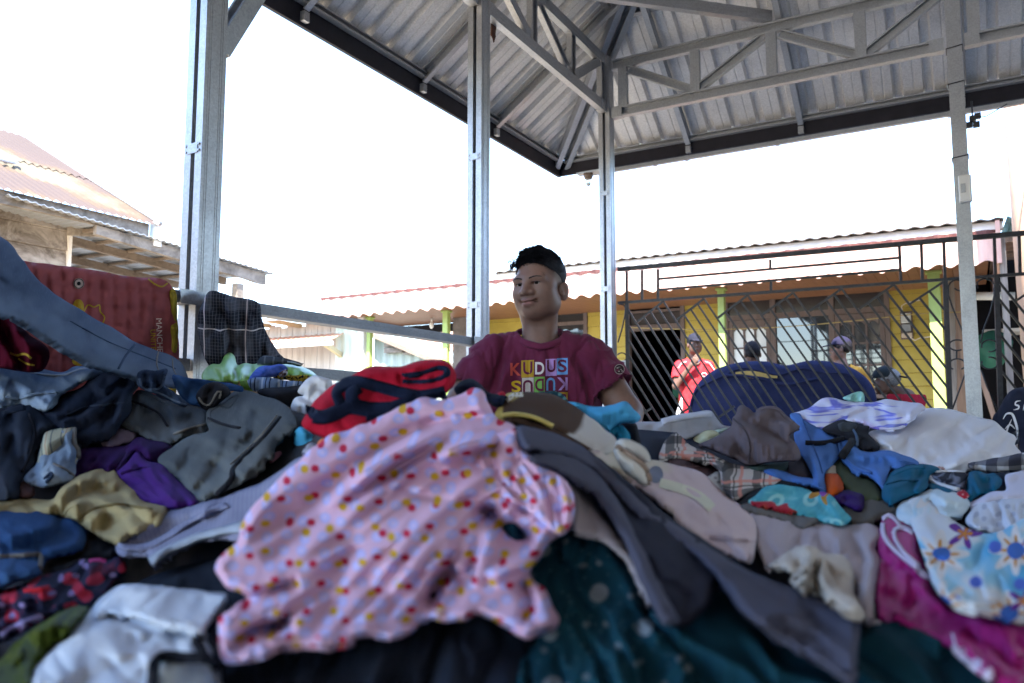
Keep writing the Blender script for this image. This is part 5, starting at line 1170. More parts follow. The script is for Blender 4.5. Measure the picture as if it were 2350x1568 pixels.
s = GA('shirt', 'purple shirt with a turned back corner above the khaki trousers', 'shirt', m_purple, [(880,915),(960,830),(1040,748),(1105,815),(1230,850),(1330,950),(1500,1130),(1420,1170),(1290,1185),(1060,1120),(930,980)], 'L1', Y=None, lift=.12, puff=.05, edge=22, folds=((45,60,.03),(20,30,.01)), lines=[([(905,925),(1000,890),(1110,880)],8,-.03),([(1105,820),(1150,930),(1250,1050),(1340,1150)],12,.03)], step=6, seed=27)
ribbon('hem', s, [(912,920),(1000,890),(1108,868)], 'L1', 3, m_purple_d)
GA('top', 'dark purple sleeve lying beside the washed grey jeans', 'top', m_purple_d, [(860,880),(900,800),(960,730),(1040,645),(1130,660),(1280,712),(1190,822),(1110,820),(1040,752),(960,832),(890,915)], 'L1', Y=None, lift=.10, puff=.03, edge=20, folds=((140,30,.02),), step=6, seed=28)
s = GA('trousers', 'khaki trousers in soft folds left of the grey collared shirt', 'trousers', m_khaki, [(-300,1120),(0,1112),(100,1095),(200,1100),(300,1110),(405,1108),(440,1060),(490,1000),(590,930),(700,894),(800,880),(870,892),(930,970),(1020,1035),(1075,1125),(1270,1162),(1250,1300),(1000,1400),(880,1460),(640,1330),(560,1270),(400,1230),(200,1230),(-300,1240)], 'L1', Y=None, lift=.10, puff=.07, edge=26, folds=((160,56,.04),(40,50,.03),(175,28,.012)), lines=[([(380,1190),(480,1040),(620,960),(760,960),(900,1000)],14,.05),([(480,1190),(620,1130),(800,1120),(960,1160)],14,.05),([(420,1200),(560,1120),(760,1060),(920,1010)],12,-.05),([(640,1300),(800,1180),(1000,1160),(1200,1180)],16,.04),([(730,1000),(740,930),(850,900)],9,-.05)], crumple=.012, step=6, seed=29)
cord('seam', s, [(600,1250),(720,1180),(860,1150),(1010,1165),(1150,1190)], 'L1', .0022, K('dark_khaki_thread', (.16,.125,.06))); ribbon('hem', s, [(480,1225),(520,1170),(600,1150)], 'L1', 6, m_khaki, .004, puff=.006)
s = GA('jeans', 'mid blue jeans bunched up at the left edge below the khaki trousers', 'jeans', m_blue2, [(-300,60),(0,72),(200,74),(390,90),(470,142),(580,130),(650,188),(668,250),(640,385),(560,425),(480,440),(360,480),(300,585),(120,640),(0,690),(-300,720)], 'L2', Y=None, lift=.10, puff=.07, edge=36, folds=((10,60,.035),(120,50,.02),(20,30,.012)), lines=[([(0,290),(200,250),(430,190)],14,.04),([(0,370),(260,330),(520,300)],14,-.04),([(470,150),(480,220),(600,280)],12,-.05)], crumple=.013, step=7, seed=30)
cord('stitching', s, [(0,430),(150,425),(310,418),(322,470),(315,540)], 'L2', .0016, m_seam); cord('stitching', s, [(0,445),(150,440),(298,434),(305,520)], 'L2', .0014, m_seam)
GA('top', 'black top in the gap beside the mid blue jeans', 'top', m_black, [(480,440),(560,425),(640,385),(668,270),(760,260),(900,330),(900,440),(700,470),(560,560),(400,600),(320,520)], 'L2', Y=None, lift=.06, puff=.04, edge=24, folds=((160,40,.02),), step=7, seed=31)
plf = K('dark_red_blue_print', (.022,.022,.045), var=.3, pat=chain(p_blotch([(.40,(.015,.018,.04)),(.52,(.03,.03,.07)),(.60,(.12,.02,.04)),(.68,(.10,.09,.2))], 28, 1.0), p_dots((.03,.30,(.40,.03,.06),.9,.0),(.026,.16,(.25,.2,.42),1.0,.3))))
s = GA('blouse', 'dark blouse with red and lilac print at the lower left', 'blouse', plf, [(-300,700),(0,690),(170,655),(300,590),(400,560),(560,480),(690,455),(830,470),(920,440),(980,540),(880,640),(780,760),(690,840),(560,840),(340,930),(150,1040),(0,1110),(-300,1150)], 'L2', Y=None, lift=.08, puff=.05, edge=26, folds=((155,46,.035),(120,34,.018)), lines=[([(180,690),(290,690),(390,670)],10,.04),([(390,680),(560,560),(690,500),(680,620),(560,740)],10,.03),([(0,900),(200,830),(420,760),(600,600)],12,-.03)], crumple=.014, step=7, seed=32)
ribbon('trim', s, [(180,700),(280,695),(385,675)], 'L2', 10, K('red_trim_cloth', (.45,.02,.03)), puff=.006); ribbon('trim', s, [(690,470),(760,462),(820,470)], 'L2', 8, K('pink_trim_cloth', (.45,.06,.22)), puff=.006)
ribbon('trim', s, [(0,1060),(100,985),(220,930),(330,905)], 'L2', 9, K('lilac_trim_cloth', (.30,.26,.50)), puff=.006)
navy2 = K('navy_suiting', (.018,.023,.036), var=.25, sheen=.12)
s = GA('trousers', 'navy black trousers spread under the pink dotted dress along the bottom', 'trousers', navy2, [(-100,1830),(180,1600),(232,1400),(300,1345),(400,1305),(520,1270),(640,1200),(900,1300),(1180,1400),(1240,1500),(1240,1600),(1300,1830)], 'D', Y=None, lift=.045, puff=.05, edge=50, folds=((110,110,.035),(95,60,.012)), step=10, seed=33)
s = GA('trousers', 'olive green satin trousers at the bottom left corner', 'trousers', K('olive_satin', (.055,.075,.012), rough=.5, sheen=.1), [(-300,1300),(0,1235),(90,1130),(200,1040),(400,905),(540,832),(680,822),(650,910),(430,1120),(270,1310),(260,1500),(-300,1560)], 'L2', Y=None, lift=.10, puff=.05, edge=34, folds=((140,60,.035),), lines=[([(60,1170),(200,1080),(300,1060)],14,-.04),([(80,1140),(300,990),(560,850)],16,.03)], step=8, seed=34)
wht = K('white_print_jersey', (.58,.62,.70), var=.06, pat=p_blotch([(.48,(.58,.62,.70)),(.56,(.48,.56,.70)),(.66,(.42,.56,.72))], 9, 1.0, al=.6))
s = GA('shirt', 'white shirt with a folded over flap at the bottom left', 'shirt', wht, [(240,1560),(255,1330),(300,1260),(440,1120),(560,990),(660,880),(760,775),(880,680),(985,648),(1150,655),(1300,668),(1440,690),(1600,705),(1752,735),(1690,850),(1590,990),(1640,1130),(1700,1300),(1690,1560),(900,1600)], 'L2', Y=None, lift=.10, puff=.04, edge=24, folds=((150,70,.02),(60,60,.012)), lines=[([(640,1030),(760,910),(880,905),(1050,950),(1230,1010),(1560,1035)],9,-.05),([(1000,1020),(1060,1110),(1200,1040)],9,-.03)], step=8, seed=35)
s2_ = make_sheet([(730,900),(800,800),(900,690),(985,655),(1150,662),(1300,675),(1440,697),(1600,712),(1745,740),(1680,860),(1560,1030),(1400,1015),(1240,985),(1080,930),(940,895),(830,890)], 'L2', Y=None, lift=.135, puff=.03, edge=18, folds=((115,50,.014),), step=8, seed=36); sheet_obj('flap', s2_, wht, s.obj)
s2_ = make_sheet([(1180,1480),(1220,1250),(1260,1215),(1450,1225),(1580,1235),(1690,1400),(1690,1560),(1180,1600)], 'L2', Y=None, lift=.135, puff=.02, edge=14, step=8, seed=37); sheet_obj('pocket', s2_, K('grey_print_pocket', (.28,.29,.28), pat=p_blotch([(.4,(.30,.31,.30)),(.55,(.16,.17,.2)),(.7,(.2,.3,.34))], 18)), s.obj)
ribbon('binding', s, [(1170,1450),(1200,1260),(1260,1208),(1430,1218),(1590,1215)], 'L2', 6, m_black, .045); ribbon('binding', s, [(1490,1050),(1540,1130),(1600,1230),(1660,1290)], 'L2', 6, m_black, .02); ribbon('binding', s, [(1610,1030),(1650,1120),(1720,1260)], 'L2', 5, m_black, .02)
lav = K('lavender_grey_shirting', (.21,.22,.33), var=.10, pat=p_lines((0,.006,.0015,(.30,.31,.42),.35,0)))
s = GA('shirt', 'lavender grey collared shirt lying open left of the pink dress', 'shirt', lav, [(888,335),(900,300),(950,245),(1060,175),(1300,80),(1480,30),(1640,0),(1850,-70),(2050,-150),(2320,-330),(2450,-330),(2500,-100),(2300,150),(2050,280),(1860,315),(1700,315),(1540,335),(1420,385),(1300,445),(1200,515),(1160,495),(1150,445),(1060,440),(960,440),(905,410)], 'L2', Y=None, lift=.12, puff=.05, edge=26, folds=((155,70,.03),(160,40,.010)), lines=[([(940,300),(1150,200),(1400,110),(1700,20)],14,.03),([(930,330),(1150,320),(1330,250),(1600,90)],20,-.06),([(1160,420),(1350,320),(1650,230),(2000,120)],16,.035)], step=7, seed=38)
ribbon('collar', s, [(910,345),(1000,372),(1150,350),(1280,285),(1420,200),(1580,110),(1750,40)], 'L2', 15, lav, .012, puff=.012); ribbon('collar_edge', s, [(1160,480),(1250,420),(1400,345),(1560,280),(1720,240),(1900,190)], 'L2', 22, K('pale_grey_facing', (.30,.34,.42)), .008, puff=.008)
# gaps between lavender shirt and red knit
cy = K('cyan_cotton', (.06,.30,.50))
GA('shirt', 'cyan blue shirt showing under the red knit on its left', 'shirt', cy, [(555,860),(600,790),(680,720),(690,600),(745,555),(860,640),(850,720),(760,770),(640,830)], 'M1', Y=1.28, lift=.02, puff=.03, edge=14, folds=((120,34,.03),), lines=[([(690,600),(700,700),(690,780)],8,-.05)], step=6, seed=39)
GA('cloth', 'pink scrap beside the cyan shirt', 'cloth', K('pink_jersey', (.60,.27,.36)), [(498,860),(515,790),(545,745),(590,728),(612,760),(590,830),(550,865)], 'M1', Y=1.33, lift=.03, puff=.03, edge=10, step=5, seed=40)
GA('cloth', 'beige cloth corner under the pink scrap', 'cloth', K('beige_cloth', (.42,.38,.36)), [(370,940),(440,850),(520,870),(500,920),(420,950)], 'M1', Y=1.36, lift=.03, puff=.02, edge=8, step=5, seed=41)
GA('cloth', 'orange cloth poking out under the red knit', 'cloth', K('orange_jersey', (.62,.19,.08)), [(855,690),(880,645),(930,628),(990,650),(950,690),(900,710)], 'M1', Y=1.12, lift=.02, puff=.025, edge=8, step=5, seed=42)
GA('cloth', 'grey and white printed scrap left of the orange cloth', 'cloth', K('grey_print_jersey', (.3,.3,.36), pat=p_dots((.014,.3,(.1,.1,.14),.9,0))), [(750,760),(765,700),(810,665),(870,690),(880,730),(820,760)], 'M1', Y=1.14, lift=.02, puff=.025, edge=8, step=5, seed=43)
# ------------------------------------------------------------------ clothes, middle and right (back to front)
m_lgrey = K('light_grey_cotton', (.40,.40,.44), var=.08)
m_taupe = K('taupe_jersey', (.125,.098,.108), var=.1)
m_hood = K('cornflower_fleece', (.075,.175,.46), var=.12)
m_teal = K('teal_cotton', (.012,.105,.19), var=.15)
m_cyan = K('sky_cyan_cotton', (.07,.33,.56), var=.1)
# right back: white sheet, tie dye, mint
sht = K('white_bedsheet', (.66,.66,.72), var=.04)
s = GA('sheet', 'big white sheet bundled into a mound at the right of the heap', 'sheet', sht, [(1050,440),(1290,400),(1450,300),(1520,240),(1620,232),(1700,240),(1900,290),(2000,320),(2110,350),(2200,430),(2270,465),(2285,500),(2275,545),(2325,620),(2300,680),(2100,720),(1900,760),(1760,780),(1600,770),(1460,720),(1300,650),(1130,600)], 'R3', Y=[(1100,500,1.95),(2250,500,2.0),(1700,700,1.75),(1700,300,2.15)], lift=0, puff=.08, edge=40, folds=((150,90,.016),(30,60,.010)), lines=[([(1250,520),(1400,470),(1600,420)],7,.008),([(1360,570),(1500,450),(1560,410)],5,.008),([(1800,340),(1950,470),(2100,520)],8,.01),([(1900,640),(2050,600),(2250,640)],10,.015)], crumple=.008, step=6, hang=3, seed=50)
td = K('tie_dye_jersey', (.60,.60,.74), var=.03, pat=chain(p_blotch([(.40,(.62,.62,.76)),(.50,(.60,.60,.76)),(.555,(.16,.17,.62)),(.62,(.25,.28,.72)),(.70,(.62,.62,.78))], 6, 1.8, 3, (1,3.2,1)), lambda t, uv, cc: t.mix(t.ramp(t.noise(uv, 5, 2, .4, 0, 0), [(.55,0.0),(.68,.7)]), cc, (.42,.20,.62))))
s = GA('shirt', 'white shirt with blue and violet tie dye on top of the white sheet', 'shirt', td, [(395,285),(470,262),(560,228),(655,155),(740,150),(870,178),(1050,188),(1180,164),(1290,172),(1385,188),(1490,200),(1528,242),(1455,300),(1430,330),(1300,395),(1240,418),(1130,405),(1050,400),(1040,372),(850,335),(700,395),(600,405),(470,320)], 'R3', Y=[(450,280,2.2),(1450,220,2.12),(900,350,2.05)], lift=.02, puff=.06, edge=20, folds=((10,40,.030),(150,40,.014)), lines=[([(870,320),(1010,262),(1200,235),(1450,250)],7,-.045),([(660,160),(720,200),(880,215)],7,.02),([(1040,380),(1250,350),(1400,300)],7,-.03)], crumple=.006, step=5, seed=51)
ribbon('hem', s, [(1060,390),(1140,400),(1250,408),(1330,385),(1440,320)], 'R3', 4, td, .003, puff=.004)
GA('cloth', 'small mint cloth standing up behind the tie dye shirt', 'cloth', K('mint_cotton', (.30,.58,.55), var=.05), [(828,152),(870,125),(920,105),(975,95),(1003,112),(1006,190),(940,190),(870,178)], 'R3', Y=2.26, lift=0, puff=.03, edge=8, folds=((60,30,.012),), lines=[([(930,180),(925,150),(960,120),(1000,125)],5,-.04)], step=4, seed=52)
s = GA('shirt', 'light grey collared shirt beside the fence at the back of the heap', 'shirt', m_lgrey, [(70,372),(100,338),(180,330),(280,333),(340,300),(440,270),(560,255),(685,245),(740,310),(780,358),(850,372),(700,400),(600,430),(520,470),(440,470),(330,445),(270,520),(230,620),(120,620),(100,440)], 'R2', Y=[(100,400,1.75),(800,330,2.0),(500,460,1.8)], lift=0, puff=.05, edge=18, folds=((165,40,.02),(150,26,.01)), lines=[([(280,345),(480,300),(700,285)],6,.02),([(150,400),(330,400),(480,420)],9,-.025),([(440,430),(560,380),(830,372)],8,-.02)], step=5, seed=53)
ribbon('collar', s, [(300,330),(420,300),(560,282),(700,272)], 'R2', 13, K('pale_grey_collar', (.52,.52,.56)), .008, puff=.01)
GA('cloth', 'soft cream cloth tucked under the taupe shirt', 'cloth', K('cream_velour', (.55,.54,.36), var=.06), [(530,502),(545,460),(580,435),(640,405),(700,398),(745,410),(760,440),(690,490),(640,515),(570,520)], 'R2', Y=1.82, lift=0, puff=.05, edge=14, folds=((150,40,.01),), step=5, seed=54)
GA('cloth', 'pale mint scrap behind the cream cloth', 'cloth', K('pale_mint', (.42,.50,.44)), [(720,400),(760,385),(820,380),(815,410),(760,425)], 'R2', Y=1.84, lift=0, puff=.02, edge=6, step=4, seed=55)
GA('cloth', 'magenta and red checked scrap left of the plaid flannel', 'cloth', K('magenta_check', (.36,.05,.15), pat=p_lines((0,.02,.006,(.5,.4,.4),.6,0),(1,.02,.006,(.12,.06,.2),.7,0))), [(205,645),(225,585),(260,530),(300,470),(340,458),(330,540),(290,640),(240,660)], 'R2', Y=1.72, lift=0, puff=.02, edge=8, step=5, seed=56)
fla = cloth('white_black_peach_flannel', (.50,.45,.42), var=.08, pat=p_lines((0,.055,.016,(.03,.03,.035),.75,0),(1,.055,.016,(.03,.03,.035),.75,.01),(0,.055,.006,(.62,.24,.19),.8,.025),(1,.055,.006,(.62,.24,.19),.8,.035),(0,.055,.003,(.03,.03,.03),.8,.035),(1,.055,.003,(.03,.03,.03),.8,.045)))
brp = cloth('brown_plaid_flannel', (.085,.05,.055), var=.15, pat=p_lines((0,.04,.003,(.30,.16,.16),.7,0),(1,.04,.003,(.30,.16,.16),.7,0),(0,.04,.014,(.05,.03,.035),.6,.01)))
GA('shirt', 'brown plaid shirt underneath the black and white flannel', 'shirt', brp, [(285,650),(380,600),(470,590),(600,610),(770,690),(770,760),(680,790),(560,760),(430,720),(330,690)], 'R2', Y=None, lift=.04, puff=.04, edge=18, folds=((30,40,.02),), step=6, seed=57)
GA('cloth', 'white lace cloth corner under the flannel', 'cloth', K('white_lace', (.55,.54,.52), pat=p_dots((.012,.3,(.28,.26,.26),.5,0))), [(640,785),(690,750),(765,725),(790,800),(815,910),(760,890),(700,830)], 'R2', Y=None, lift=.05, puff=.03, edge=10, step=5, seed=58)
s = GA('shirt', 'black white and peach plaid flannel shirt below the taupe shirt', 'shirt', fla, [(275,600),(300,545),(330,480),(375,432),(440,432),(530,522),(600,548),(700,585),(800,640),(970,692),(1150,740),(1262,782),(1180,835),(1090,860),(1000,880),(930,930),(880,955),(830,920),(775,850),(765,740),(720,690),(600,640),(500,608),(400,612),(320,650),(280,650)], 'R2', Y=None, lift=.09, puff=.045, edge=16, folds=((30,40,.024),(80,28,.010)), lines=[([(420,600),(520,610),(700,660),(830,690)],8,.03),([(770,750),(900,780),(1150,830)],8,.03),([(790,660),(780,760),(800,860)],8,.03)], crumple=.010, step=5, seed=59)
ribbon('placket', s, [(330,640),(400,560),(520,545),(660,600),(790,680)], 'R2', 8, fla, .006, puff=.006)
GA('cloth', 'dark green cloth folded under the taupe shirt', 'cloth', K('bottle_green', (.055,.085,.075)), [(950,690),(1080,665),(1200,650),(1300,640),(1300,720),(1200,735),(1060,725)], 'R2', Y=None, lift=.07, puff=.03, edge=10, folds=((5,26,.012),), step=5, seed=60)
GA('trousers', 'dark taupe trousers under the right side of the taupe shirt', 'trousers', K('dark_taupe', (.055,.042,.050)), [(1290,650),(1390,600),(1440,660),(1490,760),(1480,790),(1400,780),(1300,740)], 'R2', Y=None, lift=.06, puff=.04, edge=14, folds=((60,30,.02),), step=5, seed=61)
s = GA('hoodie', 'cornflower blue hooded top flopping down right of the taupe shirt', 'hoodie', m_hood, [(1320,275),(1350,265),(1395,270),(1420,308),(1480,345),(1560,382),(1640,420),(1690,455),(1712,520),(1715,600),(1670,660),(1600,740),(1590,800),(1602,885),(1550,870),(1490,850),(1400,830),(1270,790),(1130,735),(1110,715),(1200,705),(1350,760),(1480,775),(1500,780),(1450,660),(1400,590),(1360,500),(1350,420),(1395,395)], 'R2', Y=None, lift=.10, puff=.05, edge=18, folds=((75,46,.024),(20,34,.010)), lines=[([(1400,320),(1460,480),(1510,640),(1580,860)],10,.03),([(1440,300),(1560,440),(1600,600)],10,-.025),([(1350,280),(1420,310),(1530,380)],7,.02)], step=5, seed=62)
ribbon('rib_hem', s, [(1490,838),(1545,855),(1598,872)], 'R2', 8, m_hood, .004, puff=.006); cord('seam', s, [(1420,320),(1480,470),(1540,620),(1575,740)], 'R2', .002, K('hood_thread', (.04,.09,.25)))
GA('trousers', 'dark olive trousers between the two blue hooded sleeves', 'trousers', K('dark_olive', (.052,.062,.032)), [(1660,680),(1740,630),(1830,720),(1900,770),(1990,800),(2050,880),(2060,960),(1960,985),(1860,960),(1770,900),(1700,800)], 'R2', Y=None, lift=.05, puff=.06, edge=22, folds=((45,50,.02),), step=6, seed=63)
GA('cloth', 'beige label cloth beside the orange garment', 'cloth', K('beige_linen', (.40,.36,.30)), [(1600,735),(1640,670),(1690,690),(1700,730),(1640,745)], 'R2', Y=None, lift=.09, puff=.015, edge=6, step=4, seed=64)
GA('shirt', 'bright orange shirt scrunched between the blue hoodie and olive trousers', 'shirt', K('bright_orange', (.48,.075,.012), var=.12), [(1595,745),(1650,738),(1715,752),(1745,860),(1710,900),(1660,930),(1605,900)], 'R2', Y=None, lift=.09, puff=.04, edge=14, folds=((70,26,.03),(120,24,.02)), step=4, seed=65)
GA('shorts', 'dark purple shorts below the orange shirt', 'shorts', K('deep_violet', (.035,.014,.10), var=.2), [(1635,935),(1700,890),(1800,875),(1905,895),(1910,950),(1895,1025),(1850,1030),(1780,1010),(1700,975)], 'R2', Y=None, lift=.08, puff=.05, edge=16, folds=((30,34,.03),), lines=[([(1720,960),(1800,940),(1880,980)],8,-.04)], step=5, seed=66)
s = GA('hoodie', 'cornflower blue sleeve and hood lying across the white sheet', 'hoodie', m_hood, [(1685,490),(1705,455),(1740,450),(1800,470),(1850,530),(1880,560),(1960,575),(2040,560),(2120,562),(2210,590),(2300,625),(2345,662),(2230,690),(2120,700),(2090,780),(2065,855),(2020,830),(1980,780),(1920,742),(1850,745),(1790,690),(1720,610),(1690,550)], 'R2', Y=None, lift=.13, puff=.045, edge=16, folds=((25,40,.024),(60,30,.012)), lines=[([(1700,480),(1760,600),(1900,660),(2050,640)],10,-.04),([(1900,700),(1960,640),(2010,650),(2060,740)],7,-.03),([(1760,520),(1880,600),(2100,590),(2300,640)],9,.025)], step=5, seed=67)
ribbon('hood_edge', s, [(1700,480),(1720,560),(1790,650),(1870,700),(1960,735)], 'R2', 7, m_hood, .006, puff=.008); ribbon('cuff', s, [(2200,640),(2270,650),(2335,668)], 'R2', 8, m_hood, .004, puff=.006)
s = GA('shorts', 'black shorts with a drawstring lying on the blue hoodie', 'shorts', m_black, [(1575,395),(1640,345),(1740,312),(1775,325),(1840,340),(1900,360),(1948,368),(1940,420),(1985,470),(2030,530),(1950,548),(1870,530),(1820,490),(1700,450)], 'R2', Y=None, lift=.15, puff=.05, edge=16, folds=((25,36,.025),), step=5, seed=68)
s2_ = make_sheet([(1690,360),(1760,328),(1850,348),(1850,400),(1780,430),(1700,410)], 'R2', Y=None, lift=.165, puff=.05, edge=14, step=5, seed=69); sheet_obj('panel', s2_, K('charcoal_panel', (.045,.05,.055)), s.obj)
cord('drawstring', s, [(1740,465),(1650,490),(1540,502),(1440,498)], 'R2', .006, m_black, .012); cord('drawstring', s, [(1810,490),(1780,540),(1735,600)], 'R2', .009, K('black_cord', (.02,.02,.022)), .012); cord('drawstring', s, [(1810,380),(1845,440),(1852,520)], 'R2', .003, K('blue_cord', (.08,.12,.2)), .01)
s = GA('shirt', 'taupe t-shirt heaped in the middle of the right side', 'shirt', m_taupe, [(590,518),(680,470),(760,430),(850,362),(862,300),(890,275),(905,225),(925,203),(955,206),(1000,235),(1035,262),(1075,220),(1140,207),(1230,222),(1300,290),(1360,335),(1402,370),(1370,408),(1330,430),(1315,455),(1370,510),(1402,580),(1385,640),(1280,652),(1180,655),(1080,672),(980,684),(900,648),(800,600),(700,560)], 'R2', Y=[(600,520,1.66),(1350,400,1.72),(950,220,1.82),(1000,660,1.56)], lift=0, puff=.08, edge=20, folds=((25,56,.028),(70,34,.012)), lines=[([(1060,300),(1150,380),(1250,440),(1340,520)],9,-.05),([(1050,260),(1160,300),(1300,350),(1380,370)],9,.035),([(980,590),(1150,570),(1370,600)],9,-.035),([(860,320),(960,380),(1130,480),(1290,560)],16,.03),([(1070,240),(1100,280),(1180,300),(1330,320)],7,-.04)], crumple=.012, step=5, seed=70)
ribbon('neckline', s, [(1050,245),(1085,232),(1150,222),(1230,238),(1290,300),(1350,345)], 'R2', 5, m_taupe, .004, puff=.006); ribbon('hem', s, [(905,640),(990,672),(1090,660),(1200,645),(1380,632)], 'R2', 4, m_taupe, .003, puff=.004); cord('seam', s, [(870,310),(960,400),(1000,520),(990,660)], 'R2', .002, K('taupe_thread', (.07,.055,.06)))
# teal, check, pale baby clothes at the right
GA('cloth', 'grey brown cloth lying under the purple shorts', 'cloth', K('grey_brown_twill', (.095,.085,.075)), [(830,1085),(1000,990),(1150,985),(1310,1060),(1300,1130),(1160,1170),(1000,1200),(900,1180)], 'R3', Y=None, lift=.05, puff=.04, edge=20, folds=((10,40,.015),), step=6, seed=71)
GA('cloth', 'dark green round cloth next to the black and white check', 'cloth', K('dark_green_jersey', (.015,.06,.035)), [(1765,740),(1790,705),(1840,698),(1890,712),(1880,735),(1820,752)], 'R3', Y=1.75, lift=0, puff=.02, edge=6, step=4, seed=72)
GA('cloth', 'salmon scrap beside the white sheet', 'cloth', K('salmon_jersey', (.52,.33,.33)), [(1540,715),(1600,700),(1690,715),(1740,745),(1690,765),(1600,745)], 'R3', Y=1.72, lift=0, puff=.02, edge=6, step=4, seed=73)
chk = cloth('black_white_check', (.55,.55,.58), var=.05, pat=p_lines((0,.05,.025,(.02,.022,.045),.75,0),(1,.05,.025,(.02,.022,.045),.75,0)))
GA('shirt', 'black and white checked shirt at the right end of the heap', 'shirt', chk, [(1880,700),(1980,682),(2100,652),(2250,632),(2500,600),(2520,740),(2350,765),(2200,775),(2050,775),(1930,760),(1880,735)], 'R3', Y=1.70, lift=0, puff=.04, edge=14, folds=((5,34,.02),), step=5, seed=74)
s = GA('shirt', 'navy blouse with white scalloped edge right of the teal shirt', 'shirt', K('navy_white_edge', (.03,.035,.06), pat=p_blotch([(.45,(.02,.02,.03)),(.56,(.20,.22,.30)),(.62,(.03,.03,.05))], 22)), [(1545,800),(1600,765),(1720,760),(1850,770),(1880,800),(1850,860),(1860,925),(1780,900),(1660,880),(1580,845)], 'R3', Y=None, lift=.09, puff=.04, edge=14, folds=((20,30,.025),), step=5, seed=75)
cord('piping', s, [(1552,800),(1580,845),(1680,890),(1800,920)], 'R3', .004, wsh, .006); cord('piping', s, [(1600,775),(1700,768),(1850,772)], 'R3', .003, wsh, .006)
GA('shirt', 'dark teal shirt crumpled under the checked shirt', 'shirt', m_teal, [(1540,880),(1640,860),(1800,900),(1860,930),(1870,840),(1890,775),(1960,762),(2040,790),(2100,778),(2165,830),(2160,880),(2100,930),(2010,960),(1920,1000),(1850,1010),(1700,980),(1560,930)], 'R3', Y=None, lift=.07, puff=.05, edge=16, folds=((60,40,.03),(120,30,.015)), lines=[([(1890,800),(1960,860),(2010,950)],8,.04),([(1960,870),(2050,850),(2110,800)],10,-.06)], step=5, seed=76)
s = GA('shirt', 'plain teal shirt bunched in front of the white sheet', 'shirt', m_teal, [(1150,965),(1165,900),(1185,855),(1240,775),(1300,735),(1360,708),(1450,702),(1540,712),(1640,745),(1570,790),(1545,840),(1540,900),(1490,950),(1420,965),(1340,1005),(1270,1035),(1225,1050),(1165,1010)], 'R3', Y=None, lift=.12, puff=.06, edge=18, folds=((130,44,.03),(60,34,.012)), lines=[([(1240,790),(1340,830),(1440,800),(1560,800)],9,-.04),([(1470,820),(1480,900),(1440,955)],8,.03)], step=5, seed=77)
ribbon('collar', s, [(1245,790),(1310,760),(1400,730),(1520,728)], 'R3', 9, m_teal, .004, puff=.008); cord('seam', s, [(1200,880),(1300,850),(1460,850)], 'R3', .002, K('teal_thread', (.008,.05,.09)))
GA('cloth', 'little red printed cloth among the pale baby clothes', 'cloth', K('red_print', (.42,.02,.04), pat=p_dots((.01,.2,(.6,.3,.3),.8,0))), [(1740,968),(1790,940),(1835,922),(1890,972),(1850,1000),(1790,985)], 'R3', Y=None, lift=.12, puff=.015, edge=6, step=4, seed=78)
pw = K('pale_lilac_white', (.60,.59,.72), var=.05); bw = K('baby_blue_white', (.52,.62,.70), var=.06, pat=p_blotch([(.45,(.55,.64,.70)),(.6,(.45,.58,.68)),(.72,(.62,.62,.58))], 12))
GA('trousers', 'pale lilac white trousers stretched at the right edge', 'trousers', pw, [(1880,1045),(1990,985),(2100,935),(2200,925),(2190,800),(2300,770),(2500,740),(2520,1010),(2350,1010),(2150,1015),(1960,1062)], 'R3', Y=None, lift=.08, puff=.05, edge=20, folds=((165,50,.02),), lines=[([(2000,1010),(2200,960),(2400,950)],8,.02)], step=6, seed=79)
GA('baby_suit', 'pale blue baby suit crumpled in front of the teal shirt', 'baby suit', bw, [(1275,1150),(1300,1040),(1400,990),(1520,940),(1580,915),(1680,930),(1800,955),(1892,1020),(1880,1080),(1820,1140),(1700,1170),(1600,1210),(1500,1230),(1350,1200)], 'R3', Y=None, lift=.10, puff=.06, edge=18, folds=((40,40,.03),(120,30,.014)), lines=[([(1540,990),(1600,1060),(1640,1110)],8,-.04),([(1560,950),(1700,1010),(1860,1040)],8,.03)], step=5, seed=80)
GA('cloth', 'brown strap on the pale blue baby suit', 'strap', K('brown_strap', (.16,.06,.04)), [(1525,1000),(1550,990),(1600,1050),(1630,1100),(1610,1110),(1560,1060)], 'R3', Y=None, lift=.145, puff=.01, edge=5, step=4, seed=81)
GA('blouse', 'white lace edged blouse between the baby suit and the right edge', 'blouse', K('lacy_white', (.56,.60,.70), var=.05, pat=p_dots((.02,.24,(.40,.44,.56),.6,0))), [(1860,1180),(1900,1100),(1960,1045),(2100,1010),(2350,990),(2520,1000),(2520,1250),(2300,1265),(2150,1290),(2000,1270),(1900,1240)], 'R3', Y=None, lift=.09, puff=.05, edge=18, folds=((70,44,.035),(20,26,.014)), lines=[([(1970,1050),(1960,1120),(1990,1200)],7,-.03),([(2110,1020),(2150,1120),(2120,1230)],9,-.04)], step=6, seed=82)
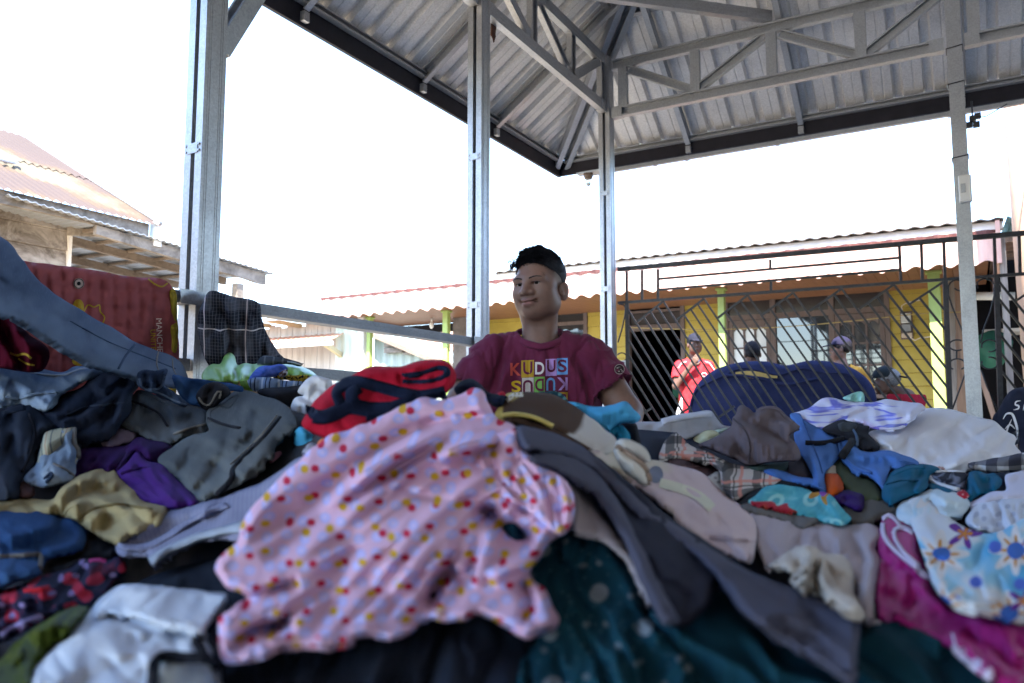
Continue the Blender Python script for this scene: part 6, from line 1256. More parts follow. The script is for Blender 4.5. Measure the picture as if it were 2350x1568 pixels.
# middle: turquoise batik, mauve blanket, cuffs
GA('top', 'black round necked top behind the turquoise batik', 'top', m_black, [(895,985),(960,925),(1050,868),(1130,820),(1210,788),(1330,785),(1420,815),(1490,855),(1500,895),(1380,860),(1280,838),(1150,845),(1060,920),(980,985)], 'R2', Y=None, lift=.09, puff=.03, edge=14, folds=((150,40,.012),), step=5, seed=83)
tq = K('turquoise_batik', (.075,.36,.42), var=.10, pat=chain(p_blotch([(.40,(.07,.34,.42)),(.55,(.10,.42,.48)),(.68,(.22,.55,.58))], 30), p_dots((.05,.28,(.30,.62,.62),.35,.0),(.05,.13,(.08,.36,.42),.35,.0)), p_flower(.11, 5, ((.26,.35,(.48,.22,.03)),(.10,.0,(.24,.06,.35))), .04, .8)))
GA('batik_cloth', 'turquoise batik cloth with orange blossoms', 'cloth', tq, [(985,965),(1050,915),(1120,850),(1200,832),(1300,835),(1400,855),(1460,875),(1505,895),(1550,885),(1600,888),(1660,925),(1700,980),(1760,1050),(1805,1100),(1760,1150),(1680,1150),(1560,1120),(1440,1080),(1300,1040),(1200,1000)], 'R2', Y=None, lift=.12, puff=.04, edge=16, folds=((35,60,.02),), lines=[([(1490,900),(1560,980),(1640,1080)],9,-.035),([(1560,900),(1660,1000),(1740,1110)],9,.02)], step=5, seed=84)
GA('cloth', 'red and rust coloured cloth corner on the turquoise batik', 'cloth', K('red_rust', (.38,.035,.035), pat=p_blotch([(.45,(.40,.03,.05)),(.55,(.36,.09,.02))], 6)), [(1005,968),(1090,950),(1180,943),(1215,1000),(1290,978),(1360,1005),(1440,1055),(1340,1050),(1220,1025),(1100,1010)], 'R2', Y=None, lift=.15, puff=.02, edge=8, folds=((20,30,.012),), step=4, seed=85)
GA('trousers', 'grey brown waistband edge below the turquoise batik', 'trousers', K('grey_waistband', (.14,.13,.125)), [(925,1000),(1000,975),(1100,1005),(1240,1035),(1420,1070),(1540,1105),(1520,1150),(1400,1160),(1200,1100),(1000,1040)], 'R2', Y=None, lift=.12, puff=.025, edge=10, step=5, seed=86)
mv = K('pale_mauve_fleece', (.40,.345,.375), var=.07, rough=.95)
s = GA('blanket', 'pale mauve grey blanket in soft folds at the lower right', 'blanket', mv, [(195,190),(250,185),(330,215),(420,245),(560,280),(700,305),(840,335),(960,345),(1060,340),(1140,335),(1240,390),(1250,460),(1200,520),(1245,620),(1225,700),(1205,830),(1180,1060),(1240,1090),(1080,1100),(1030,820),(800,650),(560,600),(400,680),(340,650),(290,520),(265,380)], 'R4', Y=None, lift=.08, puff=.06, edge=24, folds=((75,60,.035),(100,40,.014)), lines=[([(560,300),(640,400),(600,520)],12,-.04),([(800,350),(900,440),(930,560)],12,.04),([(980,370),(1060,470),(1090,640),(1110,800)],14,-.04),([(1180,640),(1150,760),(1120,900)],14,.05)], crumple=.012, step=7, seed=87)
crm = K('cream_rib_cotton', (.50,.44,.385), var=.06)
s = GA('shirt', 'cream cotton shirt with rolled S shaped hems in front of the mauve blanket', 'shirt', crm, [(375,665),(430,620),(510,560),(600,512),(680,505),(740,520),(800,565),(880,570),(940,580),(1010,660),(1040,780),(1045,880),(1090,960),(1125,1050),(1070,1098),(980,1070),(930,1040),(850,960),(760,895),(650,860),(560,810),(555,740),(480,700)], 'R4', Y=None, lift=.14, puff=.06, edge=18, folds=((50,56,.02),), lines=[([(560,560),(640,530),(700,570),(680,650),(590,760)],13,.05),([(640,600),(610,700),(560,760)],10,-.06),([(740,540),(790,600),(800,700),(840,830),(1000,960),(1090,1060)],10,.045),([(700,580),(740,660),(720,800),(800,900)],9,-.05),([(800,590),(840,700),(900,850)],8,-.03)], step=6, seed=88)
for ln in ([(565,800),(560,760),(640,690),(700,610),(690,545),(640,520)],[(640,860),(600,800),(680,740),(720,690),(770,640),(800,600)],[(800,620),(790,760),(860,860),(1000,960),(1110,1040)],[(830,910),(860,960),(930,990),(960,1020)]): ribbon('hem', s, ln, 'R4', 9, crm, .014, puff=.010)
# centre: blanket print, pale pink shirt, plush, slate jacket, cyan
GA('shirt', 'sky blue shirt lying in front of the man on the right', 'shirt', m_cyan, [(640,165),(700,165),(780,185),(900,200),(980,185),(1050,160),(1090,165),(1140,220),(1185,272),(1155,315),(1060,322),(1000,350),(960,390),(880,335),(780,260)], 'R1', Y=1.32, lift=0, puff=.05, edge=14, folds=((170,44,.025),), lines=[([(800,230),(950,240),(1080,190)],10,.02),([(900,330),(1000,300),(1150,300)],8,-.03)], step=6, seed=89)
GA('top', 'black top folded below the sky blue shirt', 'top', m_black, [(1000,350),(1060,322),(1150,322),(1170,400),(1195,500),(1130,470),(1080,400)], 'R1', Y=1.34, lift=0, puff=.03, edge=10, step=6, seed=90)
GA('cloth', 'deep teal cloth roll below the sky blue shirt', 'cloth', K('deep_cyan', (.02,.19,.30)), [(950,390),(985,345),(1040,330),(1085,365),(1115,430),(1080,465),(1020,450)], 'R1', Y=1.28, lift=0, puff=.04, edge=12, lines=[([(1010,440),(1000,380),(1050,360)],7,-.04)], step=5, seed=91)
GA('scarf', 'dark teal and white patterned scarf edge below the lettered shirt', 'scarf', K('teal_pattern', (.02,.06,.08), pat=p_dots((.012,.3,(.10,.25,.26),.9,0))), [(455,105),(500,85),(560,85),(620,110),(655,160),(600,165),(530,130)], 'R1', Y=1.42, lift=0, puff=.03, edge=8, step=5, seed=92)
blk = K('yellow_brown_white_fleece', (.55,.42,.12), var=.06, rough=.95, pat=lambda t, uv, cc: t.ramp(t.math('ADD', t.math('MULTIPLY', t.sep(uv)[0], 4.2), t.math('MULTIPLY', t.noise(uv, 11, 3, .5, .6), .55)), [(.0,(.46,.36,.10)),(.04,(.50,.40,.13)),(.06,(.075,.045,.032)),(.36,(.08,.05,.035)),(.39,(.52,.49,.46)),(.9,(.50,.47,.46))]))
s = GA('blanket', 'fleece blanket with yellow, brown and white patches on top of the heap', 'blanket', blk, [(110,270),(150,190),(195,105),(300,85),(400,88),(470,95),(560,120),(640,160),(700,195),(780,250),(860,310),(930,370),(1000,430),(1000,500),(920,560),(840,550),(740,490),(640,440),(520,390),(400,360),(280,350),(170,300)], 'R1', Y=[(150,250,1.08),(980,450,1.12),(400,100,1.25)], lift=0, puff=.06, edge=28, folds=((25,70,.022),), lines=[([(170,250),(400,260),(560,340)],10,.02)], step=6, seed=93)
ribbon('edge_band', s, [(160,265),(260,255),(400,280),(540,345)], 'R1', 12, K('yellow_fleece', (.55,.42,.12)), .01, puff=.012); ribbon('edge_band', s, [(190,280),(400,340),(600,420),(800,530)], 'R1', 20, K('brown_fleece', (.075,.045,.032)), .004, puff=.01)
ribbon('lace_edge', s, [(200,150),(240,115),(320,105)], 'R1', 9, K('white_lace_trim', (.6,.58,.52), pat=p_dots((.006,.3,(.3,.25,.1),.2,0))), .008, puff=.006)
ppk = K('pale_pink_jersey', (.55,.435,.45), var=.05, pat=p_blotch([(.52,(.55,.435,.45)),(.60,(.54,.48,.40)),(.70,(.50,.46,.36))], 7, .8))
s = GA('shirt', 'pale pink shirt with a faded cream print sloping right of the slate jacket', 'shirt', ppk, [(815,545),(860,490),(930,440),(1000,450),(1100,560),(1240,588),(1380,610),(1500,640),(1590,668),(1660,702),(1730,770),(1800,842),(1900,910),(1990,982),(2040,1065),(2040,1200),(2000,1362),(1900,1320),(1750,1240),(1540,1105),(1380,930),(1200,790),(1000,660),(880,605)], 'R1', Y=None, lift=.10, puff=.045, edge=22, folds=((40,70,.018),(35,40,.008)), lines=[([(1700,1040),(1850,1080),(1960,1080)],9,-.02),([(1550,900),(1700,960),(1880,990)],9,.015)], step=7, seed=94)
ribbon('cuff_hem', s, [(1700,1170),(1820,1180),(1920,1190),(2035,1195)], 'R1', 4, K('pink_hem', (.48,.37,.39)), .004); ink_ring(s, s.obj, cr('R1', [(1330,760),(1480,800),(1620,860),(1720,950)]), 22, simple('cream_print_ink', (.55,.53,.40), .9, var=.1)); ink_disc(s, s.obj, *c1('R1',1300,700), 17, 20, simple('dark_print_ink', (.10,.11,.16), .9, var=.5))
pl_ = K('cream_plush', (.60,.56,.50), var=.05, rough=.95)
GA('plush_cushion', 'cream plush roll lying on the pale pink shirt, upper of two', 'cushion', pl_, [(1005,470),(1040,440),(1110,442),(1190,480),(1245,545),(1262,600),(1220,610),(1130,580),(1040,530)], 'R1', Y=1.02, lift=.02, puff=.07, edge=26, folds=((30,60,.008),), step=6, seed=95)
s = GA('plush_cushion', 'cream plush pad with piped edge lying on the pale pink shirt, lower of two', 'cushion', pl_, [(985,520),(1010,490),(1100,560),(1190,620),(1240,700),(1250,770),(1220,790),(1130,735),(1040,650)], 'R1', Y=.98, lift=.03, puff=.06, edge=26, folds=((40,60,.008),), step=6, seed=96)
cord('piping', s, [(1010,500),(1110,570),(1200,640),(1240,720),(1240,775)], 'R1', .005, K('tan_piping', (.30,.22,.17)), .002)
tld = K('teal_floral_dress', (.010,.050,.072), var=.2, pat=chain(p_dots((.055,.15,(.30,.32,.34),1.0,0),(.03,.11,(.16,.19,.21),1.0,.3),(.012,.12,(.05,.10,.12),1.0,.7)), p_blotch([(.45,(.010,.050,.072)),(.6,(.006,.020,.032))], 7, .5, al=.35)))
s = GA('dress', 'dark teal dress with white floral specks beside the pink dotted dress', 'dress', tld, [(1150,1190),(1230,1160),(1300,1190),(1350,1205),(1400,1255),(1450,1320),(1490,1410),(1545,1450),(1600,1560),(1620,1720),(1150,1740),(1190,1520),(1240,1440),(1180,1330)], 'D', Y=None, lift=.06, puff=.05, edge=34, folds=((70,90,.03),(110,60,.012)), step=9, seed=97)
tl2 = K('dark_teal_twill', (.010,.046,.066), var=.2, sheen=.1)
s = GA('trousers', 'plain dark teal trousers along the bottom right', 'trousers', tl2, [(1480,1400),(1630,1360),(1720,1360),(1830,1420),(1960,1440),(2060,1400),(2150,1440),(2260,1530),(2330,1600),(2350,1750),(1560,1760),(1540,1500)], 'D', Y=None, lift=.05, puff=.05, edge=34, folds=((35,110,.03),), step=10, seed=98)
s = GA('cloth', 'pinkish white lining strip between the dotted dress and slate jacket', 'cloth', K('pinkish_white_satin', (.50,.45,.48), var=.05), [(640,760),(690,742),(740,770),(800,850),(900,1000),(1010,1130),(1110,1260),(1190,1400),(1250,1560),(1270,1640),(1200,1560),(1120,1420),(1050,1310),(960,1240),(860,1190),(740,1165),(670,1120),(690,1000),(680,870)], 'R1', Y=None, lift=.09, puff=.03, edge=20, folds=((60,60,.012),), step=7, seed=99)
slj = K('slate_suit_jacket', (.075,.075,.108), var=.10, sheen=.05); sld = K('slate_lining', (.022,.022,.034), var=.2)
s = GA('jacket', 'slate grey jacket lying open from the top of the heap to the lower right', 'jacket', sld, [(1180,985),(1235,985),(1320,1015),(1400,1070),(1470,1130),(1540,1190),(1620,1240),(1690,1290),(1760,1330),(1850,1362),(1965,1410),(1968,1500),(1955,1568),(1900,1540),(1800,1480),(1700,1412),(1650,1345),(1632,1390),(1570,1440),(1520,1420),(1470,1330),(1430,1235),(1380,1160),(1320,1105),(1250,1065),(1200,1045)], 'D', Y=None, lift=.11, puff=.05, edge=26, folds=((45,90,.02),), step=8, seed=100)
def subsheet(name, par, mat, outline, crop='D', label=None, **kw):
    q = make_sheet(outline, crop, **kw); o = sheet_obj(name, q, mat, par.obj, label=label); return q
subsheet('front_panel', s, slj, [(1185,980),(1240,985),(1310,1010),(1370,1050),(1420,1100),(1480,1160),(1560,1210),(1640,1265),(1740,1320),(1850,1360),(1965,1408),(1970,1500),(1956,1566),(1900,1536),(1800,1474),(1700,1405),(1650,1335),(1580,1262),(1500,1200),(1440,1165),(1410,1120),(1350,1070),(1270,1040),(1200,1030)], lift=.14, puff=.05, edge=22, folds=((45,80,.018),(40,50,.008)), lines=[([(1450,1120),(1560,1220),(1680,1310),(1850,1400)],13,-.02)], step=8, seed=101)
subsheet('lapel', s, slj, [(1215,1050),(1280,1038),(1340,1062),(1390,1110),(1440,1190),(1490,1290),(1530,1370),(1560,1430),(1520,1425),(1470,1340),(1430,1240),(1385,1165),(1330,1108),(1270,1075)], lift=.16, puff=.03, edge=18, folds=((60,60,.01),), step=7, seed=102)
# magenta and floral at the right
mg = K('magenta_satin', (.36,.022,.17), var=.12, rough=.6)
s = GA('dress', 'magenta dress with white piped neckline at the lower right', 'dress', mg, [(1210,480),(1230,400),(1260,290),(1310,258),(1360,290),(1440,340),(1520,410),(1545,560),(1600,720),(1640,850),(1720,940),(1830,1010),(2000,1050),(2200,1070),(2600,1080),(2600,1600),(2346,1600),(2150,1600),(2020,1500),(1900,1400),(1700,1260),(1500,1160),(1380,1100),(1240,1070),(1195,950),(1190,850),(1225,700)], 'R4', Y=None, lift=.09, puff=.05, edge=26, folds=((60,90,.045),(30,60,.02)), lines=[([(1470,720),(1490,900),(1420,1050)],14,-.05),([(1780,1180),(1950,1350),(2150,1500)],16,.05),([(1900,1150),(2100,1290),(2340,1480)],16,-.05),([(1280,540),(1330,800),(1280,980)],16,-.04)], step=8, seed=103)
lvp = K('lavender_white_piping', (.62,.55,.70))
ribbon('piping', s, [(1255,330),(1262,420),(1330,520),(1440,620),(1560,710),(1630,750)], 'R4', 11, lvp, .016, puff=.014); ribbon('piping', s, [(1255,300),(1300,270),(1340,290),(1390,350)], 'R4', 9, lvp, .016, puff=.012)
ribbon('piping', s, [(1340,390),(1400,360),(1490,400)], 'R4', 9, lvp, .016, puff=.012); ribbon('piping', s, [(1345,385),(1350,450),(1420,560),(1540,670)], 'R4', 9, lvp, .014, puff=.012); ribbon('seam', s, [(1790,1180),(1830,1300),(1960,1420),(2130,1540)], 'R4', 5, lvp, .004)
subsheet('lining', s, K('dark_magenta', (.12,.006,.05)), [(1365,410),(1430,380),(1500,420),(1535,520),(1545,640),(1470,590),(1400,510)], 'R4', Y=None, lift=.12, puff=.01, edge=10, step=6, seed=104)
flo = K('blue_floral_cotton', (.10,.38,.60), var=.08, pat=chain(p_blotch([(.40,(.10,.38,.62)),(.50,(.30,.55,.70)),(.56,(.62,.66,.70)),(.66,(.58,.62,.70))], 9, .6), p_flower(.075, 8, ((.46,.22,(.66,.63,.62)),(.30,.75,(.55,.24,.03)),(.15,0,(.05,.14,.48))), .0, .5), p_flower(.11, 5, ((.20,.4,(.13,.03,.26)),(.09,.4,(.60,.22,.02))), .35, .9), p_dots((.07,.13,(.08,.14,.55),1.0,.9))))
s = GA('dress', 'blue cotton dress with big white, orange and purple flowers at the right edge', 'dress', flo, [(1445,185),(1480,140),(1540,128),(1610,160),(1700,240),(1780,300),(1850,340),(1940,385),(2060,410),(2160,400),(2260,345),(2340,300),(2600,280),(2600,1080),(2346,1060),(2200,1060),(2050,1045),(1930,1030),(1840,1005),(1760,955),(1690,890),(1640,800),(1610,700),(1560,560),(1510,420),(1460,300)], 'R4', Y=None, lift=.15, puff=.06, edge=26, folds=((35,70,.028),(70,46,.014)), lines=[([(1600,620),(1700,640),(1850,690),(1960,720)],11,-.05),([(1540,260),(1640,420),(1700,560)],14,.03),([(1960,740),(2000,560),(2100,420)],12,-.035)], step=7, seed=105)
# red knit, dark knit beside it
t_rk = lambda t, uv, cc: t.mix(t.math('MULTIPLY', t.math('LESS_THAN', t.math('FRACT', t.math('MULTIPLY', t.sep(uv)[0], 260.0)), .3), .35), cc, (.16,.004,.014))
rk = cloth('red_knit', (.40,.012,.03), var=.12, weave=350, bump=.5, pat=t_rk); nk = cloth('navy_knit', (.010,.014,.032), var=.2, weave=350, bump=.5)
s = GA('scarf', 'thick red knit scarf with navy stripes folded on top of the heap', 'scarf', rk, [(748,520),(780,450),(830,372),(900,305),(1000,222),(1120,172),(1200,125),(1285,100),(1400,105),(1500,100),(1600,72),(1700,58),(1780,60),(1842,92),(1880,170),(1875,230),(1860,260),(1800,310),(1600,370),(1400,470),(1250,560),(1060,650),(960,650),(860,615),(770,560)], 'M1', Y=[(780,520,1.02),(1850,200,1.12),(1300,120,1.14),(1000,620,.99)], lift=0, puff=.07, edge=34, folds=((155,60,.014),), lines=[([(1480,170),(1600,165),(1750,125),(1820,150)],7,-.05),([(1490,215),(1650,220),(1800,190)],7,-.05),([(1480,150),(1470,200),(1500,240)],6,-.03),([(1020,260),(1100,220),(1260,250),(1500,300)],14,-.03)], crumple=.008, step=6, seed=106)
for wd, ln in ((26,[(1030,380),(1005,300),(1060,235),(1150,215),(1300,250),(1450,290),(1620,320),(1800,290)]),(30,[(1130,380),(1110,310),(1170,255)]),(34,[(830,470),(900,480),(1010,440),(1100,400),(1250,420),(1400,420)]),(26,[(1220,470),(1320,440),(1480,380),(1640,330)]),(16,[(815,400),(810,450),(850,490)])): ribbon('stripe', s, ln, 'M1', wd, nk, .004, puff=.006)
for ln in ([(1490,180),(1640,160),(1760,120),(1815,140),(1800,185),(1660,225),(1490,225)],): cord('fold_edge', s, ln, 'M1', .005, nk, .0)
s = GA('scarf', 'dark navy knit edge with red border right of the red scarf', 'scarf', nk, [(1865,275),(1900,225),(1945,200),(2000,202),(2060,240),(2110,290),(2170,310),(2225,300),(2255,340),(2240,390),(2190,412),(2140,390),(2080,340),(2000,330),(1900,330)], 'M1', Y=1.16, lift=0, puff=.05, edge=18, folds=((30,40,.015),), step=5, seed=107)
subsheet('border', s, rk, [(1935,265),(1970,235),(2010,250),(2050,290),(2000,310),(1950,300)], 'M1', Y=1.15, lift=.0, puff=.04, edge=12, step=5, seed=108); subsheet('border', s, rk, [(2170,310),(2225,285),(2245,320),(2200,350)], 'M1', Y=1.15, lift=0, puff=.04, edge=10, step=5, seed=109)
# the pink dotted dress in front
pk = cloth('pink_dotted_jersey', (.66,.42,.57), var=.05, rough=.9, pat=chain(p_dots((.017,.34,(.48,.46,.80),.45,.0),(.017,.16,(.62,.53,.80),.45,.0),(.029,.15,(.50,.03,.07),.5,.37),(.030,.15,(.58,.34,.03),.5,.81))))
dl = []
for k, (x0, y0, x1, y1) in enumerate(((1040,950,560,1250),(1075,975,600,1290),(1100,1000,640,1335),(1120,1020,600,1420),(1130,1040,560,1490),(1110,1060,700,1440),(1125,1075,760,1470),(1140,1090,850,1450),(1150,1110,930,1450),(1165,1130,1010,1420),(1010,960,620,1180),(985,985,690,1150))):
    dx, dy = x1-x0, y1-y0; dl.append(([(x0,y0),(x0+dx*.3-14,y0+dy*.3-8),(x0+dx*.65+10,y0+dy*.65-4),(x1,y1)], 17+4*(k % 3), -.036+.005*(k % 4), .22))
    dl.append(([(x0+24,y0+16),(x0+dx*.35+12,y0+dy*.35+12),(x0+dx*.7+26,y0+dy*.7+12)], 20, .026, .3))
dl += [([(1085,1185),(1120,1180),(1165,1215),(1230,1240)],26,-.06),([(1060,1310),(1005,1340),(985,1400)],18,-.04),([(1160,1010),(1080,1020),(1000,1060)],20,.04),([(1150,960),(1060,960),(960,990)],18,-.03),([(540,1400),(640,1350),(690,1340)],20,-.04),([(525,1500),(580,1450),(680,1430)],20,-.036),([(1190,1330),(1215,1380),(1200,1440)],18,-.03),([(1230,1300),(1180,1300),(1120,1330)],18,.03)]
#dl = [(a, b*1.7, c*1.45, d) for a, b, c, d in dl]
dl += [([(1085,1185),(1120,1180),(1165,1215),(1230,1240)],16,-.05),([(1060,1310),(1005,1340),(985,1400)],12,-.03),([(1190,1120),(1250,1150),(1300,1210)],9,-.016),([(1200,1070),(1260,1130),(1310,1180)],8,-.014),([(1160,1010),(1080,1020),(1000,1060)],12,.03),([(1150,960),(1060,960),(960,990)],12,-.02),([(540,1400),(640,1350),(690,1340)],12,-.025),([(525,1500),(580,1450),(680,1430)],12,-.022),([(1190,1330),(1215,1380),(1200,1440)],12,-.02),([(900,1120),(1040,1150),(1160,1140)],9,-.014),([(1170,985),(1110,990),(1060,1010)],9,-.022)]
for i in range(9): dl.append(([(1170+i*15,1040+i*12),(1200+i*12,1110+i*12)], 5, -.009, .3))
s = GA('dress', 'pink child dress with red, yellow and lilac dots gathered in folds in the foreground', 'dress', pk, [(1060,905),(1085,892),(1105,896),(1122,925),(1145,962),(1180,982),(1192,1018),(1230,1058),(1285,1092),(1318,1140),(1316,1185),(1303,1222),(1265,1245),(1238,1285),(1218,1318),(1250,1355),(1275,1395),(1285,1425),(1262,1452),(1210,1470),(1165,1445),(1120,1418),(1095,1413),(1055,1428),(1010,1424),(975,1425),(950,1450),(900,1470),(850,1462),(818,1470),(815,1482),(760,1496),(700,1490),(640,1500),(590,1517),(540,1520),(512,1508),(500,1460),(506,1420),(540,1388),(568,1372),(530,1352),(505,1330),(497,1300),(515,1270),(545,1235),(560,1190),(610,1130),(680,1060),(740,1010),(800,985),(880,955),(935,925),(962,915),(1010,914)], 'D', Y=[(1090,910,.98),(900,1000,.95),(1300,1150,.78),(600,1400,.60),(1200,1450,.59),(600,1200,.72)], lift=.02, puff=.06, edge=34, folds=((142,60,.010,1.0,7),), lines=dl, crumple=.004, sim=.6, hang=4, step=6, seed=110, thick=.006, wob=5)
subsheet('frill', s, pk, [(1085,1060),(1120,1010),(1180,985),(1200,1025),(1250,1070),(1300,1105),(1318,1150),(1312,1200),(1290,1228),(1255,1215),(1215,1180),(1160,1150),(1110,1120)], 'D', Y=[(1100,1060,.85),(1300,1180,.75),(1180,1000,.88)], lift=.035, puff=.04, edge=20, folds=((62,24,.026,1.0,8),(70,40,.02)), crumple=.006, step=5, sim=.4, seed=111, thick=.006)
# ------------------------------------------------------------------ people: signed distance bodies turned into one smooth surface
def surface_nets(D, h, o):
    nx, ny, nz = D.shape; S = D < 0
    c = [S[i:nx-1+i, j:ny-1+j, k:nz-1+k] for i in (0,1) for j in (0,1) for k in (0,1)]
    al = c[0].copy(); an = c[0].copy()
    for q in c[1:]: al &= q; an |= q
    act = an & ~al; idx = np.argwhere(act); vid = -np.ones(act.shape, np.int64); vid[act] = np.arange(len(idx))
    acc = np.zeros((len(idx), 3)); cnt = np.zeros(len(idx)); cs = [(i,j,k) for i in (0,1) for j in (0,1) for k in (0,1)]
    val = {q: D[idx[:,0]+q[0], idx[:,1]+q[1], idx[:,2]+q[2]].astype(np.float64) for q in cs}
    for a in cs:
        for ax in range(3):
            if a[ax] == 0:
                b = list(a); b[ax] = 1; b = tuple(b); va, vb = val[a], val[b]; m = (va < 0) != (vb < 0)
                t = np.where(m, va/(va-vb+1e-12), 0); p = np.tile(np.array(a, float), (len(idx), 1)); p[:, ax] = t
                acc[m] += p[m]; cnt[m] += 1
    v = (idx+acc/cnt[:, None])*h+o; faces = []
    for ax in range(3):
        u, w_ = [q for q in range(3) if q != ax]
        lo = [slice(None)]*3; hi = [slice(None)]*3; lo[ax] = slice(0, -1); hi[ax] = slice(1, None)
        ch = S[tuple(lo)] != S[tuple(hi)]; e = np.argwhere(ch)
        e = e[(e[:, u] > 0) & (e[:, w_] > 0) & (e[:, u] < D.shape[u]-1) & (e[:, w_] < D.shape[w_]-1)]
        if not len(e): continue
        ins = S[e[:,0], e[:,1], e[:,2]]
        def vv(du, dw):
            q = e.copy(); q[:, u] += du; q[:, w_] += dw; return vid[q[:,0], q[:,1], q[:,2]]
        f = np.stack([vv(-1,-1), vv(0,-1), vv(0,0), vv(-1,0)], 1); fl = ins if ax != 1 else ~ins
        f[~fl] = f[~fl][:, ::-1]; faces.append(f)
    return v, np.vstack(faces)
class SDF:
    def __init__(s, lo, hi, h):
        s.lo = np.array(lo, float); s.h = h; n = np.ceil((np.array(hi)-s.lo)/h).astype(int)+1; s.n = n; s.D = np.full(n, .05, np.float32)
    def _sub(s, lo, hi):
        a = np.clip(np.floor((np.array(lo)-s.lo)/s.h).astype(int), 0, s.n); b = np.clip(np.ceil((np.array(hi)-s.lo)/s.h).astype(int)+1, 0, s.n)
        if (b <= a).any(): return None, None
        g = [s.lo[i]+np.arange(a[i], b[i])*s.h for i in range(3)]; X = np.meshgrid(*g, indexing='ij')
        return (slice(a[0],b[0]), slice(a[1],b[1]), slice(a[2],b[2])), np.stack(X, -1)
    def _op(s, sl, d, k, sub):
        c = s.D[sl]
        if sub: d = -d; c2 = np.maximum(c, d)+ (np.maximum(k-np.abs(c-d), 0)**2/(4*k) if k > 0 else 0)
        else: c2 = np.minimum(c, d)- (np.maximum(k-np.abs(c-d), 0)**2/(4*k) if k > 0 else 0)
        s.D[sl] = c2
    def ell(s, c, r, k=.01, rot=None, sub=False):
        c = np.array(c, float); r = np.array(r, float); m = r.max()+k+.01; sl, X = s._sub(c-m, c+m)
        if sl is None: return s
        q = X-c
        if rot is not None: q = q@np.array(rot)
        k0 = np.linalg.norm(q/r, axis=-1); k1 = np.linalg.norm(q/(r*r), axis=-1); s._op(sl, k0*(k0-1)/(k1+1e-9), k, sub); return s
    def cap(s, a, b, ra, rb, k=.01, sub=False):
        a = np.array(a, float); b = np.array(b, float); m = max(ra, rb)+k+.01; sl, X = s._sub(np.minimum(a,b)-m, np.maximum(a,b)+m)
        if sl is None: return s
        ab = b-a; t = np.clip(((X-a)@ab)/(ab@ab+1e-12), 0, 1); d = np.linalg.norm(X-a-t[..., None]*ab, axis=-1)-(ra+(rb-ra)*t); s._op(sl, d, k, sub); return s
    def plane(s, p, n):       # keep the side the normal points away from
        _, X = s._sub(s.lo, s.lo+s.n*s.h); d = (X-np.array(p))@np.array(n); s.D = np.maximum(s.D, d.astype(np.float32)[:s.n[0], :s.n[1], :s.n[2]]); return s
    def mesh(s): return surface_nets(s.D, s.h, s.lo)
def relax(v, f, it=2, lam=.5):
    n = len(v); e = np.vstack([f[:, [0,1]], f[:, [1,2]], f[:, [2,3]], f[:, [3,0]]]); 
    for _ in range(it):
        a = np.zeros_like(v); c = np.zeros(n); np.add.at(a, e[:,0], v[e[:,1]]); np.add.at(c, e[:,0], 1); np.add.at(a, e[:,1], v[e[:,0]]); np.add.at(c, e[:,1], 1)
        v = v+lam*(a/c[:, None]-v)
    return v
def vnorm(v, f):
    n = np.cross(v[f[:,2]]-v[f[:,0]], v[f[:,3]]-v[f[:,1]]); o = np.zeros_like(v)
    for i in range(4): np.add.at(o, f[:, i], n)
    return o/(np.linalg.norm(o, axis=1)[:, None]+1e-12)
def sdf_obj(name, v, f, mat, root, off, attr=None, label=None):
    """v in the person's own frame; off = where that frame sits in the world"""
    me = bpy.data.meshes.new(name); me.from_pydata((v+off).tolist(), [], f.tolist()); me.update()
    bm = bmesh.new(); bm.from_mesh(me); bmesh.ops.recalc_face_normals(bm, faces=bm.faces); bm.to_mesh(me); bm.free()
    if attr:
        for an, av in attr.items():
            a = me.attributes.new(an, 'FLOAT', 'POINT'); a.data.foreach_set('value', av.astype(np.float32))
    o = link(name, me, mat, root, smooth=True)
    if label: o['label'] = label
    return o
def rotz(a): c_, s_ = math.cos(a), math.sin(a); return np.array([[c_,-s_,0],[s_,c_,0],[0,0,1.0]])
def rotx(a): c_, s_ = math.cos(a), math.sin(a); return np.array([[1.0,0,0],[0,c_,-s_],[0,s_,c_]])
def roty(a): c_, s_ = math.cos(a), math.sin(a); return np.array([[c_,0,s_],[0,1.0,0],[-s_,0,c_]])
def skin_mat(name, c, lip=(.20,.080,.072)):
    t = NT(name); o = t.obj(); n = t.noise(o, 45, 4, .6); big = t.noise(o, 14, 3)
    cc = t.ramp(t.math('ADD', t.math('MULTIPLY', n, .6), t.math('MULTIPLY', big, .4)), [(.3, tuple(x*.86 for x in c)), (.7, tuple(x*1.12 for x in c))])
    a1 = t.node('ShaderNodeAttribute', attribute_name='lip'); cc = t.mix(t.math('MULTIPLY', a1.outputs['Fac'], .75), cc, lip)
    a2 = t.node('ShaderNodeAttribute', attribute_name='fade'); st = t.ramp(t.noise(o, 420, 2, .6), [(.42, 1.0), (.62, .35)]); cc = t.mix(t.math('MULTIPLY', a2.outputs['Fac'], st), cc, (.014,.012,.013))
    return t.fin(cc, .52, 0, t.bump(t.noise(o, 260, 3), .10, .0012), .35, **{'Subsurface Weight': .12, 'Subsurface Radius': (.012,.004,.002), 'Subsurface Scale': .6})
M['skin'] = skin_mat('brown_skin', (.20,.11,.083))
M['skin2'] = skin_mat('deep_brown_skin', (.13,.07,.05))
t = NT('black_hair'); o_ = t.obj(); M['hair'] = t.fin(t.ramp(t.noise(o_, 90, 4), [(.3, (.006,.006,.009)), (.7, (.018,.017,.021))]), .62, 0, t.bump(t.noise(t.mapv(o_, (300,300,60)), 1, 3), .6, .003), .12)
M['grey_hair'] = simple('grey_hair', (.20,.20,.21), .7, var=.5, scale=150)
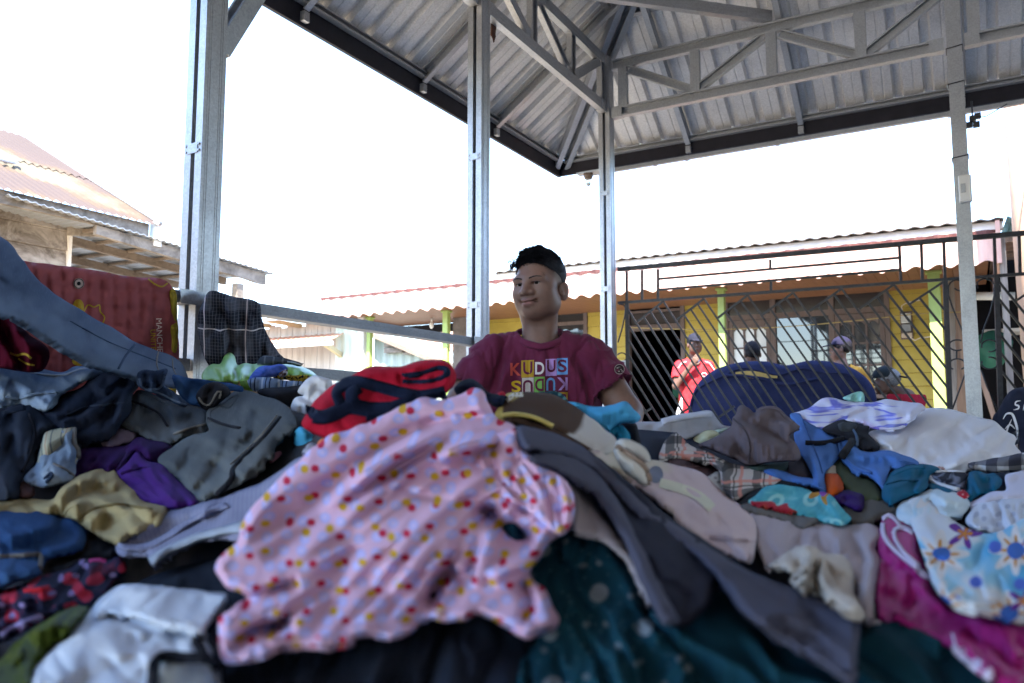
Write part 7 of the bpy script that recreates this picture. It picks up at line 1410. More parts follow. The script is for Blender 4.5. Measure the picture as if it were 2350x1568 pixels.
M['eye_white'] = simple('eye_white', (.30,.275,.265), .5, var=.03, spec=.1); M['iris'] = simple('dark_iris', (.006,.004,.004), .6, spec=.05)
def head_prims(S, T, sc=1.0, detail=True):
    """T maps head-frame points to the grid frame; S is the SDF"""
    Rm = T[0]
    def pt(p): return Rm@(np.array(p, float)*sc)+T[1]
    def E(c, r, k=.012, sub=False, ry=None): S.ell(pt(c), np.array(r)*sc, k*sc, Rm if ry is None else Rm@ry, sub)
    E((0,.016,.038), (.0755,.094,.076)); E((0,-.022,-.018), (.063,.072,.080), .02); E((0,-.050,-.074), (.043,.038,.034), .03)
    for x in (-1, 1):
        E((x*.041,-.048,-.024), (.032,.037,.036), .02); E((x*.048,-.020,-.060), (.024,.042,.032), .025)
        if detail:
            E((x*.027,-.0735,.023), (.028,.014,.010), .028); E((x*.031,-.100,.006), (.019,.013,.010), .012, True)
            E((x*.0745,.020,-.024), (.0085,.021,.031), .005, ry=roty(x*.20)@rotz(-x*.35)@rotx(.12)); E((x*.083,.010,-.020), (.0065,.012,.019), .003, True, ry=rotz(-x*.35)); E((x*.075,.006,-.030), (.006,.006,.009), .004)
        else: E((x*.078,.014,-.004), (.012,.02,.032), .006)
    S.cap(pt((0,-.083,.018)), pt((0,-.1015,-.0175)), .0095*sc, .0140*sc, .013*sc)
    for x in (-1, 1): S.ell(pt((x*.0165,-.0935,-.0225)), np.array((.0125,.011,.0090))*sc, .007*sc, Rm)
    if detail:
        for x in (-1, 1): S.ell(pt((x*.0080,-.1015,-.0330)), np.array((.0042,.005,.004))*sc, .003*sc, Rm, True)
        E((0,-.0905,-.0465), (.0235,.0115,.0058), .008); E((0,-.089,-.0590), (.020,.0118,.0078), .008); E((0,-.1005,-.0528), (.018,.0065,.0017), .003, True)
        for x in (-1, 1): E((x*.019,-.094,-.0512), (.009,.008,.0016), .003, True, ry=roty(-x*.16))
        for x in (-1, 1):
            E((x*.0275,-.083,-.0495), (.0055,.008,.005), .006, True)
            S.ell(pt((x*.031,-.0705,.0065)), np.array((.0150,.0150,.0145))*sc, .004*sc, Rm); S.ell(pt((x*.0315,-.0865,.0050)), np.array((.0152,.0120,.0036))*sc, .002*sc, Rm, True)
    else: E((0,-.092,-.058), (.023,.010,.011), .008)
    return pt
def hand_prims(S, wrist, d, up, sz=1.0, curl=.6, side=1):
    """palm, four unequal bent fingers and a thumb"""
    d = np.array(d, float); d /= np.linalg.norm(d); up = np.array(up, float); sdv = np.cross(d, up); sdv /= np.linalg.norm(sdv); up = np.cross(sdv, d)
    w_ = np.array(wrist, float)
    for k in range(4):
        off = sdv*(k-1.5)*.019*sz; S.cap(w_+off*.5, w_+off+d*.080*sz, .016*sz, .012*sz, .012)
        L = (.068,.078,.072,.056)[k]*sz; p = w_+off+d*.085*sz; a = curl*.5
        for q in range(3):
            dv = d*math.cos(a)-up*math.sin(a); e = p+dv*L*(.45,.32,.25)[q]; S.cap(p, e, (.0092-.0008*q)*sz, (.0085-.0008*q)*sz, .002); p = e; a += curl
    b0 = w_+sdv*side*.026*sz+d*.02*sz; b1 = b0+(sdv*side*.7+d*.7-up*.25)*.042*sz; S.cap(b0, b1, .014*sz, .011*sz, .008); S.cap(b1, b1+(d*.85+sdv*side*.15-up*.3)*.03*sz, .011*sz, .0085*sz, .003)
# ---- the seated man
HY = 2.40; MC = P(1240, 658, HY); SCH = .94
yaw = R(-31); Rh = rotz(yaw)@rotx(R(6))@roty(R(-2)); Th = (Rh, np.zeros(3))
man = empty('person', (MC[0], MC[1]+.03, FL), 'young man in a maroon lettered t-shirt behind the heap, looking to the left', 'person')
S = SDF((-.40,-.45,-.62), (.40,.22,.17), .0026)
pt = head_prims(S, Th, SCH)
S.cap((0,.030,-.05), (0,.050,-.22), .0505, .060, .03); S.cap((.028,.0,-.10), (.012,.005,-.20), .018, .015, .03); S.cap((-.035,.01,-.10), (-.01,.0,-.20), .016, .014, .03)
S.ell((0,.055,-.30), (.17,.085,.13), .04); S.ell((0,.06,-.48), (.15,.09,.20), .05)
EL = {1: (.262,-.005,-.385), -1: (-.262,-.005,-.385)}; WR = {1: (.235,-.24,-.50), -1: (-.215,-.24,-.50)}
for sx in (-1, 1):
    S.cap((sx*.165,.05,-.225), EL[sx], .056, .044, .03); S.cap(EL[sx], WR[sx], .042, .028, .02)
    hand_prims(S, np.array(WR[sx]), (-sx*.25,-.9,-.3), (0,-.3,.95), 1.0, .45, -sx)
v, f = S.mesh(); v = relax(v, f, 1, .35)
hv = (v@Rh)/SCH                # back in the head frame
lip = np.exp(-((hv[:,0]/.021)**4))*np.exp(-(((hv[:,2]+.0528)/.0112)**4))*(hv[:,1] < -.082)
fade = np.clip((hv[:,2]-(.030-.75*(hv[:,1]+.03)))/.035+.35, 0, 1)*(hv[:,1] > -.052)*(hv[:,2] > -.07)*(np.abs(hv[:,0]) < .0795)
fade = fade*np.clip((hv[:,1]+.055)/.02, 0, 1)
beard = .28*np.exp(-(((hv[:,2]+.0385)/.0045)**2))*np.exp(-((hv[:,0]/.022)**2))*(hv[:,1] < -.08)
sdf_obj('body', v, f, M['skin'], man, MC, {'lip': lip, 'fade': np.maximum(fade, beard)})
# eyes
for sx in (-1, 1):
    c0 = pt((sx*.031,-.0700,.0062)); m = MB(); rr = .0132*SCH; ctr = c0+MC
    vs = []; fs = []; n = 16
    for i in range(9):
        th = math.pi*i/8
        for k in range(n): vs.append(ctr+rr*np.array([math.sin(th)*math.cos(2*math.pi*k/n), math.sin(th)*math.sin(2*math.pi*k/n), math.cos(th)]))
    for i in range(8):
        for k in range(n): fs.append((i*n+k, i*n+(k+1)%n, (i+1)*n+(k+1)%n, (i+1)*n+k))
    eb = m.add(vs, fs).build('eye', M['eye_white'], man, smooth=True)
    gz = Rh@np.array([.10, -1.0, -.02]); gz /= np.linalg.norm(gz); x_ = np.cross(gz, Z); x_ /= np.linalg.norm(x_); y_ = np.cross(x_, gz)
    m = MB(); pts = [ctr+gz*(rr+.0009)]+[ctr+gz*(rr*.84+.0009)+(x_*math.cos(a)+y_*math.sin(a))*.0060 for a in np.linspace(0, 2*math.pi, 16, endpoint=False)]
    m.add(pts, [(0, 1+k, 1+(k+1) % 16) for k in range(16)]).build('iris', M['iris'], eb, smooth=True)
# eyebrows and lash lines, laid on the skin
bvh = BVHTree.FromPolygons((v+MC).tolist(), f.tolist()); fwd = Rh@np.array([0,1.0,0])
def on_face(x, z, lift=.0006):
    o0 = pt((x, -.16, z))+MC; h = bvh.ray_cast(Vector(o0), Vector(fwd)); return (np.array(h[0]) if h[0] is not None else o0+fwd*.08)-fwd*lift
for sx in (-1, 1):
    rg = random.Random(5+sx); m = MB()
    for i in range(120):
        u = i/119; x = sx*(.0125+.036*u); z = .0215+.0065*math.sin(min(1, u*1.1)*math.pi*.60)-.0035*u*u+rg.uniform(-.0017,.0017)*(1-.6*u)
        m.tube([on_face(x, z), on_face(x+sx*.0055, z+rg.uniform(.0,.0022)*(1-u)-.0012*u)], [.0008,.0004], 4)
    m.build('eyebrow', M['hair'], man)
    m = MB(); m.tube([on_face(sx*(.031+q*.0145), .0062+.0034*math.sqrt(max(0,1-q*q))-.0006*q, .0004) for q in np.linspace(-.98,.98,12)], [.0003]+[.00085]*10+[.0003], 5); m.build('lash_line', M['hair'], man)
# hair: a clumped cap with a ragged top swept forward
SH = SDF((-.135,-.145,-.09), (.135,.145,.185), .0028)
SH.ell(pt((0,.017,.040)), np.array((.0768,.0955,.0785))*SCH, .004, Rh)
nrm = np.array([0,-.58,-.81]); nrm /= np.linalg.norm(nrm)
SH.plane(pt((0,-.075,.077)), Rh@nrm)
rg = random.Random(11)
v, f = SH.mesh(); sdf_obj('hair', v, f, M['hair'], man, MC)
m = MB()                   # short straight strands combed forward over the cap, very short on the sides
for i in range(5200):
    th = rg.uniform(0, 2*math.pi); u = rg.uniform(0, 1.0); ph = math.acos(1-u*1.02)
    base = np.array([.0765*math.sin(ph)*math.cos(th), .017+.0952*math.sin(ph)*math.sin(th), .040+.078*math.cos(ph)])
    if base[2] < .074-.71*(base[1]+.075)+rg.uniform(-.005,.010): continue
    up = float(np.clip((base[2]-.066)/.035, 0, 1))*(1 if base[1] < .05 else .6)
    out = base-np.array([0,.017,.02]); out /= np.linalg.norm(out); cl = .35*math.sin(base[0]*95+base[1]*40)
    sw = np.array([-.42+cl+rg.uniform(-.14,.14), -.80+rg.uniform(-.15,.15), .16+rg.uniform(-.12,.16)]); d = out*(.34+.22*up)+sw*(.45+.35*up)+np.array([0,0,-.45*(1-up)]); d /= np.linalg.norm(d)
    L = (.006+.024*up)*rg.uniform(.65,1.2); a = base*.985; c_ = a+d*L*.55; e = c_+(d*.75+np.array([-.10,-.30,-.06]))*L*.5; r0 = .0008+.0007*up
    m.tube([pt(a)+MC, pt(c_)+MC, pt(e)+MC], [r0, r0*.8, .0002], 4, cap=False)
for i in range(60):
    b0 = np.array([-.055+rg.uniform(-.008,.02), -.068+rg.uniform(-.010,.02), .078+rg.uniform(-.008,.014)]); d = np.array([-.42+rg.uniform(-.2,.15), -.40, -.30+rg.uniform(-.3,.25)]); L = rg.uniform(.014,.030)
    m.tube([pt(b0)+MC, pt(b0+d*L*.6)+MC, pt(b0+d*L+np.array([-.002,0,-.010]))+MC], [.0013,.0010,.0002], 4, cap=False)
m.build('hair_strands', M['hair'], man)
# t-shirt
t = NT('maroon_jersey'); o_ = t.obj(); n1 = t.noise(o_, 9, 4, .6)
M['maroon'] = t.fin(t.ramp(n1, [(.3, (.105,.016,.042)), (.7, (.150,.026,.062))]), .85, 0, t.bump(t.math('ADD', t.noise(o_, 500, 2), t.math('MULTIPLY', t.noise(o_, 42, 4), 1.2)), .22, .003), .06, **{'Sheen Weight': .08})
SS = SDF((-.37,-.22,-.80), (.37,.26,-.10), .0042)
SS.cap((-.142,.048,-.208), (.142,.048,-.208), .056, .056, .03); SS.cap((-.06,.05,-.17), (.06,.05,-.17), .035, .035, .05)
SS.ell((0,.050,-.34), (.185,.108,.19), .05); SS.ell((0,.05,-.55), (.180,.125,.30), .06)
SL_ = SDF((-.37,-.22,-.80), (.37,.26,-.10), .0042)
for sx in (-1, 1):
    a0 = np.array((sx*.150,.050,-.222)); e0 = np.array(EL[sx]); dd = (e0-a0)/np.linalg.norm(e0-a0); ed = a0+dd*(.170 if sx < 0 else .165)
    SS.cap(a0, ed, .069, .083, .035)
    SS.cap(ed+dd*.005, ed+dd*.16, .090, .13, .002, sub=True)        # sleeve hem cut
    SS.cap(a0+dd*.06, ed+dd*.02, .055, .078, .004, sub=True)        # open sleeve
SS.cap((0,.028,-.06), (0,.045,-.165), .074, .069, .006, sub=True)
v, f = SS.mesh(); v = relax(v, f, 2, .4); n_ = vnorm(v, f)
def n3(p, s, sd): return np.array([mnoise.noise(Vector((float(a)*s[0]+sd, float(b)*s[1]+sd*.7, float(c_)*s[2]-sd))) for a, b, c_ in p])
k1 = n3(v, (17,10,5), 3.0); k2 = n3(v, (34,20,9), 9.0); k3 = n3(v, (9,7,16), 5.0); k4 = n3(v, (24,15,28), 2.0)
arm = np.clip((np.abs(v[:,0])-.15)/.05, 0, 1)
disp = .020*(np.sqrt(np.abs(k1))-.45)*(1-arm*.3)+.010*(np.sqrt(np.abs(k2))-.4)*(1-.7*arm)+.016*(.4-np.sqrt(np.abs(k3)))*arm+.004*k4
# drag lines running from the armpits up to the collar, and under the arms
for sx in (-1, 1):
    for (x0,z0,x1,z1,w_,am) in ((.145,-.40,.075,-.20,.013,.010),(.165,-.36,.10,-.19,.010,-.010),(.12,-.46,.055,-.21,.012,-.007),(.175,-.33,.235,-.30,.010,-.008),(.17,-.29,.25,-.36,.012,.008)):
        a = np.array([sx*x0,z0]); b = np.array([sx*x1,z1]); q = v[:, [0,2]]; ab = b-a; tt = np.clip(((q-a)@ab)/(ab@ab), 0, 1); dd = np.linalg.norm(q-a-tt[:,None]*ab, axis=1)
        disp += 1.5*am*np.exp(-(dd/w_)**2)*np.sin(np.clip(tt,.02,.98)*math.pi)*(v[:,1] < .04)
col_d = np.exp(-((v[:,2]+.175)/.03)**2)*(np.abs(v[:,0]) < .085); disp *= (1-.8*col_d)
v = v+n_*disp[:, None]
shirt = sdf_obj('t_shirt', v, f, M['maroon'], man, MC)
bv = BVHTree.FromPolygons((v+MC).tolist(), f.tolist())
# collar ring
cp_ = []
for a in np.linspace(0, 2*math.pi, 40, endpoint=False): cp_.append(np.array([.078*math.cos(a), .040+.074*math.sin(a), -.158+.030*math.sin(a)+.012*abs(math.cos(a))]))
m = MB(); vs = []; fs = []; n = len(cp_)
for i, p in enumerate(cp_):
    o2 = (p-np.array([0,.04,-.16])); o2[2] = 0; o2 /= np.linalg.norm(o2)
    for q in range(8):
        a = 2*math.pi*q/8; vs.append(p+o2*.0055*math.cos(a)+np.array([0,0,1])*.011*math.sin(a)+MC+o2*.004*math.sin(a)*-1)
for i in range(n):
    for q in range(8): fs.append((i*8+q, i*8+(q+1)%8, ((i+1)%n)*8+(q+1)%8, ((i+1)%n)*8+q))
m.add(vs, fs).build('collar', M['maroon'], shirt, smooth=True)
# printed letters, laid on the cloth
def on_shirt(px, py, lift):
    d = rayv(px, py); d = d/np.linalg.norm(d); h = bv.ray_cast(Vector(ORG), Vector(d)); 
    if h[0] is None: return P(px, py, HY-.1)
    return np.array(h[0])-d*lift
def ink(name_, cval): return simple(name_, cval, .7, var=.06, spec=.15)
INK = {'red': ink('red_ink', (.50,.075,.06)), 'gold': ink('mustard_ink', (.40,.24,.02)), 'white': ink('white_ink', (.62,.58,.56)), 'lilac': ink('lilac_ink', (.42,.26,.58)), 'blue': ink('sky_ink', (.14,.33,.66)), 'green': ink('green_ink', (.16,.36,.07)), 'yellow': ink('yellow_ink', (.55,.36,.02)), 'maroon': M['maroon'], 'cream': ink('cream_ink', (.48,.42,.38)), 'dark': ink('dark_ink', (.03,.012,.016))}
def quad_print(x0, y0, x1, y1, mat, lift, n=7):
    vs = [on_shirt(*c1('T4', x0+(x1-x0)*i/n, y0+(y1-y0)*j/n-.035*(x0+(x1-x0)*i/n-612)+.035*(x0-612)), lift) for j in range(n+1) for i in range(n+1)]
    MB().add(vs, [(j*(n+1)+i, j*(n+1)+i+1, (j+1)*(n+1)+i+1, (j+1)*(n+1)+i) for j in range(n) for i in range(n)]).build('print_square', mat, shirt)
def glyph(ch, x0, y0, x1, y1, mat, lift, turn=False):
    cu = bpy.data.curves.new('lettering', 'FONT'); cu.body = ch; cu.resolution_u = 5; cu.offset = .022
    to = bpy.data.objects.new('tmp', cu); col.objects.link(to); dg = bpy.context.evaluated_depsgraph_get(); me = bpy.data.meshes.new_from_object(to.evaluated_get(dg)); bpy.data.objects.remove(to)
    bm = bmesh.new(); bm.from_mesh(me); bmesh.ops.triangulate(bm, faces=bm.faces); bmesh.ops.subdivide_edges(bm, edges=[e for e in bm.edges if e.calc_length() > .12], cuts=2); bmesh.ops.triangulate(bm, faces=bm.faces)
    co = np.array([q.co[:2] for q in bm.verts]); lo, hi = co.min(0), co.max(0); u = (co-lo)/(hi-lo)
    if turn: u = 1-u
    for q, (a, b) in zip(bm.verts, u): q.co = on_shirt(*c1('T4', x0+(x1-x0)*a, y1+(y0-y1)*b), lift)
    me2 = bpy.data.meshes.new('lettering'); bm.to_mesh(me2); bm.free(); link('lettering', me2, mat, shirt)
glyph('K', 612,1142,705,1252, INK['red'], .0015); quad_print(708,1120,818,1270, INK['gold'], .0012); glyph('U', 724,1128,805,1242, INK['maroon'], .0022)
glyph('D', 828,1134,908,1242, INK['white'], .0015); quad_print(920,1108,1016,1256, INK['lilac'], .0012); glyph('U', 932,1116,1006,1222, INK['maroon'], .0022); quad_print(1018,1101,1112,1245, INK['blue'], .0012); glyph('S', 1026,1112,1104,1222, INK['maroon'], .0022)
glyph('S', 620,1296,703,1396, INK['yellow'], .0015, True); quad_print(714,1272,816,1424, INK['cream'], .0012); glyph('U', 722,1290,808,1402, INK['maroon'], .0022, True)
quad_print(820,1264,912,1412, INK['green'], .0012); glyph('D', 828,1278,904,1386, INK['maroon'], .0022, True); glyph('U', 926,1270,1002,1382, INK['blue'], .0015, True); glyph('K', 1020,1268,1112,1380, INK['lilac'], .0015, True)
quad_print(1020,1398,1112,1540, INK['gold'], .0012); glyph('S', 1030,1410,1104,1520, INK['maroon'], .0022); glyph('K', 620,1420,705,1530, INK['white'], .0015)
def ring_print(cx, cy, rx, ry, w0, mat, lift):
    vs = []; n = 24
    for k in range(n):
        a = 2*math.pi*k/n
        for s_ in (1, w0): vs.append(on_shirt(*c1('T4', cx+rx*s_*math.cos(a), cy+ry*s_*math.sin(a)), lift))
    MB().add(vs, [(2*k, 2*((k+1) % n), 2*((k+1) % n)+1, 2*k+1) for k in range(n)]).build('sleeve_badge', mat, shirt)
ring_print(1563,1196,44,44,.02, INK['dark'], .0015); ring_print(1563,1196,44,44,.90, INK['cream'], .0025)
for gx, gy in ((1545,1185),(1562,1178),(1575,1200),(1560,1215),(1585,1212)): ring_print(gx, gy, 8, 5, .1, INK['cream'], .0025)
# legs, kneeling
SP = SDF((-.34,-.42,-1.06), (.34,.50,-.62), .008)
SP.ell((0,.07,-.74), (.165,.13,.12), .04)
for sx in (-1, 1): SP.cap((sx*.09,.06,-.76), (sx*.17,-.26,-.93), .085, .062, .04); SP.cap((sx*.17,-.26,-.945), (sx*.13,.16,-.965), .058, .045, .03)
v, f = SP.mesh(); sdf_obj('trousers', relax(v, f, 2), f, simple('dark_trousers', (.02,.022,.03), .85), man, MC)
# ---- people beyond the fence
def bg_person(name_label, head_px, Y, yawd, cap_c=None, hair=None, shirt_c=None, skin='skin2', arms=(), sc=.93, seat=True, cap_yaw=None, bald_grey=False, hood=False, torso_yaw=None, res=.0065, tilt=0.0, cap_back=False, shirt_mat=None, hunch=(0,0,0)):
    C0 = P(head_px[0], head_px[1], Y); root = empty('person', (C0[0], C0[1], 0.0), name_label, 'person')
    Rm = rotz(R(yawd))@rotx(R(tilt)); Rt = rotz(R(torso_yaw if torso_yaw is not None else yawd)); T = (Rm, np.zeros(3)); zf = -C0[2]
    q = lambda p: Rt@np.array(p, float)+np.array(hunch)
    S_ = SDF((-.45,-.45,-.75), (.45,.45,.17), res); head_prims(S_, T, sc, False)
    S_.cap((0,.03,-.05), q((0,.045,-.22)), .052, .06, .03); S_.ell(q((0,.05,-.35)), (.15,.09,.16), .04, Rt)
    for arm_ in arms:
        a, e, w_ = arm_; S_.cap(q(a), q(e), .046, .038, .03); S_.cap(q(e), q(w_), .037, .026, .02)
        dv = q(w_)-q(e); hand_prims(S_, q(w_), dv, q((0,-1,.3)), .95, .5, 1)
    v, f = S_.mesh(); v = relax(v, f, 1); hv = v@Rm/sc
    fd = np.clip((hv[:,2]-(.02-.6*(hv[:,1]+.02)))/.03+.3, 0, 1)*(hv[:,1] > -.045)*(hv[:,2] > -.07) if not bald_grey else np.zeros(len(v))
    sdf_obj('body', v, f, M[skin], root, C0, {'fade': fd, 'lip': np.zeros(len(v))})
    ptb = lambda p: Rm@(np.array(p)*sc)
    if hair:
        H_ = SDF((-.14,-.14,-.12), (.14,.14,.18), .005); H_.ell(ptb((0,.018,.040)), np.array((.080,.099,.088))*sc, .004, Rm); n0 = np.array([0,-.45,-.9]); n0 /= np.linalg.norm(n0)
        H_.plane(ptb((0,-.07,.03)), Rm@n0); v, f = H_.mesh(); v = v+vnorm(v, f)*(.004*n3(v, (90,90,90), 1.0))[:, None]; sdf_obj('hair', v, f, M[hair], root, C0)
    if cap_c is not None:
        Rc = Rm if cap_yaw is None else rotz(R(cap_yaw))
        H_ = SDF((-.16,-.24,-.06), (.16,.24,.18), .0045) if False else SDF((-.24,-.24,-.06), (.24,.24,.18), .005)
        pc = lambda p: Rc@(np.array(p)*sc)
        H_.ell(pc((0,.012,.052)), np.array((.085,.104,.094))*sc, .004, Rc); n0 = np.array([0,-.10 if not cap_back else .1,-.99]); n0 /= np.linalg.norm(n0); H_.plane(pc((0,0,.045)), Rc@n0)
        H_.ell(pc((0,-.125,.047)), np.array((.066,.075,.007))*sc, .012, Rc@rotx(R(12))); H_.ell(pc((0,.012,.147)), np.array((.010,.010,.006))*sc, .003)
        v, f = H_.mesh(); sdf_obj('cap', relax(v, f, 1), f, simple('cap_cloth', cap_c, .85, var=.1), root, C0)
    SS_ = SDF((-.36,-.36,-.95), (.36,.36,-.10), .0085)
    SS_.cap(q((-.12,.05,-.222)), q((.12,.05,-.222)), .058, .058, .03); SS_.cap(q((-.05,.05,-.18)), q((.05,.05,-.18)), .04, .04, .05); SS_.ell(q((0,.05,-.37)), (.18,.115,.2), .05, Rt); SS_.ell(q((0,.05,-.62)), (.175,.125,.3), .06, Rt)
    aa = arms if arms else (((.16,.05,-.24),(.25,-.02,-.42),(.2,-.25,-.5)),((-.16,.05,-.24),(-.25,-.02,-.42),(-.2,-.25,-.5)))
    for a, e, w_ in aa:
        a_, e_ = q(a), q(e); SS_.cap(a_, a_+(e_-a_)*.78, .068, .072, .03)
        if not arms: SS_.cap(a_+(e_-a_)*.7, e_, .066, .055, .03); SS_.cap(e_, q(w_), .055, .04, .02)
        else: SS_.cap(a_+(e_-a_)*.80, e_+(e_-a_)*.2, .075, .08, .003, sub=True)
    SS_.cap((0,.03,-.05), q((0,.045,-.165)), .07, .066, .006, sub=True)
    if hood: SS_.ell(q((0,.11,-.16)), (.12,.07,.085), .03, Rt)
    v, f = SS_.mesh(); v = relax(v, f, 2); n2 = vnorm(v, f); v = v+n2*(.012*(np.sqrt(np.abs(n3(v, (13,13,6), 4.0)))-.4)+.005*n3(v, (30,30,20), 6.0))[:, None]
    sh_ = sdf_obj('shirt', v, f, shirt_mat if shirt_mat is not None else simple('shirt_cloth', shirt_c, .85, var=.12, scale=9), root, C0)
    tr = SDF((-.4,-.6,zf-.02), (.4,.5,-.70), .012)
    if seat:
        tr.ell(q((0,.05,-.86)), (.17,.14,.12), .04, Rt)
        for sx in (-1, 1): tr.cap(q((sx*.09,.03,-.87)), q((sx*.14,-.40,-.87)), .085, .065, .04); tr.cap(q((sx*.14,-.40,-.87)), q((sx*.14,-.40,zf+.06)), .06, .05, .03); tr.cap(q((sx*.14,-.38,zf+.04)), q((sx*.15,-.52,zf+.035)), .04, .035, .02)
    else:
        for sx in (-1, 1): tr.cap(q((sx*.085,.05,-.84)), q((sx*.11,.05,zf+.48)), .10, .065, .04); tr.cap(q((sx*.11,.05,zf+.48)), q((sx*.12,.06,zf+.08)), .062, .05, .02); tr.cap(q((sx*.12,.08,zf+.045)), q((sx*.13,-.10,zf+.04)), .045, .038, .02)
    v, f = tr.mesh(); sdf_obj('trousers', relax(v, f, 1), f, simple('trouser_cloth', (.03,.032,.045), .85), root, C0)
    return root, sh_, C0, q, ptb
# standing man in red with his hand at his mouth
red_sh = simple('red_polo_cotton', (.50,.022,.03), .8, var=.10, scale=9)
rp, rs, RC, rq, rpt = bg_person('man in a red shirt and dark cap standing outside, hand at his mouth', c1('F1', 905, 660), 9.0, 8, cap_c=(.010,.011,.022), hair='hair', shirt_mat=red_sh, skin='skin2', arms=(((.165,.05,-.24),(.22,.05,-.50),(.20,-.06,-.72)),((-.165,.05,-.24),(-.235,-.06,-.47),(-.075,-.155,-.235))), seat=False, cap_yaw=4, torso_yaw=0, sc=.95)
wt_ = simple('white_trim_cloth', (.65,.62,.62), .8)
m = MB()
for sx in (-1, 1): m.tube([RC+rq((sx*.105,-.045,-.19)), RC+rq((sx*.16,-.035,-.21)), RC+rq((sx*.215,-.03,-.29))], .006, 5); 
m.build('sleeve_piping', wt_, rs)
m = MB(); m.add([RC+np.array([-.15,-.02,-.60]), RC+np.array([-.22,-.03,-.80]), RC+np.array([-.23,.04,-.98]), RC+np.array([-.15,.05,-.98])], [(0,1,2,3)]); o = m.build('side_panel', wt_, rs); so = o.modifiers.new('solid','SOLIDIFY'); so.thickness = .03
m = MB(); m.tube([RC+np.array([.08,-.075,-.345])+np.array([.028*math.cos(a),-.02,.022*math.sin(a)]) for a in np.linspace(0,2*math.pi,13)], .005, 5); m.build('chest_badge', wt_, rs)
m = MB(); m.tube([RC+rq((-.05,-.045,-.165)), RC+rq((-.02,-.07,-.20)), RC+rq((.02,-.07,-.20)), RC+rq((.05,-.045,-.165))], .016, 6); m.build('collar', simple('collar_dark', (.05,.05,.09), .8), rs, smooth=True)
bg_person('man in a black cap seen from behind above the navy sofa', c1('F2', 190, 955), 7.75, 172, cap_c=(.008,.008,.012), hair='hair', shirt_c=(.03,.03,.04), cap_yaw=160, sc=.92)
yp, ysh, YC, yq, _ = bg_person('man in a purple blue cap and mustard yellow shirt sitting on the sofa', c1('F2', 1205, 900), 7.7, -115, cap_c=(.010,.009,.032), hair='hair', shirt_c=(.52,.28,.045), torso_yaw=180, cap_yaw=-100, skin='skin')
m = MB(); q0 = YC+np.array([.02,-.075,-.235]); m.tube([q0+np.array([.03*math.cos(a),-.0,.02*math.sin(a)]) for a in np.linspace(.6,5.6,12)], .005, 5); m.build('back_print', M['dark'], ysh)
bg_person('grey haired man in a black cap and red shirt behind the tie dye shirt', c1('F3', 410, 1170), 6.9, -120, cap_c=(.010,.016,.020), hair='grey_hair', shirt_mat=K('red_checked_shirt', (.30,.02,.035), pat=None), torso_yaw=-150, cap_yaw=70, sc=.98, hunch=(.15,.05,.105))
bp, bs, BC, bq, _ = bg_person('person in a dark navy hooded jacket with white letters at the right edge', (2400, 830), 5.0, 150, hair='hair', shirt_c=(.010,.013,.030), torso_yaw=150, hood=True, sc=.95)
M['white_print'] = simple('white_print', (.70,.70,.72), .8, var=.03)
bj = [o for o in bs.id_data.children] if False else None
dgj = bs.data; bvj = BVHTree.FromPolygons([tuple(q.co) for q in dgj.vertices], [tuple(p.vertices) for p in dgj.polygons])
def on_jacket(px, py):
    d = rayv(px, py); d = d/np.linalg.norm(d); h = bvj.ray_cast(Vector(ORG), Vector(d)); return (np.array(h[0]) if h[0] is not None else P(px, py, 4.9))-d*.006
def jacket_stroke(pts, wpx):
    pl = catmull(pts, 3, closed=False); t_ = np.gradient(pl, axis=0); t_ /= np.linalg.norm(t_, axis=1)[:, None]+1e-6; nn = np.stack([-t_[:, 1], t_[:, 0]], 1); n = len(pl); ta = np.sin(np.linspace(.25, math.pi-.25, n))[:, None]
    a, b = pl+nn*wpx/2*ta, pl-nn*wpx/2*ta; MB().add([on_jacket(*q) for q in np.vstack([a, b])], [(i, i+1, n+i+1, n+i) for i in range(n-1)]).build('lettering', M['white_print'], bs)
jacket_stroke([(2342,920),(2332,922),(2330,929),(2338,932),(2337,938),(2326,941)], 4)
jacket_stroke([(2348,942),(2353,926),(2358,917)], 3.5); jacket_stroke([(2353,926),(2361,938)], 3.5)
jacket_stroke([(2302,962),(2310,950),(2322,950),(2330,968),(2335,990),(2333,1010)], 6); jacket_stroke([(2322,962),(2312,985),(2306,1010)], 4); jacket_stroke([(2306,985),(2318,975),(2330,985)], 4)
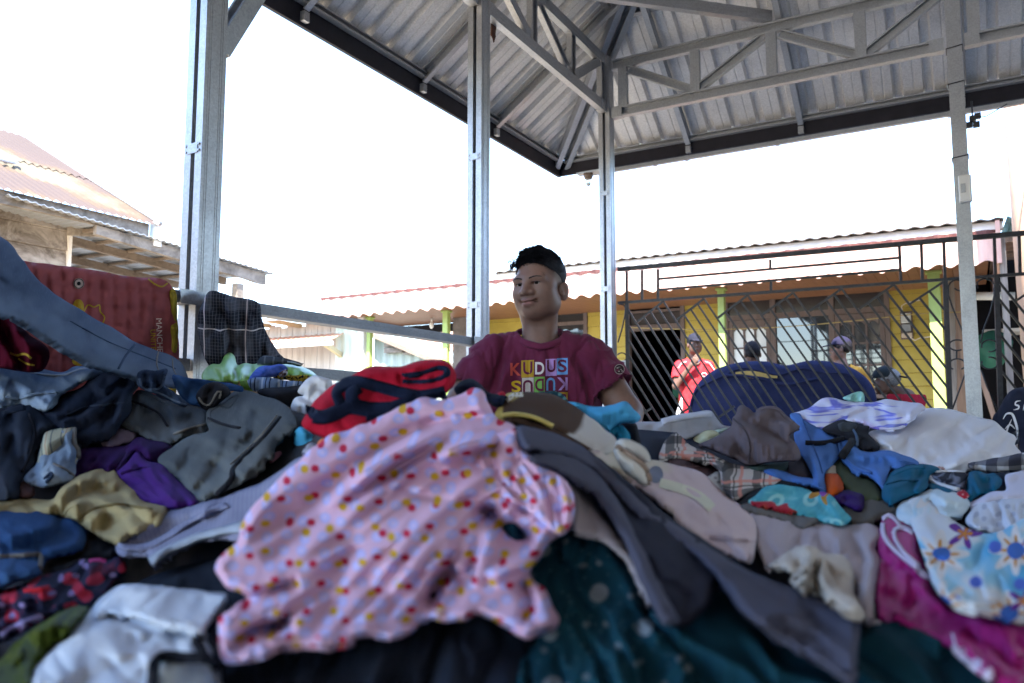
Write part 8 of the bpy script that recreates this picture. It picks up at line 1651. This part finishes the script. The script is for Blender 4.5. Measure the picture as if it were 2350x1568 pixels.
# ---- navy double humped sofa back beyond the fence
def sofa():
    t = NT('navy_upholstery'); o = t.obj(); n = t.noise(o, 6, 5, .6); mt_ = t.fin(t.ramp(n, [(.3, (.016,.020,.055)), (.7, (.030,.036,.088))]), .85, 0, t.bump(t.noise(o, 300, 2), .4, .003), .05)
    s0 = P(1790, 960, 7.25); rt = empty('sofa', (s0[0], s0[1], 0), 'navy blue sofa with a double humped back seen from behind through the fence', 'sofa')
    q = lambda x, y, z: s0*np.array([1,1,0])+C*x+A*y+Z*z
    top = [(1575,1000),(1585,930),(1600,885),(1640,850),(1700,832),(1760,830),(1795,838),(1812,838),(1860,828),(1920,833),(1965,850),(1998,880),(2012,920),(2016,1000)]
    pl = catmull(top, 6, closed=False); plane_p = s0; w_ = np.array([onplane(x, y, plane_p, A) for x, y in pl])
    xs = (w_-s0)@C; zs = w_[:, 2]; n = len(xs); m = MB(); vs = []; prof = [(-.02,-.05),(-.06,-.012),(-.10,0.0),(-.16,0.0),(-.20,-.012),(-.24,-.06)]
    cx = xs.mean()
    for x, z in zip(xs, zs):
        for dy, dz in prof:
            ins = -dz*.8; xx = x-np.sign(x-cx)*ins*(abs(x-cx) > .3); vs.append(q(xx, -dy-.12, z+dz))
        
    k = len(prof); fs = [(i*k+j, i*k+j+1, (i+1)*k+j+1, (i+1)*k+j) for i in range(n-1) for j in range(k-1)]
    base = len(vs)
    for x in xs:
        vs.append(q(x, -.09+.0, .25)); 
    for x in xs: vs.append(q(x, .12, .25))
    for i in range(n-1): fs.append((i*k, (i+1)*k, base+i+1, base+i)); fs.append((i*k+k-1, base+n+i, base+n+i+1, (i+1)*k+k-1))
    m.add(vs, fs).build('backrest', mt_, rt, smooth=True)
    m = MB(); m.tube([q(x*.985, -.10, z-.085-.02*math.sin(i*.3)) for i, (x, z) in enumerate(zip(xs[4:-4], zs[4:-4]))], .012, 6); m.build('piping', mt_, rt, smooth=True)
    m = MB()
    fm = simple('foam', (.40,.29,.10), .9, var=.2)
    a0 = onplane(*c1('F2', 0, 1180), s0-A*.118, A); a1 = onplane(*c1('F2', 480, 1215), s0-A*.118, A)
    v2 = []
    for i in range(13):
        u = i/12; p = a0*(1-u)+a1*u; h_ = .012+.028*math.sin(math.pi*min(1, u*1.05)*.8+.5)**2; v2 += [p+Z*h_-A*.004, p-Z*h_*.7-A*.004]
    m.add(v2, [(2*i, 2*i+2, 2*i+3, 2*i+1) for i in range(12)]); o2 = m.build('torn_foam', fm, rt); so = o2.modifiers.new('solid','SOLIDIFY'); so.thickness = .012
    m = MB(); m.tube([onplane(*c1('F2', x, y), s0-A*.125, A) for x, y in ((-150,1190),(60,1195),(330,1230),(480,1290),(640,1300),(800,1260),(980,1225))], .016, 6); m.build('torn_edge', mt_, rt, smooth=True)
    m = MB()
    for x in (xs.min(), xs.max()):
        sg = 1 if x > cx else -1; m.tube([q(x-sg*.05, .1, .5), q(x-sg*.06, .75, .5)], .11, 12)
    m.build('armrest', mt_, rt, smooth=True); 
    m = MB(); m.obox(q(cx,0,0), C, A, Z, ((xs.min()-cx+.02, xs.max()-cx-.02),(.02,.8),(.18,.42))); m.build('seat', mt_, rt, bevel=.04)
    for x in (xs.min()+.08, xs.max()-.08):
        for y in (.05, .72): m = MB(); m.tube([q(x, y, 0), q(x, y, .26)], .03, 8); m.build('leg', M['frame'], rt)
sofa()
